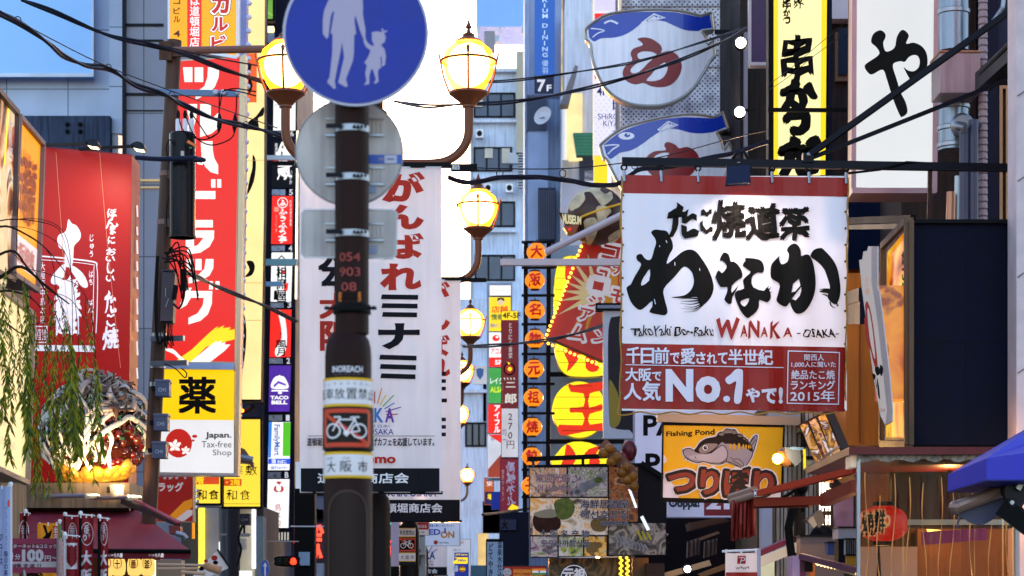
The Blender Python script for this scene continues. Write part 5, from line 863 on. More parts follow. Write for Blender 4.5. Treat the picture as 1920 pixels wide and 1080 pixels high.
fl = thing('flood_lamp', 'black flood lamp on the pole shining down onto the takoyaki banner', 'lamp', P(1385, 342, BD - .35)); m = MB(); m.prism(Pl(1385, 325, BD - .5), [(1366, 313), (1404, 311), (1407, 341), (1364, 343)], 0, -.12, mat('#16203a', .4, .3)); m.build('housing', fl, bev=.01)
m = MB(); m.bar(P(1364, 326, BD - .44), P(1364, 308, BD - .44), .02, .03, DSTEEL); m.bar(P(1407, 326, BD - .44), P(1407, 308, BD - .44), .02, .03, DSTEEL); m.bar(P(1364, 308, BD - .44), P(1407, 308, BD - .44), .03, .02, DSTEEL); m.bar(P(1385, 308, BD - .44), P(1385, 306, BD), .03, .03, DSTEEL); m.tube([P(1372, 300, BD), P(1380, 288, BD - .1), P(1395, 284, BD - .1), P(1402, 296, BD)], .015, DSTEEL); m.build('yoke', fl)
m = MB(); m.prism(Pl(1385, 344, BD - .42), [(1368, 343.5), (1404, 342), (1404, 344), (1368, 345)], 0, -.05, mat('#fff0d8', .3, e=12, var=0)); m.build('lens', fl)
la = bpy.data.lights.new('flood_beam', 'SPOT'); la.energy = 8; la.color = (1, .9, .76); la.spot_size = R(128); la.spot_blend = .9; la.shadow_soft_size = .08
lo = bpy.data.objects.new('flood_beam', la); COL.objects.link(lo); lo.location = P(1387, 346, BD - .42); lo.rotation_euler = (P(1392, 480, BD) - lo.location).to_track_quat('-Z', 'Y').to_euler()
# ------------------------------------------------------------------ right hand front stall
m = MB(); m.pbox(1713, 417, 1907, 834, 20, 1.45, mat('#060a1e', .7, sc=6, var=.3, bump=.05)); m.pbox(1706, 411, 1907, 418, 19.95, 1.6, BLACK); m.pbox(1706, 418, 1713, 832, 19.95, 1.5, mat('#3a3230', .5)); m.tube(smooth([P(1896, 705, 19.98), P(1893, 740, 19.97), P(1897, 770, 19.98), P(1900, 790, 19.98)], 4, False), .006, mat('#6a6a78', .5)); m.pbox(1810, 418, 1811, 834, 19.996, .004, BLACK); m.pbox(1713, 640, 1907, 641, 19.996, .004, BLACK); mesh_thing(m, 'sign_box', 'big flat navy side of a sign box in front of the pink wall', 'sign box')
SX = Pl(1705, 600, 19.96, yaw=-90)
r = thing('picture_sign', 'narrow lit food picture sign in a wooden frame on the side of the navy box', 'sign', SX(1690, 830))
m = MB(); q = [(1704, 414), (1658, 462), (1656, 832), (1704, 834)]; m.shape(SX, q, cellmat(['#5a1c08', '#c85a10', '#f0a020', '#ffd850', '#a84810'], 1.6, .85, dist=.6), .0); m.build('face', r)
m = MB(); WDm = mat('#6a4a34', .6, streak=.4); inn = [(1701, 428), (1663, 474), (1661, 820), (1701, 822)]; m.shape(SX, [q, inn], WDm, .03); 
for i in range(4): m.bar(SX(*q[i], .02), SX(*q[(i + 1) % 4], .02), .08, .06, WDm)
m.build('frame', r); m = MB()
m.vtext(SX, 'たこ焼道楽わなか', 1694, 470, 700, 8, L_INK, .08); m.build('lettering', r)
m = MB(); m.prism(Pl(1675, 640, 19.9), rect(1650, 535, 1706, 748), 0, -.3, cellmat(['#7a3008', '#b85a14', '#d8801c', '#e0901c', '#8a3c10'], 2.4, .8, dist=.5, seed=3)); mesh_thing(m, 'picture_board', 'orange lit picture panel of fried dumplings behind the oval sign', 'sign')
OP = Pl(1645, 640, 19.6, yaw=-62); ov = [(1611, 488), (1617, 486), (1619, 472), (1626, 470), (1628, 462), (1645, 462), (1645, 540), (1648, 546), (1655, 600), (1667, 700), (1673, 770), (1672, 790), (1660, 797), (1651, 780), (1644, 740), (1637, 700), (1624, 600), (1616, 540)]
S = Sign('oval_sign', 'white oval boat shaped sign with red ring seen edge on', 'sign', OP, ov, .012, mat('#ece4e0', .4, e=.32, var=.08), mat('#cbb4ae', .5)); S.shape([(1634, 464), (1645, 462), (1645, 540), (1648, 546), (1655, 600), (1667, 700), (1673, 770), (1672, 790), (1660, 797), (1663, 770), (1656, 700), (1645, 600), (1637, 546), (1634, 530)], mat('#b09a96', .5)); S.shape([smooth([(1622, 572), (1627, 566), (1634, 590), (1641, 640), (1646, 690), (1640, 688), (1632, 655), (1625, 615)], 2), smooth([(1626, 582), (1629, 580), (1634, 604), (1639, 645), (1641, 674), (1636, 660), (1630, 630)], 2)], RED); S.stroke([(1622, 596), (1627, 640), (1633, 655)], RED, 4)
for p in ([(1640, 690), (1648, 688), (1650, 700), (1644, 704)], [(1636, 700), (1642, 704), (1640, 712), (1637, 710)], [(1650, 684), (1656, 690), (1654, 704), (1650, 702)], [(1644, 706), (1648, 724), (1650, 748), (1646, 740)], [(1641, 708), (1644, 724), (1643, 728)]): S.shape(p, INK, sm=2)
S.vtext('たこ焼', 1626, 520, 552, 9, mat('#d8884a', .5, e=.2)); S.text('千日前', (1645, 766, 1660, 772), RED); S.done()
m = MB(); m.box(P(1586, 835, 29), P(1662, 505, 29) + Vector((0, 1, 0)), mat('#c06414', .45, e=.06, streak=.2)); m.bar(P(1612, 560, 28.98), P(1612, 830, 28.98), .02, .01, mat('#8a4410', .5)); m.bar(P(1612, 560, 28.98), P(1660, 560, 28.98), .02, .01, mat('#8a4410', .5)); mesh_thing(m, 'shop_wall', 'orange painted metal shop wall behind the oval sign', 'wall')
m = MB(); m.pbox(1590, 362, 1714, 506, 29.6, .5, mat('#152648', .12, .5, var=.6, sc=.9)); m.pbox(1586, 505, 1660, 512, 29, .6, COPPER); mesh_thing(m, 'glossy_fascia', 'glossy dark blue fascia under the white hiragana sign', 'fascia')
m = MB(); m.bar(P(1590, 414, 25), P(1712, 410, 21.4), .05, .07, BLACK); m.bar(P(1590, 426, 25), P(1706, 424, 21.4), .05, .05, DSTEEL); m.bar(P(1588, 562, 25), P(1622, 552, 22), .12, .13, NAVY); m.bar(P(1588, 578, 25), P(1622, 575, 22), .1, .12, NAVY); m.bar(P(1588, 598, 25), P(1622, 597, 22), .1, .11, NAVY); mesh_thing(m, 'sign_bracket', 'dark bracket arms reaching to the oval sign', 'bracket')
# vinyl sided stall
ST = 17.5
st = thing('stall', 'street stall with maroon roof edge and clear vinyl side curtain', 'stall', P(1760, 1400, ST + .5))
m = MB(); MR = mat('#5c1214', .4, .2, streak=.2); m.box(P(1592, 852, ST - .1), P(1912, 838, ST - .1) + Vector((0, 2.6, 0)), MR); m.build('roof_edge', st)
m = MB(); m.box((P(1606, 0, ST).x, ST - .03, 0), (P(1612, 0, ST).x, ST + .03, P(0, 852, ST).z), STEEL); m.pbox(1596, 852, 1607, 876, ST, .3, mat('#e6c2a0', .5, e=.15)); m.box((P(1905, 0, ST).x, ST + .02, 0), (P(1913, 0, ST).x, ST + .1, P(0, 852, ST).z), mat('#a89a98', .5)); m.build('post', st)
m = MB(); VN = vinylmat(); n = 90; pl = Pl(1760, 960, ST); rnd = random.Random(5); offs = [0]
for i in range(n): offs.append(offs[-1] * .85 + rnd.uniform(-.005, .005))
vs = []; fs = []
for j, y in enumerate((858, 900, 1000, 1400)):
    for i in range(n + 1): vs.append(pl(1612 + (1905 - 1612) * i / n + (rnd.uniform(-1, 1) if j else 0), y, offs[i] * (.4 + .5 * j) + .004 * math.sin(i * 2 + j)))
for j in range(3):
    for i in range(n): fs.append((j * (n + 1) + i, j * (n + 1) + i + 1, (j + 1) * (n + 1) + i + 1, (j + 1) * (n + 1) + i))
m.add(vs, fs, VN); m.build('vinyl_curtain', st, True)
m = MB(); cp = mat('#9a8a80', .35, var=.5, sc=9, bump=.5, bsc=12); vs = []; fs = []
for j, y in enumerate((851, 858, 864)):
    for i in range(61): vs.append(pl(1608 + 4.95 * i, y + rnd.uniform(-1, 1) + (0 if j < 2 else 3 * math.sin(i * .7)), .03 + .015 * math.sin(i * 1.9 + j)))
for j in range(2):
    for i in range(60): fs.append((j * 61 + i, j * 61 + i + 1, (j + 1) * 61 + i + 1, (j + 1) * 61 + i))
m.add(vs, fs, cp); m.build('gathered_hem', st, True)
m = MB()
for x in (1624, 1648, 1676, 1704, 1732, 1764, 1786, 1822, 1858, 1890):
    y = rnd.uniform(880, 940); n_ = 12; a = rnd.uniform(0, 6); m.tube([pl(x + (2.5 + 4 * i / n_) * math.sin(a + i * .55), y + (1150 - y) * i / n_, .035) for i in range(n_ + 1)], [.001 + .0045 * abs(math.sin(a + i * .7)) for i in range(n_ + 1)], mat('#c07a44', .25, .3), 6)
m.build('fold_glint', st, True)  # copper strands along the folds, bright streaks put into their colour
# inside the stall
m = MB(); m.pbox(1612, 1025, 1720, 1400, ST + 2.4, .1, mat('#7a6a68', .6)); m.pbox(1612, 850, 1925, 1400, ST + 2.6, .1, mat('#5e2c0a', .6, streak=.5, var=.6)); m.pbox(1720, 992, 1912, 1400, ST + 2.45, .1, mat('#6a3a14', .5, var=.6, sc=2)); mesh_thing(m, 'stall_backwall', 'warm brown back wall inside the vinyl stall', 'wall')
m = MB(); m.pbox(1672, 885, 1915, 975, ST + 1.2, .1, mat('#48060e', .6)); m.pbox(1670, 974, 1915, 984, ST + 1.15, .15, mat('#b0a090', .5)); m.pbox(1670, 984, 1915, 990, ST + 1.2, .12, mat('#4c1216', .5)); mesh_thing(m, 'menu_fascia', 'dark maroon fascia with a pale rail inside the stall', 'fascia')
m = MB(); m.prism(Pl(1790, 1005, ST + 1.0), [(1728, 998), (1850, 990), (1852, 1012), (1730, 1022)], 0, -.02, mat('#8a1a4a', .5, e=.1)); m.prism(Pl(1750, 994, ST + 1.1), [(1738, 992), (1766, 994), (1740, 997)], 0, -.02, mat('#ffd860', .4, e=3)); mesh_thing(m, 'counter_banner', 'magenta strip hanging inside the stall', 'banner')
lc = P(1656, 982, ST + .5); k = ST / F
r = thing('paper_lantern', 'big red paper lantern with black lettering inside the vinyl stall', 'lantern', lc - Vector((0, 0, 50 * k)))
m = MB(); pr = [(22 * k, -34 * k)]; 
for i in range(-10, 11): t = i / 10.5; pr.append((46 * k * (1 - abs(t) ** 3.2) ** .5 * (1 + .012 * (i % 2)), 34 * k * t))
pr.append((22 * k, 34 * k)); m.lathe(lc, pr, mat('#e0261a', .45, e=.42, var=.1), 28); m.build('lantern_body', r, True)
m = MB(); m.lathe(lc - Vector((0, 0, 42 * k)), [(20 * k, 0), (22 * k, 8 * k)], BLACK, 18); m.lathe(lc + Vector((0, 0, 34 * k)), [(22 * k, 0), (20 * k, 8 * k)], BLACK, 18); m.build('cap', r)
m = MB(); pl2 = Pl(1640, 982, ST + .5); pl2.cuts = [1610 + 5 * i for i in range(16)]
for ch, q in (('焼', (1614, 962, 1634, 1004)), ('鮮', (1634, 958, 1652, 1000))): m.text(pl2, ch, q, mat('#ffb070', .5, e=.4), .1); m.text(pl2, ch, q, INK, .03)
m.shape(pl2, [ell(1656, 978, 6, 11), ell(1655, 978, 3, 6)], mat('#ffb070', .5, e=.4))
for v in m.v:
    x = (v.x - lc.x); zz_ = (v.z - lc.z) / (34 * k); rad = 46 * k * (1 - min(.999, abs(zz_)) ** 3.2) ** .5; v.y = lc.y - math.sqrt(max(1e-6, rad * rad - x * x)) - .012 - (ST + .5 - v.y)
m.build('lettering', r)
for i, (x, y, en) in enumerate(((1648, 1102, 8), (1780, 932, 14), (1880, 932, 12))):  # unseen bulbs and point lights added to warm the inside of the stall
    lm = thing('added_bulb', ('unseen warm bulb added on a cord below the red lantern', 'unseen warm bulb added behind the maroon fascia, nearer the lantern', 'unseen warm bulb added behind the maroon fascia, nearer the pink wall')[i], 'lamp', P(x, y, ST + 1.9)); m = MB(); m.ball(P(x, y, ST + 1.9), .05, mat('#ffb040', .4, e=12, var=0), 12, 8); m.build('bulb', lm); m = MB(); m.lathe(P(x, y - 12, ST + 1.9), [(.02, 0), (.03, .02), (.02, .06), (.008, .3)], BLACK, 10); m.build('socket', lm)
    pt = bpy.data.lights.new('stall_fill', 'POINT'); pt.energy = en * .2; pt.color = (1, .55, .2); pt.shadow_soft_size = .06; po = bpy.data.objects.new('stall_fill', pt); COL.objects.link(po); po.location = P(x, y, ST + 1.8)
m = MB(); m.box((3.0, ST + .2, 0), (4.2, ST + 2, .95), mat('#6a3a1c', .5)); mesh_thing(m, 'stall_counter', 'wooden counter inside the vinyl stall', 'counter')
# blue awning corner
aw = thing('awning', 'bright blue vinyl awning corner at the right edge', 'awning', P(1860, 925, 15.5)); m = MB(); BA = mat('#0f1ca6', .35, sc=2, var=.08); d0 = 15.5
A = P(1777, 890, d0); B = P(1850, 877, d0 - .7); Cc = P(1990, 877, d0 - .7); D0 = P(1777, 921, d0); E0 = P(1850, 899, d0 - .7); F0 = P(1990, 899, d0 - .7); T1 = P(1925, 803, d0 + 1.4); T2 = P(1925, 808, d0 - .2); T3 = P(2010, 800, d0 + .2)
A2 = P(1850, 859, d0 - .7)
m.add([A, A2, T2, T1], [(0, 1, 2, 3)], BA); m.add([A, D0, E0, A2], [(0, 1, 2, 3)], BA); m.add([A2, E0, F0, P(1990, 840, d0 - .7)], [(0, 1, 2, 3)], BA); m.add([A2, P(1990, 840, d0 - .7), T3, T2], [(0, 1, 2, 3)], BA); m.add([D0, E0, F0, P(1990, 921, d0)], [(0, 1, 2, 3)], mat('#0a1060', .6)); o = m.build('canopy', aw)
so = o.modifiers.new('thickness', 'SOLIDIFY'); so.thickness = .01
m = MB(); m.tube([P(1792, 952, 15.2), P(1884, 918, 15.2)], .045, mat('#8a6a5c', .3, .7), 12); m.ball(P(1792, 952, 15.2), .05, mat('#8a6a5c', .3, .7), 10, 6); m.bar(P(1880, 916, 15.2), P(1920, 900, 15.1), .1, .12, BLACK); m.bar(P(1882, 950, 15.1), P(1935, 990, 15), .12, .12, BLACK); m.prism(Pl(1898, 930, 15.05), smooth([(1884, 912), (1918, 902), (1924, 930), (1916, 952), (1892, 948)], 2), 0, -.08, mat('#1a1a22', .3, .6)); m.prism(Pl(1898, 942, 15.0), ell(1898, 942, 9, 9, 16), 0, -.05, DSTEEL); m.prism(Pl(1912, 912, 15.0), [(1905, 915), (1912, 903), (1920, 908), (1913, 920)], 0, -.04, STEEL); m.prism(Pl(1898, 942, 14.98), ell(1898, 942, 4, 4, 12), .02, -.05, STEEL); m.build('winding_arm', aw)
m = MB(); pl = Pl(1840, 960, 15.25); fl_ = smooth([(1793, 956), (1882, 922), (1880, 945), (1868, 968), (1852, 980), (1836, 985), (1815, 978), (1802, 970), (1796, 990), (1793, 985), (1798, 966)], 2); m.prism(pl, fl_, 0, -.012, mat('#4a4a66', .4, bump=.4, bsc=8, trans=.3)); m.build('hanging_cloth', aw)
# folding arm awning in red
r = thing('awning', 'rolled red awning with folding arms and hanging cloth in front of the fishing sign', 'awning', P(1400, 1015, 19)); m = MB(); RA = mat('#b8321c', .45, sc=3); m.bar(P(1412, 928, 19), P(1606, 881, 17.8), .07, .05, RA); m.bar(P(1418, 942, 19), P(1546, 938, 18.6), .09, .07, mat('#8a2a14', .45)); m.bar(P(1546, 938, 18.6), P(1606, 912, 17.8), .08, .1, mat('#8a2a14', .45)); m.bar(P(1416, 950, 19.1), P(1520, 948, 18.7), .05, .03, mat('#6a2010', .5)); m.build('folding_arm', r)
m = MB(); m.tube([P(1371, 936, 19.2), P(1416, 922, 19)], .05, mat('#8a6a5a', .4, .4), 12); m.tube([P(1371, 941, 19.15), P(1416, 927, 18.95)], .03, mat('#a08070', .4, .4), 10); m.pbox(1414, 918, 1428, 931, 18.9, .12, mat('#b8bcd0', .3, .3)); 
for dx, dy in ((1, 1), (11, 1), (1, 10), (11, 10)): m.ball(P(1415 + dx, 919 + dy, 18.9), .008, BLACK, 6, 4)
m.build('roller', r); m = MB(); RCm = mat('#8f2a22', .6, bump=.2); vs = []; fs = []; pl = Pl(1395, 980, 19.1)
for j, y in enumerate((938, 960, 985, 1013)):
    for i in range(25): vs.append(pl(1373 + i * 1.78 + j * (-.6 if i < 20 else .3), y - i * .3 + (math.sin(i * .8) * 2 if j == 3 else 0), .03 * math.sin(i * 1.5) + .02 * math.sin(i * .6 + j)))
for j in range(3):
    for i in range(24): fs.append((j * 25 + i, j * 25 + i + 1, (j + 1) * 25 + i + 1, (j + 1) * 25 + i))
m.add(vs, fs, RCm); o = m.build('hanging_cloth', r, True); so = o.modifiers.new('thickness', 'SOLIDIFY'); so.thickness = .006
# fishing pond sign
FP = Pl(1355, 868, 26)
S = Sign('shop_sign', 'yellow fishing pond sign with a drawn sturgeon and red hiragana', 'sign', FP, [(1243, 793), (1470, 797), (1465, 942), (1241, 937)], .06, mat('#dca006', .45, e=.08, var=.12, sc=2.5), BLACK, frame=3, frm=BLACK); z = lambda p: zm(p, 1230, 790, 6.75)
S.shape(smooth(z([(85, 720), (150, 740), (230, 810), (290, 880), (290, 960), (200, 990), (85, 990)]), 2), mat('#d8cfe0', .5, e=.1)); S.shape(smooth(z([(90, 420), (125, 460), (130, 510), (90, 530)]), 2), mat('#d8cfe0', .5, e=.1)); S.shape(smooth(z([(1450, 960), (1580, 880), (1580, 960)]), 2), mat('#d8cfe0', .5, e=.1))
S.text('Fishing Pond', [(1249, 809), (1340, 804), (1340, 818), (1249, 821)], L_INK, .03)
FG = mat('#948893', .5, e=.06); FDK = mat('#241a1c', .5); FO = mat('#2a2024', .5); FWH = mat('#cfc6cc', .5, e=.1)
body = smooth(z([(340, 380), (370, 350), (430, 340), (490, 362), (560, 270), (640, 220), (760, 195), (790, 150), (850, 132), (890, 95), (950, 105), (1000, 105), (1035, 155), (1090, 180), (1150, 235), (1200, 295), (1225, 390), (1195, 480), (1110, 590), (1000, 545), (900, 510), (820, 540), (700, 535), (600, 508), (540, 525), (440, 500), (370, 450)]), 3)
tail = smooth(z([(1185, 280), (1230, 200), (1270, 175), (1282, 200), (1265, 280), (1225, 400), (1200, 340)]), 3)
for sh in (tail, body): c_ = (sum(p[0] for p in sh) / len(sh), sum(p[1] for p in sh) / len(sh)); S.stroke(sh + sh[:2], FWH, 6, n=1)
for p in ([(680, 590), (720, 540), (790, 540), (720, 590)], [(950, 620), (1000, 570), (1050, 590), (1010, 620)], [(350, 490), (385, 455), (410, 470), (400, 500)]): S.shape(z(p), FWH)
S.shape(tail, FG); S.stroke(tail + tail[:2], FO, 1.6, n=1); S.shape(body, FG); S.shape(smooth(z([(490, 365), (560, 270), (640, 222), (760, 198), (795, 155), (890, 150), (1000, 150), (1100, 200), (1195, 300), (1215, 385), (1120, 330), (950, 285), (880, 285), (830, 265), (760, 345), (680, 405), (570, 408), (500, 390)]), 3), FDK); S.shape(smooth(z([(545, 350), (610, 290), (700, 280), (785, 292), (720, 360), (640, 400), (565, 400)]), 3), mat('#8a7676', .5, e=.05))
for x, y, rx, ry in ((830, 160, 35, 22), (905, 125, 35, 20), (990, 140, 25, 22), (1065, 180, 30, 18), (1120, 222, 16, 12), (1150, 245, 14, 10)): S.shape(z(ell(x, y, rx, ry, 14)), mat('#7f7268', .5)); S.stroke(z(ell(x, y, rx + 6, ry + 6, 14, 180, 360)), FO, 1, n=1)
for x, h_ in ((940, 40), (990, 46), (1050, 50), (1105, 35), (1140, 32), (1175, 28), (1200, 22)): S.shape(smooth(z([(x - 18 * h_ / 46, 320), (x, 320 - h_), (x + 18 * h_ / 46, 320), (x, 325 + h_)]), 2), mat('#c8920c', .5, e=.1))
S.shape(z(ell(622, 335, 42, 44, 22)), FO); S.shape(z(ell(622, 335, 36, 38, 22)), FWH); S.shape(z(ell(625, 335, 22, 24, 18)), FO); S.shape(z(ell(632, 327, 6, 7, 10)), FWH)
S.shape(smooth(z([(790, 330), (850, 305), (890, 350), (905, 410), (880, 480), (820, 520), (700, 515), (560, 500), (450, 480), (420, 440), (560, 420), (690, 410)]), 3), mat('#aca0ac', .5, e=.06)); S.stroke(smooth(z([(690, 408), (790, 330), (850, 303), (890, 350), (908, 410), (890, 480), (820, 525)]), 2, False), FO, 1.4, n=1)
S.stroke(body + body[:2], FO, 1.5, n=1)
for p in ([(895, 480), (900, 510), (1000, 560), (1108, 590)], [(965, 495), (1050, 540), (1105, 585)], [(940, 455), (985, 480), (1040, 475), (1100, 525), (1108, 580)], [(1200, 260), (1250, 200)], [(1210, 300), (1262, 230)], [(490, 440), (510, 475)], [(360, 470), (385, 450)], [(395, 490), (405, 465)]): S.stroke(z(p), FO, 1.1)
for ch, q in (('つ', (150, 645, 500, 890)), ('り', (560, 610, 800, 930)), ('ぼ', (860, 605, 1200, 935)), ('り', (1235, 630, 1495, 950))):
    qq = zm([(q[0], q[1]), (q[2], q[3])], 1230, 790, 6.75); g_ = 0
    for bo, mm, gr_ in ((.125, FWH, 3.2), (.098, FO, 2.2), (.04, mat('#84241c', .5, e=.06), 0)): S.text(ch, (qq[0][0] - gr_, qq[0][1] - gr_, qq[1][0] + gr_, qq[1][1] + gr_), mm, bo)
S.done(); m = MB(); m.bar(P(1232, 783, 26), P(1500, 790, 26), .07, .1, mat('#9a8878', .35, .6)); m.bar(P(1240, 792, 26), P(1472, 796, 26), .02, .02, DSTEEL); mesh_thing(m, 'support_rail', 'copper toned rail above the yellow fishing sign', 'rail')
r = thing('flood_lamp', 'blue grey flood lamp glaring orange at the right edge of the fishing sign', 'lamp', P(1470, 880, 24)); m = MB(); m.ball(P(1458, 860, 24), .055, mat('#ffb02a', .3, e=60, var=0), 16, 10); m.build('bulb', r, True); m = MB(); m.lathe(P(1462, 858, 24.05), [(.07, 0), (.11, .08), (.11, .2), (.05, .3)], mat('#3a2c22', .4), 18, Vector((.8, .6, .1))); m.prism(Pl(1488, 850, 24), [(1471, 838), (1500, 842), (1502, 866), (1492, 874), (1476, 858)], 0, -.15, mat('#22304a', .4)); m.bar(P(1482, 840, 23.98), P(1506, 842, 23.98), .03, .03, mat('#2a4a7a', .4)); m.build('housing', r)
pt = bpy.data.lights.new('flood_glow', 'POINT'); pt.energy = 12; pt.color = (1, .6, .2); pt.shadow_soft_size = .06; po = bpy.data.objects.new('flood_glow', pt); COL.objects.link(po); po.location = P(1455, 862, 23.8)
# pachinko style sign behind
S = board('shop_sign', 'white and maroon sign with large serif letters behind the yellow fishing sign', 1189, 768, 1482, 970, 31, .2, mat('#c9cbe2', .5, e=.12), mat('#8a8ca4', .5)); MRN = mat('#7d2026', .5, e=.06)
S.shape(rect(1190, 904, 1250, 969), MRN); S.shape(rect(1320, 930, 1390, 967), MRN); S.text('PARTY', (1206, 778, 1372, 817), INK, .03); S.text('P', (1210, 850, 1238, 890), INK, .03); S.text('Ooppa!', (1254, 934, 1312, 956), mat('#1c2a40', .5), .05); S.text('21', (1324, 930, 1368, 955), mat('#dcd8ea', .5, e=.1), .06)
for i in range(9): S.shape(rect(1256 + i * 5, 938, 1258 + i * 5, 946), mat('#1c2a40', .5))
S.done()
# food picture board
def shade(h):
    v = [int(h[i:i + 2], 16) for i in (1, 3, 5)]; g = sum(v) / 3; return '#' + ''.join('%02x' % int(min(255, max(0, (g + (c - g) * 1.7) * .92 + a))) for c, a in zip(v, (6, 0, -10)))
r = thing('menu_board', 'dark framed food picture menu board with Chinese and Korean lettering', 'menu board', P(1095, 1045, 30)); pl = Pl(1100, 960, 30); m = MB(); m.prism(pl, [(991, 872), (1202, 868), (1250, 900), (1250, 1040), (994, 1046)], 0, -.12, mat('#161318', .5)); m.build('cabinet', r)
m = MB()
for i, (q, cols, sc_) in enumerate((((993, 877, 1062, 931), ['#3a2420', '#9a8478', '#d8c8bc', '#b87a4a', '#e8e0dc'], 3.5), ((1065, 876, 1139, 931), ['#2a2426', '#8a8088', '#c8c0c8', '#5a6a2a', '#e0dce0'], 4.2), ((1142, 876, 1196, 978), ['#2a1a14', '#6a3a2a', '#9a6a4a', '#3a2a22', '#b89a84'], 3.2), ((994, 934, 1140, 1003), ['#3a2014', '#c8b8ac', '#efe8e4', '#c89a4a', '#e8e0d8'], 2.0), ((995, 1006, 1045, 1044), ['#4a3a4a', '#9a8a98', '#d0c8d0', '#6a7a3a'], 4.5), ((1048, 1006, 1093, 1043), ['#3a3a2a', '#8a9a4a', '#c8c0c0', '#e0dcdc'], 5), ((1096, 1006, 1137, 1043), ['#6a4a2a', '#c89a5a', '#e8c890', '#b8b0b0'], 5), ((1142, 981, 1248, 1040), ['#14121a', '#3a343c', '#6a6468', '#a8a0a0', '#2a2a1a'], 2.6))): m.shape(pl, rect(*q), cellmat([shade(h) for h in cols], sc_ * 1.7, .1, dist=1.5, seed=i * 1.7))
def dish(pts, c_): m.shape(pl, pts, c_, sm=3)
CR = mat('#8a8488', .5, e=.0, var=.3, sc=8); GRN = mat('#5c681e', .5, e=.0, var=.5, sc=14); MEAT = mat('#3c1c16', .5, e=.0, var=.4, sc=8)
dish([(1000, 968), (1020, 958), (1046, 964), (1050, 990), (1020, 1000), (1002, 990)], MEAT); dish([(1002, 962), (1030, 954), (1048, 960), (1040, 970), (1010, 970)], mat('#94886c', .5)); dish([(1040, 940), (1066, 934), (1078, 950), (1070, 970), (1050, 974), (1042, 960)], GRN); dish([(1108, 978), (1130, 965), (1140, 980), (1132, 996), (1112, 994)], mat('#7c5a28', .5))
for i in range(5): dish([(1078 + i * 11, 925 - i * 7), (1090 + i * 11, 905 - i * 5), (1098 + i * 10, 910 - i * 5), (1088 + i * 11, 930 - i * 6)], CR)
dish(ell(1083, 922, 9, 7, 10), CR); dish(ell(1083, 922, 5, 4, 10), mat('#5a5054', .5)); dish(ell(1122, 900, 8, 6, 9), GRN)
for i in range(9): m.stroke(pl, [(1152 + i * 7, 1000 + i * 2.6), (1158 + i * 7, 1012 + i * 2.2), (1156 + i * 7, 1024 + i * 1.4)], CR, 3.4)
for i in range(5): dish(ell(1106 + (i % 3) * 8, 1022 + (i // 3) * 8, 7, 6, 9), mat('#8a6630', .5, var=.3, sc=9))
for i in range(3): m.stroke(pl, [(1195 + i * 9, 994 + i * 2), (1203 + i * 9, 1012)], mat('#a89a2a', .5, e=.1), 4)
m.build('photo', r); m = MB(); PK = mat('#8a3a40', .5, e=.1); LT = mat('#b4acb8', .5); 
for t, q, mm in (('欢迎光临', (1004, 888, 1068, 904), PK), ('어서오세요', (1008, 908, 1070, 922), PK), ('初めつけやおませ', (1024, 926, 1072, 932), PK), ('海鮮居酒屋', (1088, 937, 1178, 953), INK), ('해선호프집', (1088, 957, 1177, 973), INK), ('海鮮居酒屋', (1126, 977, 1178, 986), INK), ('大 阪 名 产 物', (1012, 994, 1105, 1008), INK), ('오오사까특산품', (1014, 1012, 1106, 1026), INK), ('大阪名物', (1015, 1030, 1045, 1036), INK)): m.text(pl, t, q, LT, .05); m.text(pl, t, q, mm, .012)
m.build('lettering', r); m = MB(); m.bar(P(990, 861, 29.8), P(1142, 855, 29.8), .05, .06, BLACK); m.tube([P(1000, 862, 29.8), P(1000, 873, 29.9)], .02, STEEL); m.tube([P(1093, 858, 29.8), P(1093, 870, 29.9)], .02, BLACK); m.bar(P(1202, 868, 29.95), P(1252, 900, 29.95), .06, .06, BLACK); m.build('hanger', r)
# dumpling skewer ornament
r = thing('dumpling_ornament', 'wooden tray ornament of golden round dumplings above the menu board', 'ornament', P(1165, 905, 29)); m = MB(); m.prism(Pl(1160, 860, 29.1), [(1124, 836), (1136, 822), (1192, 876), (1192, 896), (1186, 892)], 0, -.5, mat('#7a4a34', .5)); m.build('tray', r)
m = MB(); DG = mat('#8a5418', .35, e=.0, var=.35, sc=9, bump=.1)
for x, y in ((1131, 850), (1143, 841), (1146, 866), (1156, 858), (1165, 886), (1174, 876), (1176, 900), (1186, 893), (1188, 912)): m.ball(P(x, y, 28.95), .064, DG, 16, 10)
m.build('dumpling', r, True)
m = MB(); m.ball(P(1180, 845, 29.3), .1, mat('#5a1c24', .3), 12, 8, (1, 1, 1.4)); m.ball(P(1172, 856, 29.3), .08, mat('#7a2028', .3), 12, 8); mesh_thing(m, 'octopus_ornament', 'dark red ornament lump behind the dumpling tray', 'ornament', sm=True)
m = MB(); m.bar(P(1180, 917, 29.5), P(1193, 952, 29.5), .03, .03, mat('#dfeaf0', .3, e=1.2)); m.bar(P(1203, 968, 29.5), P(1216, 994, 29.5), .05, .04, mat('#dfeaf0', .3, e=1.0)); mesh_thing(m, 'tube_lamp', 'slanting pale tube lamp between the menu board and the maroon sign', 'lamp')
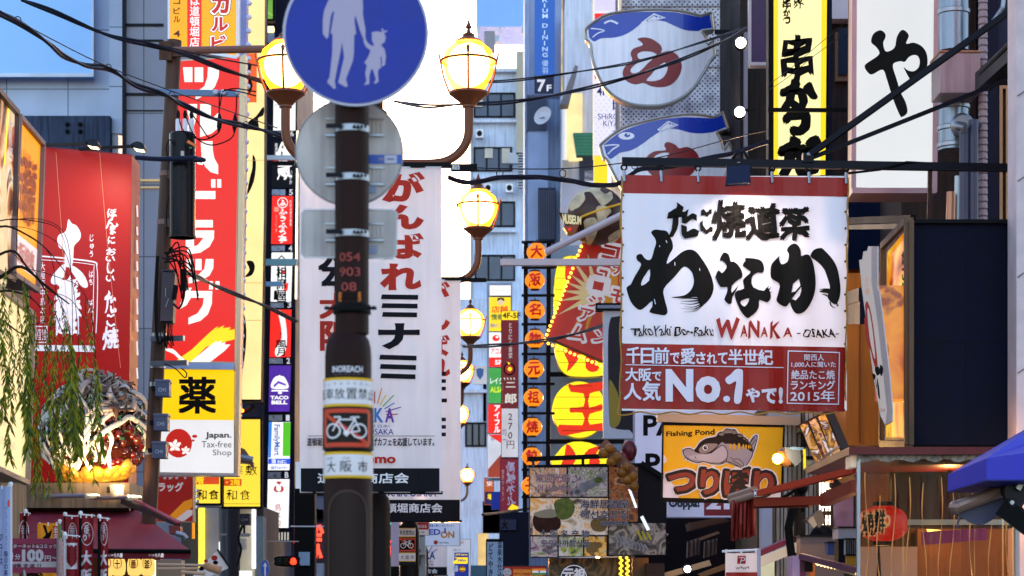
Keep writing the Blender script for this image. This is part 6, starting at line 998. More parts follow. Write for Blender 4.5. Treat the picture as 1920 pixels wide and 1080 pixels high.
# lower right shop fronts
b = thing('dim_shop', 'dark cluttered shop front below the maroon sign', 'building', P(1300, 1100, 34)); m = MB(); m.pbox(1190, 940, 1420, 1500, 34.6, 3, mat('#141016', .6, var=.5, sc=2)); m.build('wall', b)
m = MB(); aw2 = mat('#3a2a26', .6, streak=.4); m.prism(Pl(1300, 990, 33), [(1292, 980), (1350, 970), (1370, 976), (1296, 994)], 0, -.8, mat('#6a4a3c', .5)); m.prism(Pl(1300, 1010, 33), [(1294, 1014), (1346, 996), (1350, 1000), (1296, 1020)], 0, -.6, mat('#9a7a60', .5)); m.build('awning', b)
for x0 in (1288, 1320):
    m = MB(); vs = []; fs = []; pl = Pl(x0, 1030, 32.6)
    for j, y in enumerate((1016, 1030, 1046)):
        for i in range(15): vs.append(pl(x0 + i * 1.8 - j * .6, y - i * .5 + (1 * math.sin(i * 2) if j == 2 else 0), .03 * math.sin(i * 1.4)))
    for j in range(2):
        for i in range(14): fs.append((j * 15 + i, j * 15 + i + 1, (j + 1) * 15 + i + 1, (j + 1) * 15 + i))
    m.add(vs, fs, mat('#7a6a68', .6, var=.3)); m.build('valance', b, True)
m = MB(); m.prism(Pl(1300, 1060, 31.5), [(1246, 1074), (1330, 1050), (1334, 1060), (1250, 1084)], 0, -.3, mat('#b89a7a', .5, e=.1)); m.prism(Pl(1340, 1060, 31), [(1310, 1076), (1366, 1055), (1366, 1066), (1318, 1082)], 0, -.2, mat('#8a5a34', .5)); m.build('canopy', b)
r = thing('flood_lamp', 'small warm flood lamp over the dark shop front under the maroon sign', 'lamp', P(1240, 1030, 31)); m = MB(); m.prism(Pl(1240, 1026, 31), [(1234, 1018), (1250, 1022), (1248, 1032), (1234, 1032)], 0, -.1, mat('#ffb84a', .3, e=16, var=0)); m.build('lens', r); m = MB(); m.pbox(1230, 1004, 1256, 1017, 31.02, .15, BLACK); m.tube([P(1228, 1010, 31), P(1240, 996, 31), P(1252, 1004, 31)], .02, STEEL); m.bar(P(1225, 1018, 31), P(1232, 1014, 31), .02, .02, L_YEL); m.build('housing', r)
r = thing('flood_lamp', 'small white lamp low under the shop canopy', 'lamp', P(1289, 1074, 31)); m = MB(); m.ball(P(1289, 1067, 31), .045, HOT, 12, 8); m.build('bulb', r); m = MB(); m.lathe(P(1289, 1067, 31.03), [(.05, 0), (.07, .05), (.03, .12)], DSTEEL, 12, Vector((0, 1, 0))); m.build('housing', r)
S = board('shop_sign', 'red Indian restaurant sign with a flag, low beside the menu board', 944, 1062, 1024, 1100, 33, .1, mat('#9a2a1c', .5, e=.25), BLACK); S.shape(ell(951, 1073, 8), WHITE); S.text('حلال', (946, 1068, 957, 1074), INK); S.text('HALAL', (947, 1076, 956, 1078.5), INK); S.text('INDIAN', (963, 1067, 996, 1075), mat('#e8a83a', .5, e=.5), .02); S.text('RESTAURANT', (963, 1077, 1018, 1085), mat('#e8a83a', .5, e=.5), .02)
for i, c_ in enumerate(('#e88a2a', '#e8e4e8', '#2a8a4a')): S.shape(rect(998, 1066 + i * 4, 1024, 1070 + i * 4), mat(c_, .5, e=.3))
S.shape(ell(1011, 1072, 1.6), L_NAVY); S.done()
S = Sign('round_sign', 'round black shop sign with a white bold emblem under the menu board', 'sign', Pl(1076, 1085, 29), ell(1076, 1084, 27, 27, 36), .12, mat('#16141a', .5), BLACK); S.shape([ell(1076, 1084, 25, 25, 36), ell(1076, 1084, 23, 23, 36)], WHITE); S.text('元', (1056, 1067, 1076, 1086), WHITE, .06); S.text('祖', (1077, 1066, 1097, 1086), WHITE, .06); S.done()
m = MB(); m.pbox(1030, 1046, 1160, 1300, 31, 1, cellmat(['#14100e', '#3a2416', '#8a5a2a', '#2a1c18', '#5a3a2a'], 2.2, .1, seed=9)); mesh_thing(m, 'poster_wall', 'dark picture wall under the food menu board', 'wall')
r = thing('light_string', 'yellow green lit ornament strips below the menu board', 'lights', P(1170, 1080, 30.8)); m = MB()
for x in (1163, 1175): 
    for i in range(9): m.ball(P(x + (i % 2) * 3, 1046 + i * 5, 30.8), .022, mat('#e8d83a', .3, e=1.8), 8, 5)
m.build('bulb', r); m = MB(); m.pbox(1158, 1044, 1184, 1100, 30.9, .05, mat('#5a2018', .5, e=.1)); m.build('backing', r)
m = MB(); m.pbox(1186, 1046, 1216, 1080, 31.2, .3, mat('#7a5a40', .4)); m.pbox(1212, 1056, 1246, 1080, 31, .4, mat('#4a302c', .5)); mesh_thing(m, 'shelf_unit', 'brown shelf unit below the warm flood lamp', 'shelf')
# wooden slat front, white panel, pipes
b = thing('slatted_shop', 'brown timber slatted shop front right of the fishing sign', 'building', P(1510, 1100, 30)); m = MB(); m.pbox(1420, 770, 1610, 1500, 30.6, 3, mat('#57483c', .7, var=.3)); m.build('wall', b); m = MB(); rnd = random.Random(3)
x = 1440
while x < 1545: w = rnd.uniform(5, 10); m.pbox(x, 772, x + w - 2, 1300, 30.4 - rnd.uniform(0, .05), .2, mat(rnd.choice(['#8f7a64', '#a08c78', '#6f5c4a', '#b8a898']), .65)); x += w
m.build('slat', b); m = MB(); m.pbox(1428, 930, 1448, 1060, 30.2, .3, mat('#b4b6c8', .6)); m.build('panel', b); m = MB(); m.pbox(1506, 796, 1600, 835, 30.2, .4, mat('#2a221e', .5)); m.pbox(1500, 800, 1586, 808, 29.8, .5, mat('#8a6a4a', .4, .4)); m.pbox(1518, 828, 1575, 836, 29.9, .3, DSTEEL); m.pbox(1440, 774, 1500, 782, 30.1, .3, STEEL); m.build('beam', b)
r = thing('neon_sign', 'white neon lattice sign on the slatted front', 'neon sign', P(1548, 985, 28)); m = MB(); NW = mat('#fff2d0', .4, e=3.2, var=0)
for x in (1543, 1549, 1554): m.pbox(x, 858, x + 2.4, 882, 28, .04, NW)
for i in range(13): x0 = 1537 + (i % 4) * 5; y0 = 892 + (i // 4) * 14; m.pbox(x0, y0, x0 + 2.2, y0 + 16, 28, .04, NW)
for x in (1537, 1542, 1549, 1555): m.pbox(x, 940, x + 2, 958, 28, .04, NW); m.pbox(x, 966, x + 2, 984, 28, .04, NW)
for y in (866, 876, 898, 915, 935, 950, 974): m.pbox(1537, y, 1557, y + 1.6, 28, .04, NW)
m.build('tube', r); m = MB(); m.pbox(1532, 855, 1562, 988, 28.1, .1, mat('#2a1c14', .5)); m.pbox(1528, 860, 1600, 864, 28.2, .08, DSTEEL); m.build('backing', r)
m = MB(); m.tube([P(1492, 930, 27), P(1478, 990, 27), P(1486, 1060, 27), P(1500, 1200, 27)], .05, BLACK, 10); m.tube([P(1500, 905, 27.2), P(1498, 1300, 27.2)], .07, mat('#2c2420', .5), 10); m.tube(smooth([P(1446, 945, 27.5), P(1482, 925, 27.2), P(1500, 915, 27), P(1506, 960, 27)], 4, False), .02, BLACK); m.ball(P(1503, 915, 27), .08, BLACK, 10, 6); mesh_thing(m, 'cable_bundle', 'thick black cables hanging down the slatted front', 'cable', sm=True)
m = MB(); m.prism(Pl(1530, 970, 26.5), [(1512, 974), (1540, 955), (1548, 978), (1536, 990)], 0, -.3, mat('#8a7a6c', .35, .6)); m.prism(Pl(1530, 970, 26.4), [(1515, 977), (1525, 968), (1532, 984), (1526, 990)], 0, -.1, mat('#c8b8a4', .3, .4)); mesh_thing(m, 'spot_lamp', 'grey metal spot lamp under the white neon sign', 'lamp')
m = MB(); m.pbox(1528, 990, 1552, 1010, 27, .5, mat('#8a8088', .5)); m.lathe(P(1540, 1010, 26.9), [(.14, 0), (.15, .05), (.02, .3)], BLACK, 16, Vector((0, -1, 0))); mesh_thing(m, 'loudspeaker', 'dark round loudspeaker box below the neon sign', 'loudspeaker')
r = thing('poster_board', 'tilted row of glossy picture panels under the takoyaki banner', 'sign', P(1560, 900, 24)); TP = Pl(1550, 830, 24.5, yaw=-35); m = MB(); m.prism(TP, [(1494, 798), (1548, 770), (1605, 902), (1604, 915), (1575, 905)], 0, -.2, mat('#3a2a24', .5)); m.build('frame', r)
for i in range(3):
    m = MB(); a = 1500 + i * 17; m.shape(TP, [(a, 798 - i * 8), (a + 13, 792 - i * 8), (a + 13 + 50 - i * 2, 905 - i * 8), (a + 44 - i * 2, 905 - i * 6)], cellmat(['#3a1a14', '#a84a2a', '#e8c090', '#d89a2a', '#5a2a20', '#f0e8e0'], 3.2, .28, .15, seed=20 + i)); m.build('picture', r)
m = MB(); m.bar(P(1510, 880, 25), P(1572, 838, 24.2), .02, .02, STEEL); m.bar(P(1512, 884, 25), P(1560, 846, 24.2), .012, .012, STEEL); m.tube([P(1508, 842, 25.5), P(1509, 880, 25.5)], .015, L_YEL); m.bar(P(1504, 858, 25.6), P(1590, 860, 25.4), .04, .04, BLACK); m.bar(P(1508, 868, 25.6), P(1572, 868, 25.4), .06, .05, STEEL); mesh_thing(m, 'awning_bracket', 'thin steel arms and chain between flood lamp and picture panels', 'bracket')
for q, d_, t_, mm, nm, lb in (((1500, 1004, 1582, 1110), 24, .3, mat('#6a5a58', .5), 'counter', 'grey brown counter left of the vinyl curtain'), ((1572, 988, 1606, 1010), 22, .4, mat('#9a9096', .5), 'shelf', 'grey shelf end beside the vinyl curtain post'), ((1585, 1010, 1606, 1040), 21.9, .1, mat('#b8b0b0', .5), 'heater_grille', 'pale ribbed heater grille under the grey shelf'),
    ((1572, 1012, 1584, 1060), 22, .3, mat('#0c0a12', .5), 'crate', 'black upright crate beside the ribbed grille'), ((1552, 1016, 1572, 1040), 23, .2, mat('#2a3a6a', .4), 'menu_stand', 'small blue edged menu stand on the grey counter'), ((1565, 920, 1600, 1005), 24.6, .1, mat('#6a5a84', .15, .2, var=.6, sc=3), 'glass_screen', 'purplish glossy screen behind the folding awning arm'), ((1588, 1040, 1606, 1070), 21.8, .1, mat('#a8741c', .5), 'notice', 'ochre notice beside the vinyl curtain post'), ((1560, 916, 1606, 920), 23, .4, mat('#c8702a', .5), 'beam', 'thin orange lit beam behind the folding awning arm')):
    m = MB(); m.pbox(*q, d_, t_, mm); x0, y0, x1, y1 = q; m.pbox(x0 - 1, y0 - 1, x1 + 1, y0 + 2, d_ - .02, t_ + .03, DSTEEL)
    if nm == 'heater_grille':
        for k in range(6): m.pbox(x0 + 1 + k * 3.4, y0 + 3, x0 + 2.4 + k * 3.4, y1 - 1, d_ - .02, .018, DSTEEL)
    mesh_thing(m, nm, lb, nm.replace('_', ' '))
r = thing('display_case', 'magenta framed display case with a string of small lights at the bottom', 'display', P(1550, 1200, 19.5)); m = MB(); MG = mat('#5a1a38', .4); m.prism(Pl(1500, 1060, 19.6), [(1486, 1042), (1503, 1041), (1503, 1300), (1486, 1300)], 0, -.4, mat('#c898b8', .45, streak=.3)); m.bar(P(1503, 1043, 19.6), P(1608, 1070, 18), .05, .05, MG); m.bar(P(1505, 1043, 19.6), P(1505, 1300, 19.6), .05, .05, MG); m.build('frame', r); m = MB()
for i in range(24): t = i / 23; m.ball(P(1530 + 76 * t, 1056 + 18 * t + (i % 2) * 2, 19.2 - 1.2 * t), .008, mat('#ffd890', .3, e=6, var=0), 6, 4)
m.build('bulb', r); m = MB(); m.pbox(1512, 1050, 1524, 1072, 19.5, .12, BLACK); m.bar(P(1522, 1052, 19.7), P(1522, 1300, 19.7), .05, .05, mat('#a8642a', .5)); m.bar(P(1526, 1052, 19.4), P(1606, 1076, 18), .03, .03, mat('#b89a5a', .5)); m.build('inner_rail', r)
m = MB(); m.prism(Pl(1450, 1030, 27.5), [(1380, 1052), (1500, 1000), (1502, 1008), (1390, 1060)], 0, -.8, mat('#8a2a48', .5, e=.05)); m.prism(Pl(1450, 1030, 27), [(1385, 1062), (1500, 1014), (1506, 1030), (1430, 1062)], 0, -.4, mat('#d8c8b4', .5, e=.18)); m.pbox(1472, 1030, 1500, 1042, 28, .2, mat('#d8ffe8', .4, e=1.2)); m.pbox(1405, 1040, 1452, 1300, 29.5, .3, mat('#f0e0b0', .5, e=.3)); mesh_thing(m, 'shop_canopy', 'sloping magenta and cream shop canopy behind the payment flag', 'awning')
def dp_(m, pl):
    m.shape(pl, rect(1361, 1073, 1420, 1100), RED); m.shape(pl, [(1383, 1042), (1398, 1042), (1398, 1057), (1382, 1057)], RED); m.stroke(pl, [(1385, 1046), (1394, 1045), (1396, 1050), (1388, 1052)], WHITE, 1.6); m.stroke(pl, [(1391, 1046), (1388, 1056)], WHITE, 1.6)
    m.text(pl, 'PayPay', [(1404, 1062), (1379, 1062), (1379, 1068), (1404, 1068)], INK, .01)
banner('small white flag with a red mark and mirrored lettering below the red awning', 1360, 1421, 1037, 1100, 22.5, dp_, kind='flag', amp=.012, rod=False)
m = MB(); m.tube([P(1354, 1034, 22.5), P(1422, 1031, 22.5)], .012, WHITE); m.tube([P(1423, 1028, 22.5), P(1424, 1300, 22.5)], .018, mat('#b8b4c4', .4), 10)
for x in (1360, 1388, 1416): m.pbox(x, 1030, x + 4, 1038, 22.47, .02, WHITE)
mesh_thing(m, 'flag_pole', 'thin white pole of the small payment flag', 'pole')
# ------------------------------------------------------------------ left: drugstore signs
SF = mat('#b4a08a', .35, .4)
S = Sign('shop_sign', 'orange lit restaurant sign with red lettering at the top left', 'sign', Pl(380, 40, 37), [(316, -120), (446, -120), (445, 108), (317, 86)], .35, mat('#ffab16', .4, e=.95, var=.1, sc=.8), mat('#c8c8d4', .4, .3), frame=4, frm=mat('#c8ccd8', .4, .3))
S.shape(rect(351, -119, 378, 92), L_RED); S.vtext('は道頓堀店', 365, -8, 88, 19, L_WHITE, .02)
for ch, q in (('カ', (396, -12, 430, 26)), ('ル', (396, 32, 428, 59)), ('ビ', (396, 66, 424, 96))): S.text(ch, q, L_INK, .13); S.text(ch, q, L_WHITE, .1); S.text(ch, q, mat('#d8281c', .4, e=.7), .045)
for ch, y in (('コ', -4), ('ビ', 14), ('ル', 30), ('4', 57), ('F', 82)): S.text(ch, (325, y, 338, y + 12), mat('#5a1a08', .4, e=.2), .02)
S.done()
q = [(335, 113), (450, 106), (440, 681), (303, 678), (316, 250), (322, 130)]
S = Sign('shop_sign', 'tall red lit drugstore sign with white vertical katakana', 'sign', Pl(375, 400, 37), q, .4, mat('#f2281a', .4, e=.8, var=.07, sc=.7), SF); WL = mat('#f6f6ea', .4, e=.9, var=.03); z = lambda p: zm(p, 300, 90, 3.483)
for p in ([(150, 126), (212, 126), (212, 222), (160, 222)], [(226, 126), (282, 126), (282, 222), (226, 222)], [(313, 126), (387, 126), (383, 190), (360, 250), (320, 295), (232, 338), (232, 290), (290, 250), (310, 190)],
          [(168, 366), (243, 366), (238, 450), (220, 520), (180, 570), (176, 520), (190, 460)], [(262, 366), (332, 366), (332, 470), (383, 420), (383, 520), (335, 560), (262, 582)],
          [(266, 608), (343, 608), (345, 670), (355, 720), (380, 765), (380, 825), (330, 810), (295, 775), (272, 720)], [(334, 857), (362, 857), (362, 912), (334, 912)], [(373, 857), (400, 857), (400, 912), (373, 912)], [(168, 880), (222, 880), (222, 1300), (168, 1300)], [(218, 934), (362, 934), (362, 986), (218, 986)]): S.shape(z(p), WL)
z = lambda p: zm(p, 290, 400, 3.6)
for p in ([(230, 45), (393, 45), (393, 95), (230, 95)], [(225, 115), (402, 115), (400, 170), (370, 225), (310, 265), (220, 278), (220, 235), (290, 215), (330, 165), (225, 162)], [(215, 308), (262, 308), (262, 383), (218, 383)], [(275, 308), (317, 308), (317, 384), (275, 384)], [(345, 308), (398, 308), (396, 370), (370, 420), (320, 450), (230, 475), (228, 435), (300, 410), (335, 375)],
          [(367, 458), (393, 458), (393, 514), (367, 514)], [(410, 458), (438, 458), (438, 514), (410, 514)], [(210, 502), (252, 502), (240, 524), (389, 524), (386, 610), (360, 680), (310, 725), (228, 750), (228, 705), (290, 675), (325, 620), (332, 570), (245, 570), (215, 620), (172, 645), (172, 610), (205, 550)]): S.shape(z(p), WL)
S.shape(z([(150, 990), (250, 920), (360, 815), (400, 780), (430, 760), (420, 780), (470, 755), (460, 775), (515, 768), (500, 790), (542, 780), (540, 850), (500, 860), (350, 900), (245, 1003)]), mat('#ffd21a', .4, e=1.0)); S.shape(z([(240, 1003), (390, 880), (420, 860), (415, 875), (450, 858), (445, 875), (480, 870), (470, 885), (512, 885), (470, 930), (375, 1003)]), WL); S.shape(smooth(z([(50, 915), (120, 915), (160, 950), (212, 1000), (180, 1000), (130, 950)]), 2), WL)
S.done('lettering')
m = MB(); m.prism(Pl(375, 400, 36.9), [(450, 106), (460, 100), (446, 892), (440, 890)], .02, -.3, mat('#c8b08e', .4, .3)); m.prism(Pl(375, 684, 36.9), [(300, 679), (440, 681), (440, 693), (299, 691)], .03, -.3, mat('#8fa8d0', .3, .5)); m.prism(Pl(365, 890, 36.9), [(292, 886), (443, 888), (444, 892), (290, 891)], .04, -.35, mat('#c4c0c8', .3, .6)); m.prism(Pl(300, 800, 36.9), [(297, 692), (300, 692), (298, 888), (293, 888)], .03, -.3, SF); m.build('frame', S.root)
S = Sign('shop_sign', 'yellow over white lit pharmacy tax free sign below the red drugstore sign', 'sign', Pl(368, 790, 37), [(300, 692), (440, 694), (439, 888), (297, 886)], .4, mat('#eceeec', .4, e=.8, var=.05), SF); S.shape([(300.5, 692.5), (439.5, 694.5), (439, 788), (298.5, 787)], mat('#ffc805', .4, e=.95, var=.05)); S.text('薬', (336, 708, 404, 774), L_INK, .035)
S.shape(ell(335, 831, 25, 27, 36), mat('#d8281c', .4, e=.7)); S.shape(ell(365, 818, 5, 3), mat('#d8281c', .4, e=.7)); S.shape(ell(362, 826, 3, 2), mat('#d8281c', .4, e=.7))
for cx_, cy_, k in ((328, 836, 13), (348, 845, 9)):
    for i in range(5): a = R(90 + 72 * i); px, py = cx_ + k * .55 * math.cos(a), cy_ - k * .55 * math.sin(a); S.shape([(cx_, cy_), (px + k * .32 * math.sin(a), py + k * .32 * math.cos(a)), (cx_ + k * math.cos(a + .22), cy_ - k * math.sin(a + .22)), (cx_ + k * .85 * math.cos(a), cy_ - k * .85 * math.sin(a)), (cx_ + k * math.cos(a - .22), cy_ - k * math.sin(a - .22)), (px - k * .32 * math.sin(a), py - k * .32 * math.cos(a))], WL)
GT = mat('#2c3c38', .4, e=.06); S.text('Japan.', (385, 810, 434, 824), GT, .03); S.text('Tax-free', (378, 827, 434, 839), GT); S.text('Shop', (399, 843, 434, 857), GT); S.done()
S = board('shop_sign', 'dark red drugstore sign low behind the utility pole', 278, 888, 362, 978, 41, .3, mat('#9a1c16', .4, e=.25, var=.1), mat('#b8a890', .4)); S.text('ツルハ', (284, 876, 350, 900), mat('#c8bcc0', .4, e=.35), .05); S.text('ドラッグ', (283, 904, 344, 922), mat('#d8ccd0', .4, e=.45), .04); S.shape([(310, 975), (345, 940), (361, 935), (361, 950), (335, 975)], mat('#e08a1c', .4, e=.5)); S.shape([(325, 977), (352, 956), (361, 956), (361, 965), (345, 977)], mat('#d8ccd0', .4, e=.4)); S.done()
S = board('shop_sign', 'yellow lit Japanese food sign with brush lettering beside the tax free sign', 418, 784, 490, 952, 45, .35, mat('#ffd83c', .4, e=.95, var=.08, sc=.6), BLACK, frame=4, frm=BLACK, group='yellow lit food signs'); S.shape(rect(420, 898, 453, 911), mat('#f0501c', .4, e=.7)); S.text('・2階', (424, 899, 450, 910), L_YEL, .02); S.text('和', (424, 918, 444, 938), L_INK, .01, wob=.05); S.text('食', (450, 918, 469, 938), L_INK, .01, wob=.05); S.text('座', (442, 872, 455, 889), L_INK, .0, wob=.05); S.text('敷', (460, 872, 482, 891), L_INK, .0, wob=.05); S.shape(rect(420, 944, 488, 945), mat('#c8a020', .4, e=.4)); S.done()
S = board('shop_sign', 'smaller yellow lit Japanese food sign tucked left of the larger one', 362, 880, 415, 946, 44, .35, mat('#ffd83c', .4, e=.95, var=.08, sc=.6), BLACK, frame=4, frm=BLACK, group='yellow lit food signs'); S.shape(rect(363, 890, 411, 908), mat('#f0501c', .4, e=.7)); S.text('階', (367, 893, 382, 907), L_YEL, .03); S.text('和', (370, 918, 387, 937), L_INK, .02, wob=.05); S.text('食', (392, 918, 410, 937), L_INK, .02, wob=.05); S.done()
m = MB(); m.tube([P(444, 855, 43), P(474, 862, 43)], .06, STEEL, 10); m.prism(Pl(460, 850, 43), [(446, 836), (458, 842), (475, 868), (474, 880), (468, 870), (447, 868)], 0, -.2, mat('#6a4a3a', .5)); m.tube([P(440, 772, 42), P(462, 770, 41.8), P(474, 762, 41.6)], .05, BLACK, 8); m.ball(P(454, 770, 41.7), .035, mat('#ff6a1c', .3, e=8, var=0), 8, 6); mesh_thing(m, 'spot_lamp', 'dark spot lamp arm in front of the yellow food sign', 'lamp')
r = thing('light_cluster', 'small cluster of white lamp heads on the yellow sign edge', 'lamp', P(366, 960, 43)); m = MB()
for i in range(4): m.ball(P(365, 919 + i * 11 - (i // 2) * 2, 43), .03, mat('#f4f8ff', .3, e=2, var=0), 10, 6); m.pbox(358, 917 + i * 10, 372, 923 + i * 10, 43.05, .1, STEEL)
m.build('lamp_head', r)
b = thing('pale_shop', 'pale shop front with a yellow light strip under the yellow food signs', 'building', P(420, 1100, 48)); m = MB(); m.pbox(340, 950, 494, 1500, 45.6, 3, mat('#3c3a40', .6)); m.build('wall', b); m = MB(); m.pbox(384, 952, 410, 1300, 45.3, .4, mat('#a8a2a8', .6)); m.pbox(450, 952, 478, 1300, 45.3, .4, mat('#c8bc9a', .5, e=.1)); m.pbox(480, 968, 493, 1300, 45.1, .6, mat('#6a7880', .6)); m.build('panel', b); m = MB(); m.pbox(372, 952, 383, 1300, 45.2, .2, mat('#ffe84a', .4, e=1.3)); m.pbox(472, 955, 478, 1066, 45.1, .2, mat('#f0e8ff', .4, e=1.4)); m.pbox(410, 1016, 414, 1040, 45.0, .1, L_WHITE); m.pbox(360, 965, 364, 1010, 45.0, .1, mat('#ff9a1c', .4, e=.8)); m.pbox(446, 1070, 472, 1100, 45.0, .1, L_WHITE); m.build('light_strip', b)
m = MB(); m.lathe((P(437, 0, 44).x, 44, 0), [(.12, 0), (.12, P(0, 958, 44).z)], mat('#24222a', .5), 16); m.lathe((P(420, 0, 45).x, 45, 0), [(.08, 0), (.08, P(0, 955, 45).z)], mat('#3a4450', .5), 12); m.pbox(412, 1000, 430, 1004, 44, .1, STEEL); m.build('column', b, True)
m = MB(); m.pbox(449, 963, 468, 984, 42, .3, mat('#34343e', .5)); m.text(Pl(458, 974, 41.98), 'CH4', (452, 972, 465, 977), STEEL); m.tube([P(458, 984, 42.1), P(458, 1000, 42.1)], .02, BLACK); m.pbox(449, 1000, 468, 1006, 42, .2, STEEL); m.pbox(450, 1010, 460, 1030, 42, .2, mat('#b8b0a4', .5)); m.tube(smooth([P(455, 985, 42), P(446, 1010, 42), P(452, 1030, 42), P(444, 1060, 42)], 3, False), .025, BLACK); mesh_thing(m, 'junction_box', 'dark numbered box with cable on the column below the yellow signs', 'junction box')
# utility pole with transformer
UP = 27.5
up = thing('utility_pole', 'brown steel utility pole leaning slightly left of the red drugstore sign', 'pole', (P(270, 0, UP).x, UP, 0))
PB = mat('#4e3228', .55, .05, streak=.35, var=.25)
top = P(327, 76, UP); bot = P(258, 1390, UP); r_ = 14 * UP / F; m = MB(); m.tube([Vector((bot.x, UP, 0)), bot.lerp(top, .5), top], [r_ * 1.1, r_, r_ * .98], PB, 20); m.build('shaft', up, True)
ax = lambda y: 327 - 69 * (y - 76) / 1314
m = MB(); m.bar(P(310, 95, UP - .2), P(313, 95, UP + .2), .15, .22, PB); m.tube([P(318, 95, UP - .15), P(495, 92, UP - .6)], .045, mat('#7a4e44', .5), 10); m.bar(P(318, 102, UP - .12), P(372, 101, UP - .3), .06, .06, PB); m.build('top_arm', up)
m = MB(); m.bar(P(296, 173, UP - .2), P(448, 176, UP - .25), .06, .07, mat('#4a6484', .4, .4)); 
for x in (404, 419, 446): m.ball(P(x, 173, UP - .3), .035, mat('#a8b4c8', .3), 12, 8)
m.build('cross_arm', up)
for y in (327, 418): m = MB(); m.bar(P(ax(y), y, UP - .02), P(ax(y) + 32, y + 2, UP - .25), .1, .1, PB); m.lathe(P(ax(y), y + 4, UP), [(r_ * 1.06, 0), (r_ * 1.06, .06)], mat('#7a5a54', .5, .3), 20); m.build('bracket', up)
for y in (630, 688, 722, 850): m = MB(); m.lathe(P(ax(y), y + 3, UP), [(r_ * 1.06, 0), (r_ * 1.06, .05)], STEEL, 20); m.build('steel_band', up)
for a_, b_ in (((284, 636), (345, 634)), ((284, 682), (352, 680))): m = MB(); m.bar(P(*a_, UP - .2), P(*b_, UP - .3), .06, .06, STEEL); m.build('bracket', up)
tr = thing('transformer', 'black cylindrical transformer with three white bushings on the utility pole', 'transformer', P(340, 446, UP - .35)); tc_ = P(342, 446, UP - .35); hh = (446 - 252) * (UP - .35) / F; TBm = mat('#17151a', .22, .3); m = MB(); m.lathe(tc_, [(24 * UP / F, 0), (24 * UP / F, hh), (22 * UP / F, hh + .015)], TBm, 32); m.lathe(tc_, [(25.5 * UP / F, 0), (25.5 * UP / F, .02)], TBm, 32); m.build('tank', tr, True)
m = MB()
for i, x in enumerate((334, 347, 359)):
    c_ = P(x, 251, UP - .35); m.lathe(c_, [(.03, 0), (.03, .17), (.018, .18)], mat('#d4d6e4', .3), 12); m.lathe(c_ + Vector((0, 0, .18)), [(.016, 0), (.026, .05), (.012, .1)], BLACK, 10)
m.build('bushing', tr, True)
m = MB(); m.prism(Pl(350, 270, UP - .6), [(353, 262), (370, 274), (369, 277), (350, 267)], 0, -.01, mat('#d8682a', .5, e=.1)); m.pbox(339, 283, 345, 292, UP - .53, .02, mat('#b8b0b4', .5)); m.pbox(355, 275, 359, 279, UP - .53, .02, mat('#2a7a3a', .5)); m.build('tag', tr)
m = MB(); m.tube(smooth([P(255, 295, UP - .5), P(300, 298, UP - .6), P(345, 297, UP - .65), P(365, 296, UP - .65), P(380, 303, UP - .65)], 3, False), .03, mat('#1c2236', .4), 8); m.ball(P(374, 300, UP - .65), .05, mat('#1c2236', .4), 12, 8, (1.6, 1, .7)); m.prism(Pl(375, 303, UP - .66), [(367, 302), (381, 304), (378, 308), (370, 306)], 0, -.04, mat('#f0ffe0', .4, e=2.0, var=0)); mesh_thing(m, 'arm_lamp', 'small dark arm lamp across the transformer tank', 'lamp', sm=True)
m = MB(); GB = mat('#4a4048', .5, .2); m.prism(Pl(314, 555, UP - .3), [(304, 510), (328, 511), (324, 604), (300, 602)], 0, -.2, GB); m.lathe(P(316, 510, UP - .2), [(.085, 0), (.085, .02), (.05, .03)], GB, 20); m.tube([P(311, 540, UP - .31), P(311, 556, UP - .31), P(316, 560, UP - .31), P(311, 575, UP - .31)], .006, STEEL, 6); mesh_thing(m, 'cable_closure', 'grey tapered cable closure hanging on the utility pole', 'cable box')
rnd = random.Random(11); m = MB()
for i in range(12):
    a = (314 + rnd.uniform(-10, 6), 478 + rnd.uniform(-6, 14)); b_ = (332 + rnd.uniform(0, 40), 515 + rnd.uniform(-8, 50)); mid = ((a[0] + b_[0]) / 2 + rnd.uniform(-8, 22), min(a[1], b_[1]) - rnd.uniform(-10, 14)); m.tube(smooth([P(*a, UP - .4), P(*mid, UP - .45 - rnd.random() * .2), P(*b_, UP - .4)], 6, False), .009, BLACK, 6)
for i in range(9): x = 304 + i * 2.4; m.tube(smooth([P(x, 602, UP - .3), P(x + rnd.uniform(-4, 4), 625, UP - .32), P(x + rnd.uniform(-8, 14), 655 - i, UP - .3)], 4, False), .008, BLACK, 6)
m.tube([P(330, 535, UP - .45), P(326, 562, UP - .45)], .03, BLACK, 8); m.tube([P(344, 505, UP - .45), P(345, 545, UP - .45)], .035, BLACK, 8); m.tube(smooth([P(326, 570, UP - .4), P(336, 578, UP - .4), P(344, 560, UP - .4), P(346, 545, UP - .4)], 4, False), .012, BLACK); m.tube(smooth([P(296, 480, UP - .3), P(292, 560, UP - .3), P(296, 640, UP - .3), P(310, 632, UP - .3)], 4, False), .02, BLACK)
for xa, ya, xb, yb in ((411, 176, 411, 220), (416, 176, 409, 222), (444, 180, 442, 224)): m.tube([P(xa, ya, UP - .3), P(xb, yb, UP - .3)], .008, BLACK, 6)
for x in (412, 441): m.tube([P(x, 214, UP - .3), P(x, 224, UP - .3), P(x - 1, 238, UP - .3), P(x - 2, 248, UP - .3)], [.012, .03, .03, .01], BLACK, 10)
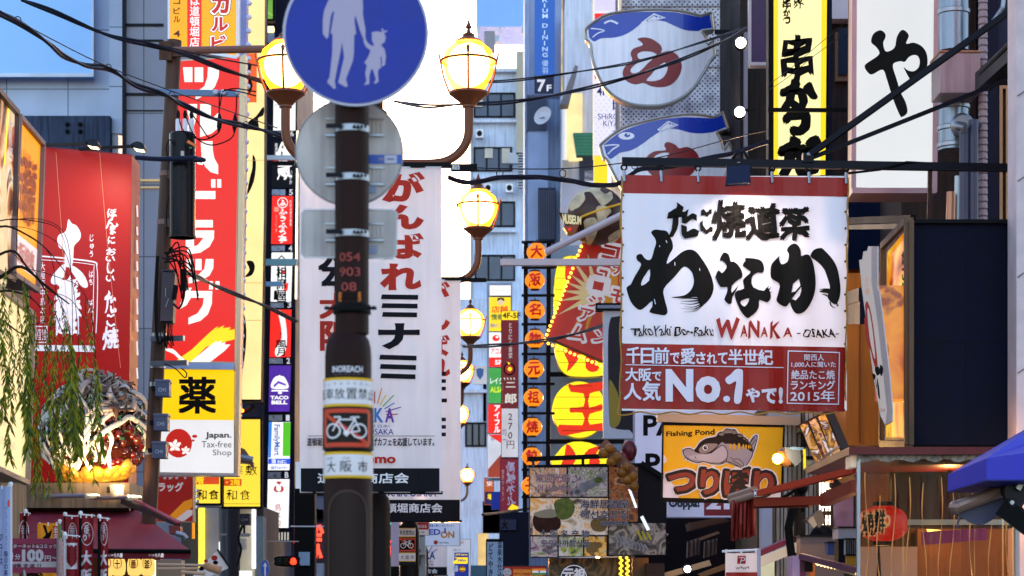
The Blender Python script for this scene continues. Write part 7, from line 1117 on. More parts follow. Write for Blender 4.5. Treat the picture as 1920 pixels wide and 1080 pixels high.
for p in ([(334, 214), (345, 246), (380, 262), (405, 252), (411, 246)], [(347, 214), (365, 255), (395, 272), (430, 262), (441, 246)], [(360, 214), (375, 235), (392, 258), (408, 250)], [(416, 172), (440, 166), (480, 172)], [(420, 168), (450, 172), (480, 180)], [(318, 305), (312, 280), (318, 262), (326, 272)], [(314, 440), (312, 400), (316, 370)], [(308, 682), (330, 692), (346, 708), (350, 700), (340, 690)]): m.tube(smooth([P(x, y, UP - .5) for x, y in p], 4, False), .008, BLACK, 6)
mesh_thing(m, 'cable_tangle', 'tangle of thin black cables looping round the utility pole', 'cable')
for i, (t, y, x) in enumerate((('CH1', 712, 291), ('CH3', 776, 288), ('CH4', 828, 285))):
    bx = thing('junction_box', f'blue grey box numbered {t} on the utility pole', 'junction box', P(x + 12, y + 33, UP - .3), 'numbered boxes on the utility pole'); m = MB(); m.pbox(x, y, x + 26, y + 31, UP - .35, .2, mat('#4c5672', .45)); m.pbox(x - 1, y - 1, x + 27, y + 4, UP - .36, .22, mat('#5a6480', .45)); m.pbox(x - 8, y + 12, x, y + 20, UP - .25, .1, DSTEEL); m.build('housing', bx, bev=.006); m = MB(); m.text(Pl(x, y, UP - .352), t, (x + 6, y + 15, x + 20, y + 22), mat('#b8c0d8', .5)); m.build('lettering', bx)
# ------------------------------------------------------------------ red takoyaki sign box and the giant ball
RSP = Pl(150, 600, 29); q = [(60, 274), (160, 282), (247, 290), (240, 908), (50, 905)]; RSM = mat('#a8140c', .42, e=.29, var=.08, sc=.6)
S = Sign('shop_sign', 'big red box sign with white brush lettering and seams above the giant takoyaki', 'sign', RSP, q, .66, RSM, mat('#8c120c', .42, e=.12)); z = lambda p: zm(p, 60, 380, 3.6); WS = mat('#e8e4e8', .5, e=.3, var=.04)
S.shape(smooth(z([(245, 112), (268, 140), (300, 155), (328, 205), (322, 250), (285, 290), (280, 340), (270, 425), (222, 425), (220, 325), (185, 305), (170, 250), (185, 215), (230, 190)]), 3), WS); S.shape(smooth(z([(228, 420), (215, 500), (170, 550), (132, 545), (130, 510), (160, 465), (205, 420)]), 3), WS); S.shape(smooth(z([(250, 435), (285, 430), (345, 480), (378, 550), (365, 575), (330, 560), (290, 500)]), 3), WS); S.text('番', [tuple(p) for p in z([(185, 535), (300, 535), (320, 885), (160, 885)])], WS, .09, wob=.06)
for t, q_ in (('じ', (390, 215, 415, 262)), ('ゅ', (392, 275, 418, 312)), ('う', (388, 325, 412, 368)), ('は', (385, 460, 412, 505)), ('ち', (385, 515, 410, 555)), ('ば', (380, 655, 412, 692)), ('ん', (378, 705, 412, 742))): S.text(t, tuple(v / 3.6 + (60 if i % 2 == 0 else 380) for i, v in enumerate(q_)), WS, .01, wob=.08)
for t, q_ in (('ほ', (508, 42, 572, 100)), ('ん', (495, 100, 582, 175)), ('ま', (525, 150, 565, 215)), ('に', (512, 228, 560, 278)), ('お', (500, 305, 568, 355)), ('い', (497, 362, 560, 400)), ('し', (505, 405, 555, 480)), ('い', (498, 492, 558, 535)), ('た', (490, 598, 570, 745)), ('こ', (500, 755, 560, 835)), ('焼', (480, 845, 582, 985))): S.text(t, tuple(v / 3.6 + (60 if i % 2 == 0 else 380) for i, v in enumerate(q_)), WS, .03, wob=.07)
S.vtext('大阪西中島本店', 80, 491, 607, 10, WS, .01)
S.stroke([(60, 479), (120, 484), (176, 491), (181, 498)], WS, 2.6, n=3); S.stroke([(60, 486), (120, 490), (172, 496), (176, 504), (175, 560), (174, 630)], WS, 1.2, n=3); S.stroke([(181, 497), (183, 520), (182, 580), (180, 625)], WS, 1.6, n=3); S.shape(z([(0, 960), (415, 965), (430, 985), (415, 1008), (0, 1000)]), WS); S.shape([rect(66, 611, 89, 643), rect(68, 613, 87, 641)], WS); S.text('直営', (69, 616, 86, 638), WS)
for p in ([(105, 285), (113, 400), (128, 600), (150, 720)], [(187, 287), (198, 420), (212, 560), (226, 690)]): S.stroke(p, mat('#e08a6a', .5, e=.2), .9)
S.done(); RSX = Pl(255, 600, 29.3, yaw=90); RSX.o = Vector((RSP(247, 290).x + .004, 29.3, 5)); m = MB()
for y, h_ in ((385, 22), (425, 16), (450, 26), (490, 18), (520, 22), (560, 30), (600, 22), (640, 26), (690, 20)): m.stroke(RSX, [(257, y), (258, y + h_)], WS, 3)
m.build('side_lettering', S.root)
for i, (a, b_) in enumerate((((85, 272), (182, 268)), ((150, 280), (268, 273)))):
    r = thing('arm_lamp', ('left dark arm lamp over the top of the red sign', 'right dark arm lamp over the top of the red sign')[i], 'lamp', P(*a, 28.5)); m = MB(); m.bar(P(*a, 28.9), P(b_[0] - 18, b_[1] + 1, 28), .035, .035, BLACK); m.build('arm', r); m = MB(); x, y = b_; m.prism(Pl(x, y, 28), smooth([(x - 24, y - 2), (x - 12, y - 8), (x, y - 4), (x + 2, y + 7), (x - 20, y + 3)], 2), 0, -.18, mat('#1c2430', .4)); m.build('lamp_head', r); m = MB(); m.prism(Pl(x, y, 28.02), [(x - 19, y + 3), (x + 1, y + 7), (x, y + 9), (x - 15, y + 7)], 0, -.14, mat('#f8f0b0', .4, e=2.5, var=0)); m.build('lens', r)
    sp = bpy.data.lights.new('sign_light', 'SPOT'); sp.energy = 6; sp.color = (1, .85, .65); sp.spot_size = R(110); sp.spot_blend = 1; sp.shadow_soft_size = .1; so_ = bpy.data.objects.new('sign_light', sp); COL.objects.link(so_); so_.location = P(x - 8, y + 12, 28.0); so_.rotation_euler = (P(x - 30, y + 170, 29) - so_.location).to_track_quat('-Z', 'Y').to_euler()
bc = P(176, 812, 28.1); br_ = 99 * 28.1 / F; rnd = random.Random(21)
tk = thing('takoyaki_model', 'giant takoyaki ball model with sauce, mayonnaise strings and bonito flakes', 'shop ornament', bc - Vector((0, 0, br_)))
sph = lambda a, e, k=1.0: bc + Vector((math.cos(R(e)) * math.sin(R(a)), -math.cos(R(e)) * math.cos(R(a)), math.sin(R(e)))) * br_ * k
m = MB(); m.ball(bc, br_ * .95, mat('#3a140a', .25, var=.4, sc=5, bump=.2, bsc=14, coat=.5), 40, 26); m.build('sauce', tk, True)
m = MB(); DGm = mat('#d89a34', .3, var=.35, sc=7, coat=.4)
for i in range(120):
    a, e = rnd.uniform(-100, 100), rnd.uniform(-78, -40); m.ball(sph(a, e, .93), br_ * rnd.uniform(.08, .15), DGm, 10, 7)
m.build('batter', tk, True)
m = MB(); SC1 = mat('#2c0a06', .12, var=.3, coat=.8); SC2 = mat('#5a1008', .12, var=.3, coat=.8); SC3 = mat('#5a2212', .2, var=.4, coat=.6)
for i in range(230):
    a, e = rnd.uniform(-95, 100), rnd.uniform(-42, 70); m.ball(sph(a, e, .94), br_ * rnd.uniform(.06, .12), rnd.choice((SC1, SC1, SC2, SC3)) if e < 20 else rnd.choice((SC1, SC3)), 10, 7)
m.build('sauce_lump', tk, True)
m = MB(); MY = mat('#ddd6c6', .35, var=.15, coat=.2)
for i in range(12):
    a0 = -98 + i * 9.5; pts = [sph(a0 * max(.45, math.cos(R(e * .75))) + (1 - (e + 45) / 120) * (12 + i * 1.5) + 2.5 * math.sin(e * .15 + i * 2), e, 1.0 + .025 * math.sin(i * 2 + e * .2)) for e in range(76, -40 - (i % 3) * 4, -8)]; m.tube(smooth(pts, 3, False), [br_ * (.038 + .012 * math.sin(k * .7 + i)) for k in range(3 * (len(pts) - 1) + 1)], MY, 8)
for pts, w in (([(100, 0), (75, 5), (52, 14), (40, 8), (25, 0), (10, -12), (-2, -28), (-15, -44)], .05), ([(95, 17), (60, 26), (35, 20), (15, 5), (0, -12), (-18, -38)], .045), ([(85, -20), (80, -5), (62, 5)], .035), ([(20, 60), (18, 30), (8, 8), (-8, -20), (-20, -40)], .05), ([(45, 50), (30, 28), (22, 14)], .04)): m.tube(smooth([sph(a, e, 1.03) for a, e in pts], 4, False), br_ * w, MY, 8)
m.build('mayonnaise', tk, True)
m = MB(); FK = [mat('#7a5c4e', .5, var=.35), mat('#a08c80', .5, var=.35), mat('#cfc2b8', .5, var=.3), mat('#5e4238', .5, var=.3), mat('#b8a69a', .5, var=.3)]
for i in range(120):
    a, e = rnd.gauss(38, 34), rnd.gauss(48, 16)
    if a < -70 or a > 115 or e > 86 or e < 8: continue
    p0 = sph(a, e, 1.03); up_ = (p0 - bc).normalized(); d = Vector((rnd.uniform(-1, 1), rnd.uniform(-.5, .3), rnd.uniform(-1, 1))); d = (d - up_ * d.dot(up_) * rnd.uniform(.5, 1)).normalized(); L_ = br_ * rnd.uniform(.22, .6); s_ = d.cross(up_).normalized(); w = br_ * rnd.uniform(.03, .07); cu = rnd.uniform(-.5, .9); vs = []; fs = []
    for k in range(7): t = k / 6; c_ = p0 + d * L_ * (t - .5) + up_ * br_ * (.14 * math.sin(t * 3.1) * cu + .03) + s_ * .1 * br_ * math.sin(t * 4 + i); ww = w * math.sin(.35 + 2.5 * t); vs += [c_ - s_ * ww, c_ + s_ * ww + up_ * .03 * math.sin(i)]
    for k in range(6): fs.append((2 * k, 2 * k + 1, 2 * k + 3, 2 * k + 2))
    m.add(vs, fs, rnd.choice(FK))
o = m.build('bonito_flake', tk, True); so = o.modifiers.new('thickness', 'SOLIDIFY'); so.thickness = .008; o['kind'] = 'stuff'
m = MB(); NG = mat('#1f5a3c', .5)
for i in range(90):
    a, e = rnd.uniform(-80, 95), rnd.uniform(-10, 55); p0 = sph(a, e, 1.06); d = Vector((rnd.uniform(-1, 1), 0, rnd.uniform(-1, 1))).normalized() * br_ * .05; m.bar(p0 - d, p0 + d, .02, .012, NG)
o = m.build('seaweed_fleck', tk); o['kind'] = 'stuff'
for i, (a, b_) in enumerate((((70, 931), (183, 928)), ((168, 933), (262, 931)))):
    r = thing('arm_lamp', ('left pale arm lamp under the giant takoyaki', 'right pale arm lamp under the giant takoyaki')[i], 'lamp', P(*a, 27.6)); m = MB(); m.tube([P(*a, 28), P(b_[0] - 20, b_[1] + 1, 27)], .028, mat('#8a8492', .4, .3), 8); m.build('arm', r); x, y = b_; m = MB(); m.prism(Pl(x, y, 27), smooth([(x - 26, y + 2), (x - 14, y - 3), (x - 1, y - 1), (x - 4, y + 6), (x - 22, y + 8)], 2), 0, -.18, mat('#9a948f', .4, .3)); m.build('lamp_head', r); m = MB(); m.prism(Pl(x, y, 26.98), [(x - 20, y - 1), (x - 2, y - 2), (x, y), (x - 14, y + 1)], 0, -.16, mat('#fff4b0', .4, e=6, var=0)); m.build('lens', r)
    sp = bpy.data.lights.new('uplight', 'SPOT'); sp.energy = 18; sp.color = (1, .78, .42); sp.spot_size = R(95); sp.spot_blend = .8; sp.shadow_soft_size = .08; so_ = bpy.data.objects.new('uplight', sp); COL.objects.link(so_); so_.location = P(x - 8, y - 4, 27.0); so_.rotation_euler = (P(176 + i * 20, 850, 27.6) - so_.location).to_track_quat('-Z', 'Y').to_euler()
# lightboxes along the left wall (facing across the street)
LW = Pl(40, 600, 22, yaw=90); LW.o = Vector((-4.95, 22, 4))
def wall_sign(name, label, q, fm, fr):
    S = Sign(name, label, 'sign', LW, q, .25, fm, fr); m = MB()
    for i in range(len(q)): m.bar(LW(*q[i], .02), LW(*q[(i + 1) % len(q)], .02), .06, .05, fr)
    m.build('frame', S.root); return S
S = wall_sign('picture_sign', 'dark noodle shop picture sign at the left edge', [(-90, 70), (32, 212), (24, 524), (-90, 470)], cellmat(['#1a1418', '#3a2418', '#a8521c', '#e8c890', '#f0e4c8', '#2a1c1c'], 1.6, .85, dist=1.5, seed=4), mat('#5a4a48', .5))
S.shape([(14, 202), (17, 204), (10, 310), (7, 308)], mat('#f8e81a', .4, e=1.0)); S.vtext('大阪名物', 20, 226, 290, 8, mat('#e8d8d8', .4, e=.5), .04); S.vtext('金龍らーめん', 26, 236, 320, 7, mat('#d83a34', .4, e=.5), .04); S.shape(smooth([(2, 330), (12, 328), (14, 520), (0, 540)], 2), mat('#f0dca8', .4, e=.7, var=.3, sc=6)); S.done()
S = wall_sign('lit_sign', 'orange lit sign with red figure like lettering beside the red box sign', [(36, 218), (80, 270), (70, 545), (22, 512)], mat('#ff960a', .4, e=1.05, var=.1), mat('#7a6a70', .5)); RB = mat('#8a2408', .4, e=.25)
S.text('串', [(40, 278), (48, 284), (46, 420), (36, 410)], RB, .03); S.text('鶴', [(48, 286), (58, 292), (55, 425), (45, 420)], RB, .02); S.text('橋', [(59, 300), (69, 308), (63, 420), (54, 425)], RB, .02); S.shape([(24, 432), (70, 468), (67, 522), (22, 490)], mat('#f0e4e4', .4, e=.75)); S.text('大阪焼肉', [(28, 446), (64, 474), (62, 512), (26, 484)], mat('#c87a7a', .4, e=.6), .04); S.done()
S = wall_sign('lit_sign', 'cream lit panel low at the left edge behind the willow', [(-90, 470), (62, 590), (51, 905), (-90, 840)], mat('#f6dfa0', .4, e=.85, var=.08, sc=.9), mat('#8a7a70', .5)); S.vtext('営業時間', 8, 760, 800, 6, mat('#c8a8a0', .4, e=.5)); S.text('お食事処', [(2, 815), (30, 830), (29, 845), (1, 832)], mat('#c8a8a0', .4, e=.5)); S.text('二階', [(1, 690), (8, 694), (8, 730), (1, 726)], mat('#d89aa8', .4, e=.6)); S.done()
m = MB(); m.box((-9, 14, 0), (-5.25, 24.6, P(0, 905, 24.5).z), mat('#8a765c', .7, streak=.4)); m.box((-9, 14, P(0, 905, 24.5).z), (-5.22, 24.5, 6.5), mat('#4a3c3a', .6)); mesh_thing(m, 'corner_shop', 'beige corner shop behind the left edge lightboxes', 'building')
m = MB(); m.box(P(-60, 952, 27.8), P(243, 905, 27.8) + Vector((0, 1.0, 0)), mat('#8f7a60', .65, streak=.4, var=.3)); m.pbox(200, 913, 208, 924, 27.7, .1, DSTEEL); mesh_thing(m, 'shop_fascia', 'beige stained fascia under the giant takoyaki', 'fascia')
m = MB(); m.lathe(P(219, 933, 27.3), [(.07, 0), (.085, .14), (.087, .15)], mat('#c9b49a', .6), 20); mesh_thing(m, 'bracket_pot', 'pale cup shaped fitting under the giant takoyaki', 'fitting', sm=True)
# maroon awning with valance
r = thing('awning', 'maroon shop awning with white lettered valance at the lower left', 'awning', P(180, 1050, 26.5)); AWm = mat('#86283c', .7, sc=2, var=.18); m = MB(); a = P(-60, 948, 28.4); b_ = P(246, 950, 28.4); c_ = P(358, 1034, 26); d_ = P(-60, 1030, 26); b2_ = P(262, 962, 28.3); m.add([a, b_, b2_, c_, d_], [(0, 1, 2, 3, 4)], AWm); m.add([d_, c_, P(357, 1048, 26), P(-60, 1048, 26)], [(0, 1, 2, 3)], mat('#6a1428', .7)); m.add([b2_, c_, P(357, 1048, 26), P(262, 1010, 28.3)], [(0, 1, 2, 3)], AWm); o = m.build('canopy', r); so = o.modifiers.new('thickness', 'SOLIDIFY'); so.thickness = .01
m = MB(); pl = Pl(280, 1041, 25.985); 
for x in (202, 279): m.text(pl, 'たこ焼', (x, 1039, x + 10, 1043), WS); m.text(pl, '十八番', (x + 11, 1037, x + 28, 1045), WS, .03)
m.build('lettering', r); m = MB(); m.tube([P(-60, 945, 28), P(244, 950, 28)], .06, mat('#4a4048', .4, .4), 12); m.bar(P(230, 940, 27.2), P(335, 982, 25.8), .05, .06, mat('#3a2428', .5)); m.bar(P(255, 938, 27), P(335, 980, 25.7), .06, .02, mat('#9a3448', .6)); m.tube([P(-60, 1031, 25.98), P(358, 1034, 25.98)], .025, BLACK); m.build('frame', r)
m = MB(); m.prism(Pl(332, 992, 25.6), [(316, 985), (338, 986), (338, 1000), (318, 1002)], 0, -.2, mat('#7a3030', .5)); m.tube([P(330, 1000, 25.5), P(345, 1004, 25.5), P(350, 1010, 25.5)], .03, STEEL, 8); mesh_thing(m, 'awning_winch', 'small red awning winch at the maroon awning end', 'winch')
# lit lanterns below the awning
G4 = 'cream lanterns under the maroon awning'
for i, (x, t) in enumerate(((202, '八'), (222, '十'), (252, '番'), (277, '釜'))):
    c_ = P(x, 1063, 26.4 + i * .01); k = 26.4 / F; w = 13.5; ln = thing('paper_lantern', f'cream lit paper lantern marked {t} under the maroon awning', 'lantern', c_ - Vector((0, 0, 19 * k)), G4); m = MB(); m.lathe(c_, [(7 * k, -17 * k), (11.5 * k, -14 * k), (w * k, -6 * k), (w * k, 6 * k), (11.5 * k, 14 * k), (7 * k, 17 * k)], mat('#ffcf6a', .5, e=.95, var=.1), 22); m.build('lantern_body', ln, True); m = MB(); m.lathe(c_ + Vector((0, 0, 17 * k)), [(7 * k, 0), (7 * k, 4 * k)], LC, 14); m.lathe(c_ - Vector((0, 0, 20 * k)), [(6 * k, 0), (7 * k, 3 * k)], LC, 14); m.build('cap', ln); m = MB(); p3 = Pl(x, 1060, 26.4); yy = p3((x), 1060).y
    m.text(p3, t, (x - 5, 1050, x + 5, 1065), INK if i % 2 else RED, .03); m.stroke(p3, ell(x, 1056, 8, 10, 16) + [ell(x, 1056, 8, 10, 16)[0]], RED, 1.2, n=1)
    for v in m.v: v.y = c_.y - math.sqrt(max(1e-5, (w * k) ** 2 - (v.x - c_.x) ** 2)) - .015
    m.build('lettering', ln)
m = MB(); m.box(P(-60, 1400, 28.6), P(300, 1000, 28.6) + Vector((0, .2, 0)), mat('#5a3018', .5, e=.08)); m.pbox(283, 1050, 290, 1100, 26.6, .1, mat('#e8ffe0', .4, e=.9)); m.pbox(290, 1050, 340, 1200, 28.2, .3, mat('#8a7a6a', .5, e=.1)); m.pbox(22, 1068, 42, 1100, 26, .1, mat('#1f8a5a', .4, e=.3)); mesh_thing(m, 'shop_interior', 'warm brown shop front under the maroon awning', 'wall')
m = MB(); m.tube([P(295, 1058, 25), P(385, 1060, 25)], .014, mat('#c8a890', .4)); m.tube([P(295, 1066, 25), P(372, 1066, 25)], .014, mat('#c8a890', .4)); m.tube([P(340, 1072, 25), P(385, 1076, 25)], .02, mat('#c8a890', .4)); m.lathe(P(383, 1060, 25), [(.03, 0), (.05, .06), (.045, .12)], mat('#b88a6a', .4), 12, Vector((.9, 0, -.3))); m.lathe(P(394, 1065, 25), [(.03, 0), (.05, .06), (.045, .12)], mat('#b88a6a', .4), 12, Vector((.9, 0, -.2))); mesh_thing(m, 'clip_lamp', 'pair of copper clip lamps on thin rods below the awning end', 'lamp')
def fl1(m, pl):
    m.shape(pl, ell(402, 1046, 6, 5, 18), RED); m.shape(pl, ell(386, 1052, 4, 3), RED)
    for x, y in ((404, 1055), (394, 1062), (378, 1066)): m.shape(pl, ell(x, y, 5, 4, 12), INK)
r = thing('flag', 'slanting white flag with red and black spots low beside the yellow strip', 'flag', P(395, 1080, 30)); pl = Pl(395, 1060, 30); m = MB(); m.prism(pl, [(408, 1032), (431, 1064), (400, 1078), (350, 1096), (372, 1066)], 0, -.01, WHITE); m.build('cloth', r); m = MB(); fl1(m, pl); m.build('lettering', r); m = MB(); m.tube([P(408, 1030, 29.98), P(432, 1066, 29.98)], .012, BLACK); m.build('pole', r)
# board and flags in front of the shop
S = board('price_board', 'maroon and white comic cafe price board low at the left', 20, 1015, 111, 1069, 20, .06, mat('#7d1a40', .5, e=.05), mat('#9a3050', .5), frame=2, frm=mat('#9a3050', .5)); S.shape(rect(21, 1053, 110, 1068), mat('#c4b8be', .5)); WB = mat('#cdc4cc', .5); S.text('ターネット&コミック', (24, 1020, 107, 1028), WB, .03); S.text('0', (14, 1032, 25, 1053), WB, .05); S.text('分', (28, 1039, 38, 1049), WB, .03); S.text('100', (41, 1030, 82, 1053), WB, .06); S.text('円', (84, 1042, 95, 1052), WB, .04); S.text('〜', (97, 1044, 106, 1048), WB, .03)
for ch, x in (('域', 22), ('最', 31), ('安', 44), ('値', 56), ('!', 70), ('!', 75)): S.text(ch, (x, 1057, x + (9 if ch != '!' else 2), 1065), mat('#6a1a34', .5), .02)
S.done(); m = MB(); m.tube([P(111, 1010, 19.98), P(112, 1300, 19.98)], .025, mat('#b89aa0', .4), 10); m.tube([P(112, 1012, 20.1), P(128, 1014, 20.1)], .012, STEEL); m.tube([P(45, 1069, 20), P(45, 1400, 20)], .02, STEEL); mesh_thing(m, 'board_post', 'thin metal posts of the comic cafe price board', 'post')
def nobori(label, x0, x1, y0, y1, d, fm, draw, px, pc=BLACK, grp='upright shop flags'):
    r, pl = banner(label, x0, x1, y0, y1, d, draw, grp, amp=.012, mats=fm, rod=False, kind='flag'); m = MB(); b0 = P(px, y0 - 4, d + .01); m.tube([Vector((b0.x, d + .01, 0)), b0], .013, pc, 8); m.ball(b0, .02, WHITE, 8, 6); m.tube([P(px - 3, y0 - 2, d), P(max(x1, x0) + 3, y0 + 1, d)], .007, WHITE, 6)
    for k in range(3): xx = x0 + (x1 - x0) * (k + .2) / 2.6; m.pbox(xx, y0 - 2, xx + 2.4, y0 + 5, d - .005, .01, WHITE)
    m.build('pole', r); return r
FM = mat('#8a1a22', .7, trans=.15); WF = mat('#d8ccd2', .6)
def nb_oval(cx_, rx, big=True):
    def f(m, pl):
        m.shape(pl, [ell(cx_, 1001, rx, 22, 28), ell(cx_, 1001, rx - 1.3, 20.5, 28)], WF); m.text(pl, '番', (cx_ - rx * .5, 984, cx_ + rx * .4, 1002), WF, .0, wob=.1); m.text(pl, 'り', (cx_ - rx * .6, 1002, cx_ + 0, 1014), WF, .04); m.text(pl, '千', (cx_ + 2, 1000, cx_ + rx * .6, 1010), WF)
        m.text(pl, '大', (cx_ - rx * .95, 1032, cx_ + rx * .75, 1060), WF, .035, wob=.05); m.text(pl, '阪', (cx_ - rx * .95, 1068, cx_ + rx * .75, 1096), WF, .035, wob=.05)
    return f
nobori('maroon upright flag with a white oval crest, middle of the three tall ones', 148, 175, 966, 1120, 19.2, FM, nb_oval(163, 12), 151)
nobori('maroon upright flag with a narrow oval crest, right end of the flag row', 185, 203, 972, 1120, 19.3, FM, nb_oval(195, 7), 186)
nobori('maroon upright flag partly behind the middle one', 121, 148, 968, 1120, 19.8, FM, lambda m, pl: (m.shape(pl, [ell(136, 1000, 8, 20, 24), ell(136, 1000, 7, 18.6, 24)], WF), m.text(pl, '番', (131, 985, 141, 1003), WF)), 122)
def nb_mon(m, pl):
    m.shape(pl, rect(124, 1018, 145, 1067), WF)
    for i in range(4):
        for s_ in (-1, 1): m.shape(pl, smooth([(134.5, 1062 - i * 9), (134.5 + s_ * 9, 1054 - i * 8), (134.5 + s_ * 9, 1040 - i * 6), (134.5 + s_ * 4, 1046 - i * 7)], 2), FM)
    m.shape(pl, smooth([(130, 1028), (134, 1022), (138, 1028), (138, 1060), (130, 1060)], 2), FM)
nobori('maroon flag with a white leaf crest panel in front of the price board edge', 122, 147, 1005, 1120, 18.8, FM, nb_mon, 121, mat('#c8bcc0', .4))
nobori('maroon flag far left of the orange one, crest half seen', 37, 54, 962, 1100, 21, FM, lambda m, pl: (m.shape(pl, [ell(45, 1000, 10, 24, 24, 190, 350) , ], WF) if 0 else m.stroke(pl, ell(45, 1000, 9, 24, 16, 180, 360), WF, 1.4, n=1), m.text(pl, '番', (39, 985, 52, 1002), WF), m.text(pl, 'り', (42, 1003, 52, 1013), WF)), 48)
nobori('orange flag with a black figure and a red corner tag', 70, 111, 981, 1100, 21.5, mat('#e8901a', .6, trans=.2, e=.08), lambda m, pl: (m.shape(pl, smooth([(80, 985), (86, 986), (90, 1000), (97, 992), (95, 1005), (88, 1014), (80, 1008), (86, 1002)], 2), INK), m.shape(pl, rect(99, 986, 108, 1018), RED), m.vtext(pl, '出店', 104, 988, 1012, 8, WF, .03)), 112, mat('#2a8a5a', .5))
nobori('small orange and white flag edge behind the leaf crest flag', 114, 124, 997, 1120, 20.4, mat('#d8742a', .6), lambda m, pl: m.vtext(pl, '名物たこ焼', 118, 1005, 1080, 9, WF, .03), 126, mat('#2a8a5a', .5))
def nb_blue(m, pl):
    m.vtext(pl, 'Mixed juice gelato', 12, 950, 1030, 6, L_NAVY); m.vtext(pl, '毎日の果汁', 11, 1032, 1092, 8, L_NAVY, .02); m.shape(pl, rect(14, 938, 18, 950), mat('#c84a3a', .5)); m.vtext(pl, 'ジュース', 2, 1000, 1060, 7, L_NAVY, .03)
nobori('pale blue upright flag with navy lettering at the bottom left corner', -12, 19, 912, 1120, 17.5, mat('#9fb4e0', .6, trans=.3), nb_blue, 20, mat('#c8c0cc', .4))
r = thing('wheel_ornament', 'black spoked wheel ornament below the price board', 'ornament', P(62, 1100, 20.6)); m = MB(); c_ = P(62, 1092, 20.6); rr = 22 * 20.6 / F
for k in (1, .75, .5): m.tube([c_ + Vector((rr * k * math.cos(R(a)), 0, rr * k * math.sin(R(a)))) for a in range(0, 360, 15)], .008, BLACK, 6, closed=True)
m.build('rim', r); m = MB()
for a in range(0, 180, 15): d_ = Vector((rr * math.cos(R(a)), 0, rr * math.sin(R(a)))); m.tube([c_ - d_, c_ + d_], .006, BLACK, 5)
m.build('spoke', r)
# ------------------------------------------------------------------ overhead cables
def cable(label, pts, rad, d0, d1, ties=(), n=2):
    m = MB(); CB = mat('#1a1d2a', .4, .1)
    def pt(i, o): x, y = pts[i]; t = i / (len(pts) - 1); return P(x, y + o, d0 + (d1 - d0) * t)
    for k in range(n):
        base = [pt(i, 0) for i in range(len(pts))]; sp = smooth([tuple(p) for p in base], 8, False); m.tube([Vector(p) + Vector((0, math.cos(i * .22 + k * 6.28 / n) * rad * 1.05, math.sin(i * .22 + k * 6.28 / n) * rad * 1.05)) if n > 1 else Vector(p) for i, p in enumerate(sp)], rad, CB, 6)
    for x, y, t in ties: c_ = P(x, y, d0 + (d1 - d0) * t); m.tube([c_ + Vector((.035 * math.cos(R(a)), 0, .04 * math.sin(R(a)))) for a in range(0, 360, 45)], .006, CB, 5, closed=True)
    mesh_thing(m, 'overhead_cable', label, 'cable', sm=True)
cable('thick twisted cable crossing the left from the top edge past the red sign', [(-40, 10), (30, 40), (90, 80), (120, 105), (160, 122), (205, 130), (255, 160), (310, 178), (345, 197), (400, 222), (450, 234), (500, 246), (552, 262)], .017, 22, 27, ((33, 38, .12), (203, 127, .45), (322, 178, .65), (461, 234, .85)))
cable('upper thin twisted cable from the top left to the lamp globe', [(40, 0), (100, 22), (200, 65), (280, 84), (350, 103), (420, 130), (490, 152), (540, 165)], .014, 22, 23, n=2)
cable('thin single wire running with the thick left cable', [(0, 20), (100, 75), (200, 124), (320, 170), (420, 205), (520, 240)], .006, 22, 27, n=1)
cable('second upper wire from the steel pole bracket to the globe', [(180, 60), (300, 85), (400, 108), (490, 124), (560, 134)], .008, 23, 25, n=1)
cable('cable bundle sloping from the utility pole down past the cream sign', [(340, 508), (372, 520), (400, 534), (450, 555), (500, 575), (556, 603)], .016, 27.3, 33)
cable('upper cable rising to the right in front of the blowfish signs', [(740, 190), (800, 199), (860, 196), (960, 191), (1060, 174), (1160, 150), (1260, 118), (1340, 85), (1400, 55)], .013, 24, 30)
cable('thin cable over the upper blowfish sign', [(870, 153), (960, 151), (1100, 132), (1200, 114), (1300, 84), (1400, 52)], .01, 26, 32)
cable('heavy sagging cable bundle across the centre above the takoyaki banner', [(840, 332), (880, 343), (930, 334), (990, 332), (1050, 336), (1100, 345), (1150, 347), (1180, 330), (1200, 318), (1260, 312), (1310, 300), (1370, 288), (1440, 266)], .014, 23, 24, ((937, 325, .2), (1055, 325, .4), (1190, 310, .55)), 3)
cable('thin hanger wire above the heavy centre cable', [(840, 311), (930, 316), (1060, 316), (1165, 306), (1250, 292), (1370, 260), (1440, 244)], .006, 23, 24, n=1)
cable('dark cable from the second lamp to the wedge sign', [(870, 650), (920, 648), (980, 643), (1040, 635), (1100, 620), (1145, 605)], .016, 33, 38)
cable('low cable behind the banners to the grill sign', [(905, 965), (950, 960), (1000, 952)], .03, 45, 50, n=1)
cable('pair of fine wires in front of the yellow skewer sign', [(1440, 160), (1480, 130), (1510, 105), (1545, 75), (1600, 30)], .004, 29, 30, n=1)
cable('lower fine wire in front of the yellow skewer sign', [(1440, 170), (1480, 143), (1530, 102), (1600, 52)], .004, 29, 30, n=1)
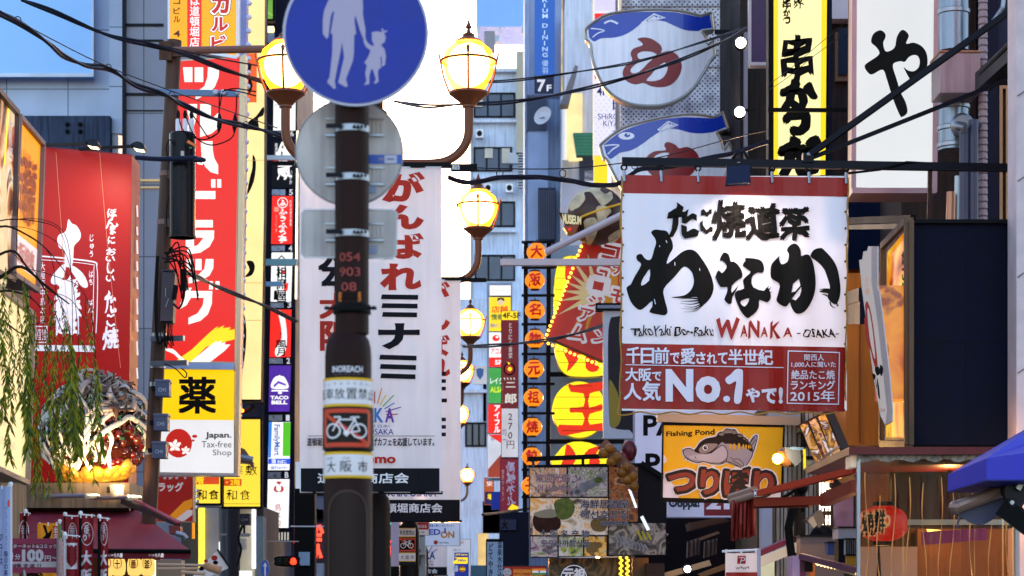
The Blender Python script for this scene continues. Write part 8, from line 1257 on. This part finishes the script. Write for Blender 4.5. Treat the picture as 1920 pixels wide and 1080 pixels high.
# ------------------------------------------------------------------ willow leaning in from the left
rnd = random.Random(4); WDp = 19.5
wl = thing('willow_tree', 'thin weeping willow hanging in from the left in front of the red sign', 'tree', (P(-190, 0, WDp).x, WDp, 0))
BKm = mat('#2a2018', .8, var=.3); m = MB(); tx = P(-190, 0, WDp).x; m.tube([Vector((tx, WDp, 0)), Vector((tx + .05, WDp, 2)), Vector((tx + .2, WDp - .1, 3.8)), P(-60, 520, WDp), P(-20, 470, WDp)], [.14, .12, .09, .06, .03], BKm, 12)
for p, r0 in (([(-60, 540), (0, 520), (40, 500), (90, 540), (130, 570)], .022), ([(-40, 500), (20, 470), (50, 500), (85, 545), (120, 630)], .014), ([(-60, 470), (0, 425), (50, 440), (90, 470), (130, 520)], .012), ([(-50, 430), (10, 412), (70, 415), (110, 430), (125, 470)], .007), ([(-40, 560), (10, 545), (60, 560), (90, 600)], .012), ([(-40, 610), (0, 600), (40, 625), (60, 610), (95, 600)], .01)): m.tube(smooth([P(x, y, WDp - .2) for x, y in p], 5, False), [r0 * (1 - .75 * i / (5 * (len(p) - 1))) for i in range(5 * (len(p) - 1) + 1)], BKm, 7)
m.build('trunk', wl, True)
LG = [mat('#66781a', .5, var=.35, trans=.4), mat('#8a9a22', .5, var=.35, trans=.4), mat('#44561a', .5, var=.3, trans=.3), mat('#a09a28', .5, var=.3, trans=.4)]
def leaf(m, p, d, L_, w, mm):
    s_ = d.cross(Vector((rnd.uniform(-.4, .4), 1, .1))).normalized() * w; n_ = Vector((0, -1, 0)) * L_ * rnd.uniform(-.12, .12); m.add([p, p + d * L_ * .45 - s_ + n_, p + d * L_, p + d * L_ * .45 + s_ + n_], [(0, 1, 2, 3)], mm)
m = MB(); tw = MB()
def frond(x, y0, y1, dens, dx=0, thick=1.0):
    d = WDp - rnd.uniform(.0, 1.4); n = max(4, int((y1 - y0) / 12)); pts = [P(x + dx * (i / n) + 3 * math.sin(i * .7 + x), y0 + (y1 - y0) * i / n, d) for i in range(n + 1)]; tw.tube(pts, .0022, BKm, 4)
    for i in range(n):
        for k in range(dens):
            if rnd.random() < .12: continue
            t = rnd.random(); p = pts[i].lerp(pts[i + 1], t); sx = rnd.choice((-1, 1)) * rnd.uniform(.15, .6); big = thick * (.5 + .6 * (i / n)); leaf(m, p, Vector((sx, rnd.uniform(-.4, .4), -1)).normalized(), rnd.uniform(.05, .12) * big, rnd.uniform(.005, .010) * big, rnd.choice(LG))
for x, y0, y1, de, dx, th in ((8, 500, 780, 5, 0, 1.1), (20, 540, 860, 4, -3, 1.0), (36, 560, 760, 3, 3, .9), (48, 520, 850, 5, 4, 1.15), (54, 540, 800, 6, 2, 1.2), (66, 580, 900, 4, 2, .9), (84, 540, 760, 3, 2, .8), (95, 560, 830, 5, 4, 1.0), (104, 590, 905, 4, 2, 1.0), (118, 560, 860, 4, 4, .9), (130, 600, 820, 6, 8, 1.25), (136, 640, 842, 7, 6, 1.3), (146, 660, 850, 5, 4, 1.2), (150, 620, 700, 4, 12, .8), (160, 560, 640, 2, 10, .7), (172, 700, 900, 3, 2, .8), (180, 660, 850, 5, 8, 1.1), (112, 700, 905, 3, 0, .7), (76, 690, 930, 3, 2, .7), (60, 800, 925, 4, 4, .8), (128, 860, 915, 4, 8, .8), (24, 620, 740, 3, 4, .8), (2, 560, 660, 5, 0, 1.2), (88, 880, 930, 4, 2, .8), (170, 590, 660, 3, 4, .7)):
    frond(x, y0, y1, de + 2, dx, th * 1.1)
    if rnd.random() < .7: frond(x + rnd.uniform(-5, 5), y0 + rnd.uniform(0, 40), y1 - rnd.uniform(10, 60), de, dx * 1.2, th * .8)
for p in ([(0, 425), (60, 430), (120, 470), (140, 560), (148, 660)], [(10, 412), (80, 412), (122, 440), (134, 520), (136, 640)], [(40, 500), (110, 520), (150, 540), (172, 590), (180, 680)], [(20, 470), (70, 520), (110, 560), (128, 640)], [(85, 545), (130, 560), (160, 600)], [(0, 520), (40, 530), (60, 560)], [(30, 430), (95, 480), (104, 590)], [(60, 500), (90, 560), (96, 640)]): tw.tube(smooth([P(x, y, WDp - .4) for x, y in p], 6, False), .003, BKm, 4)
o = tw.build('twig', wl); o['kind'] = 'stuff'; o = m.build('crown', wl); o['kind'] = 'stuff'
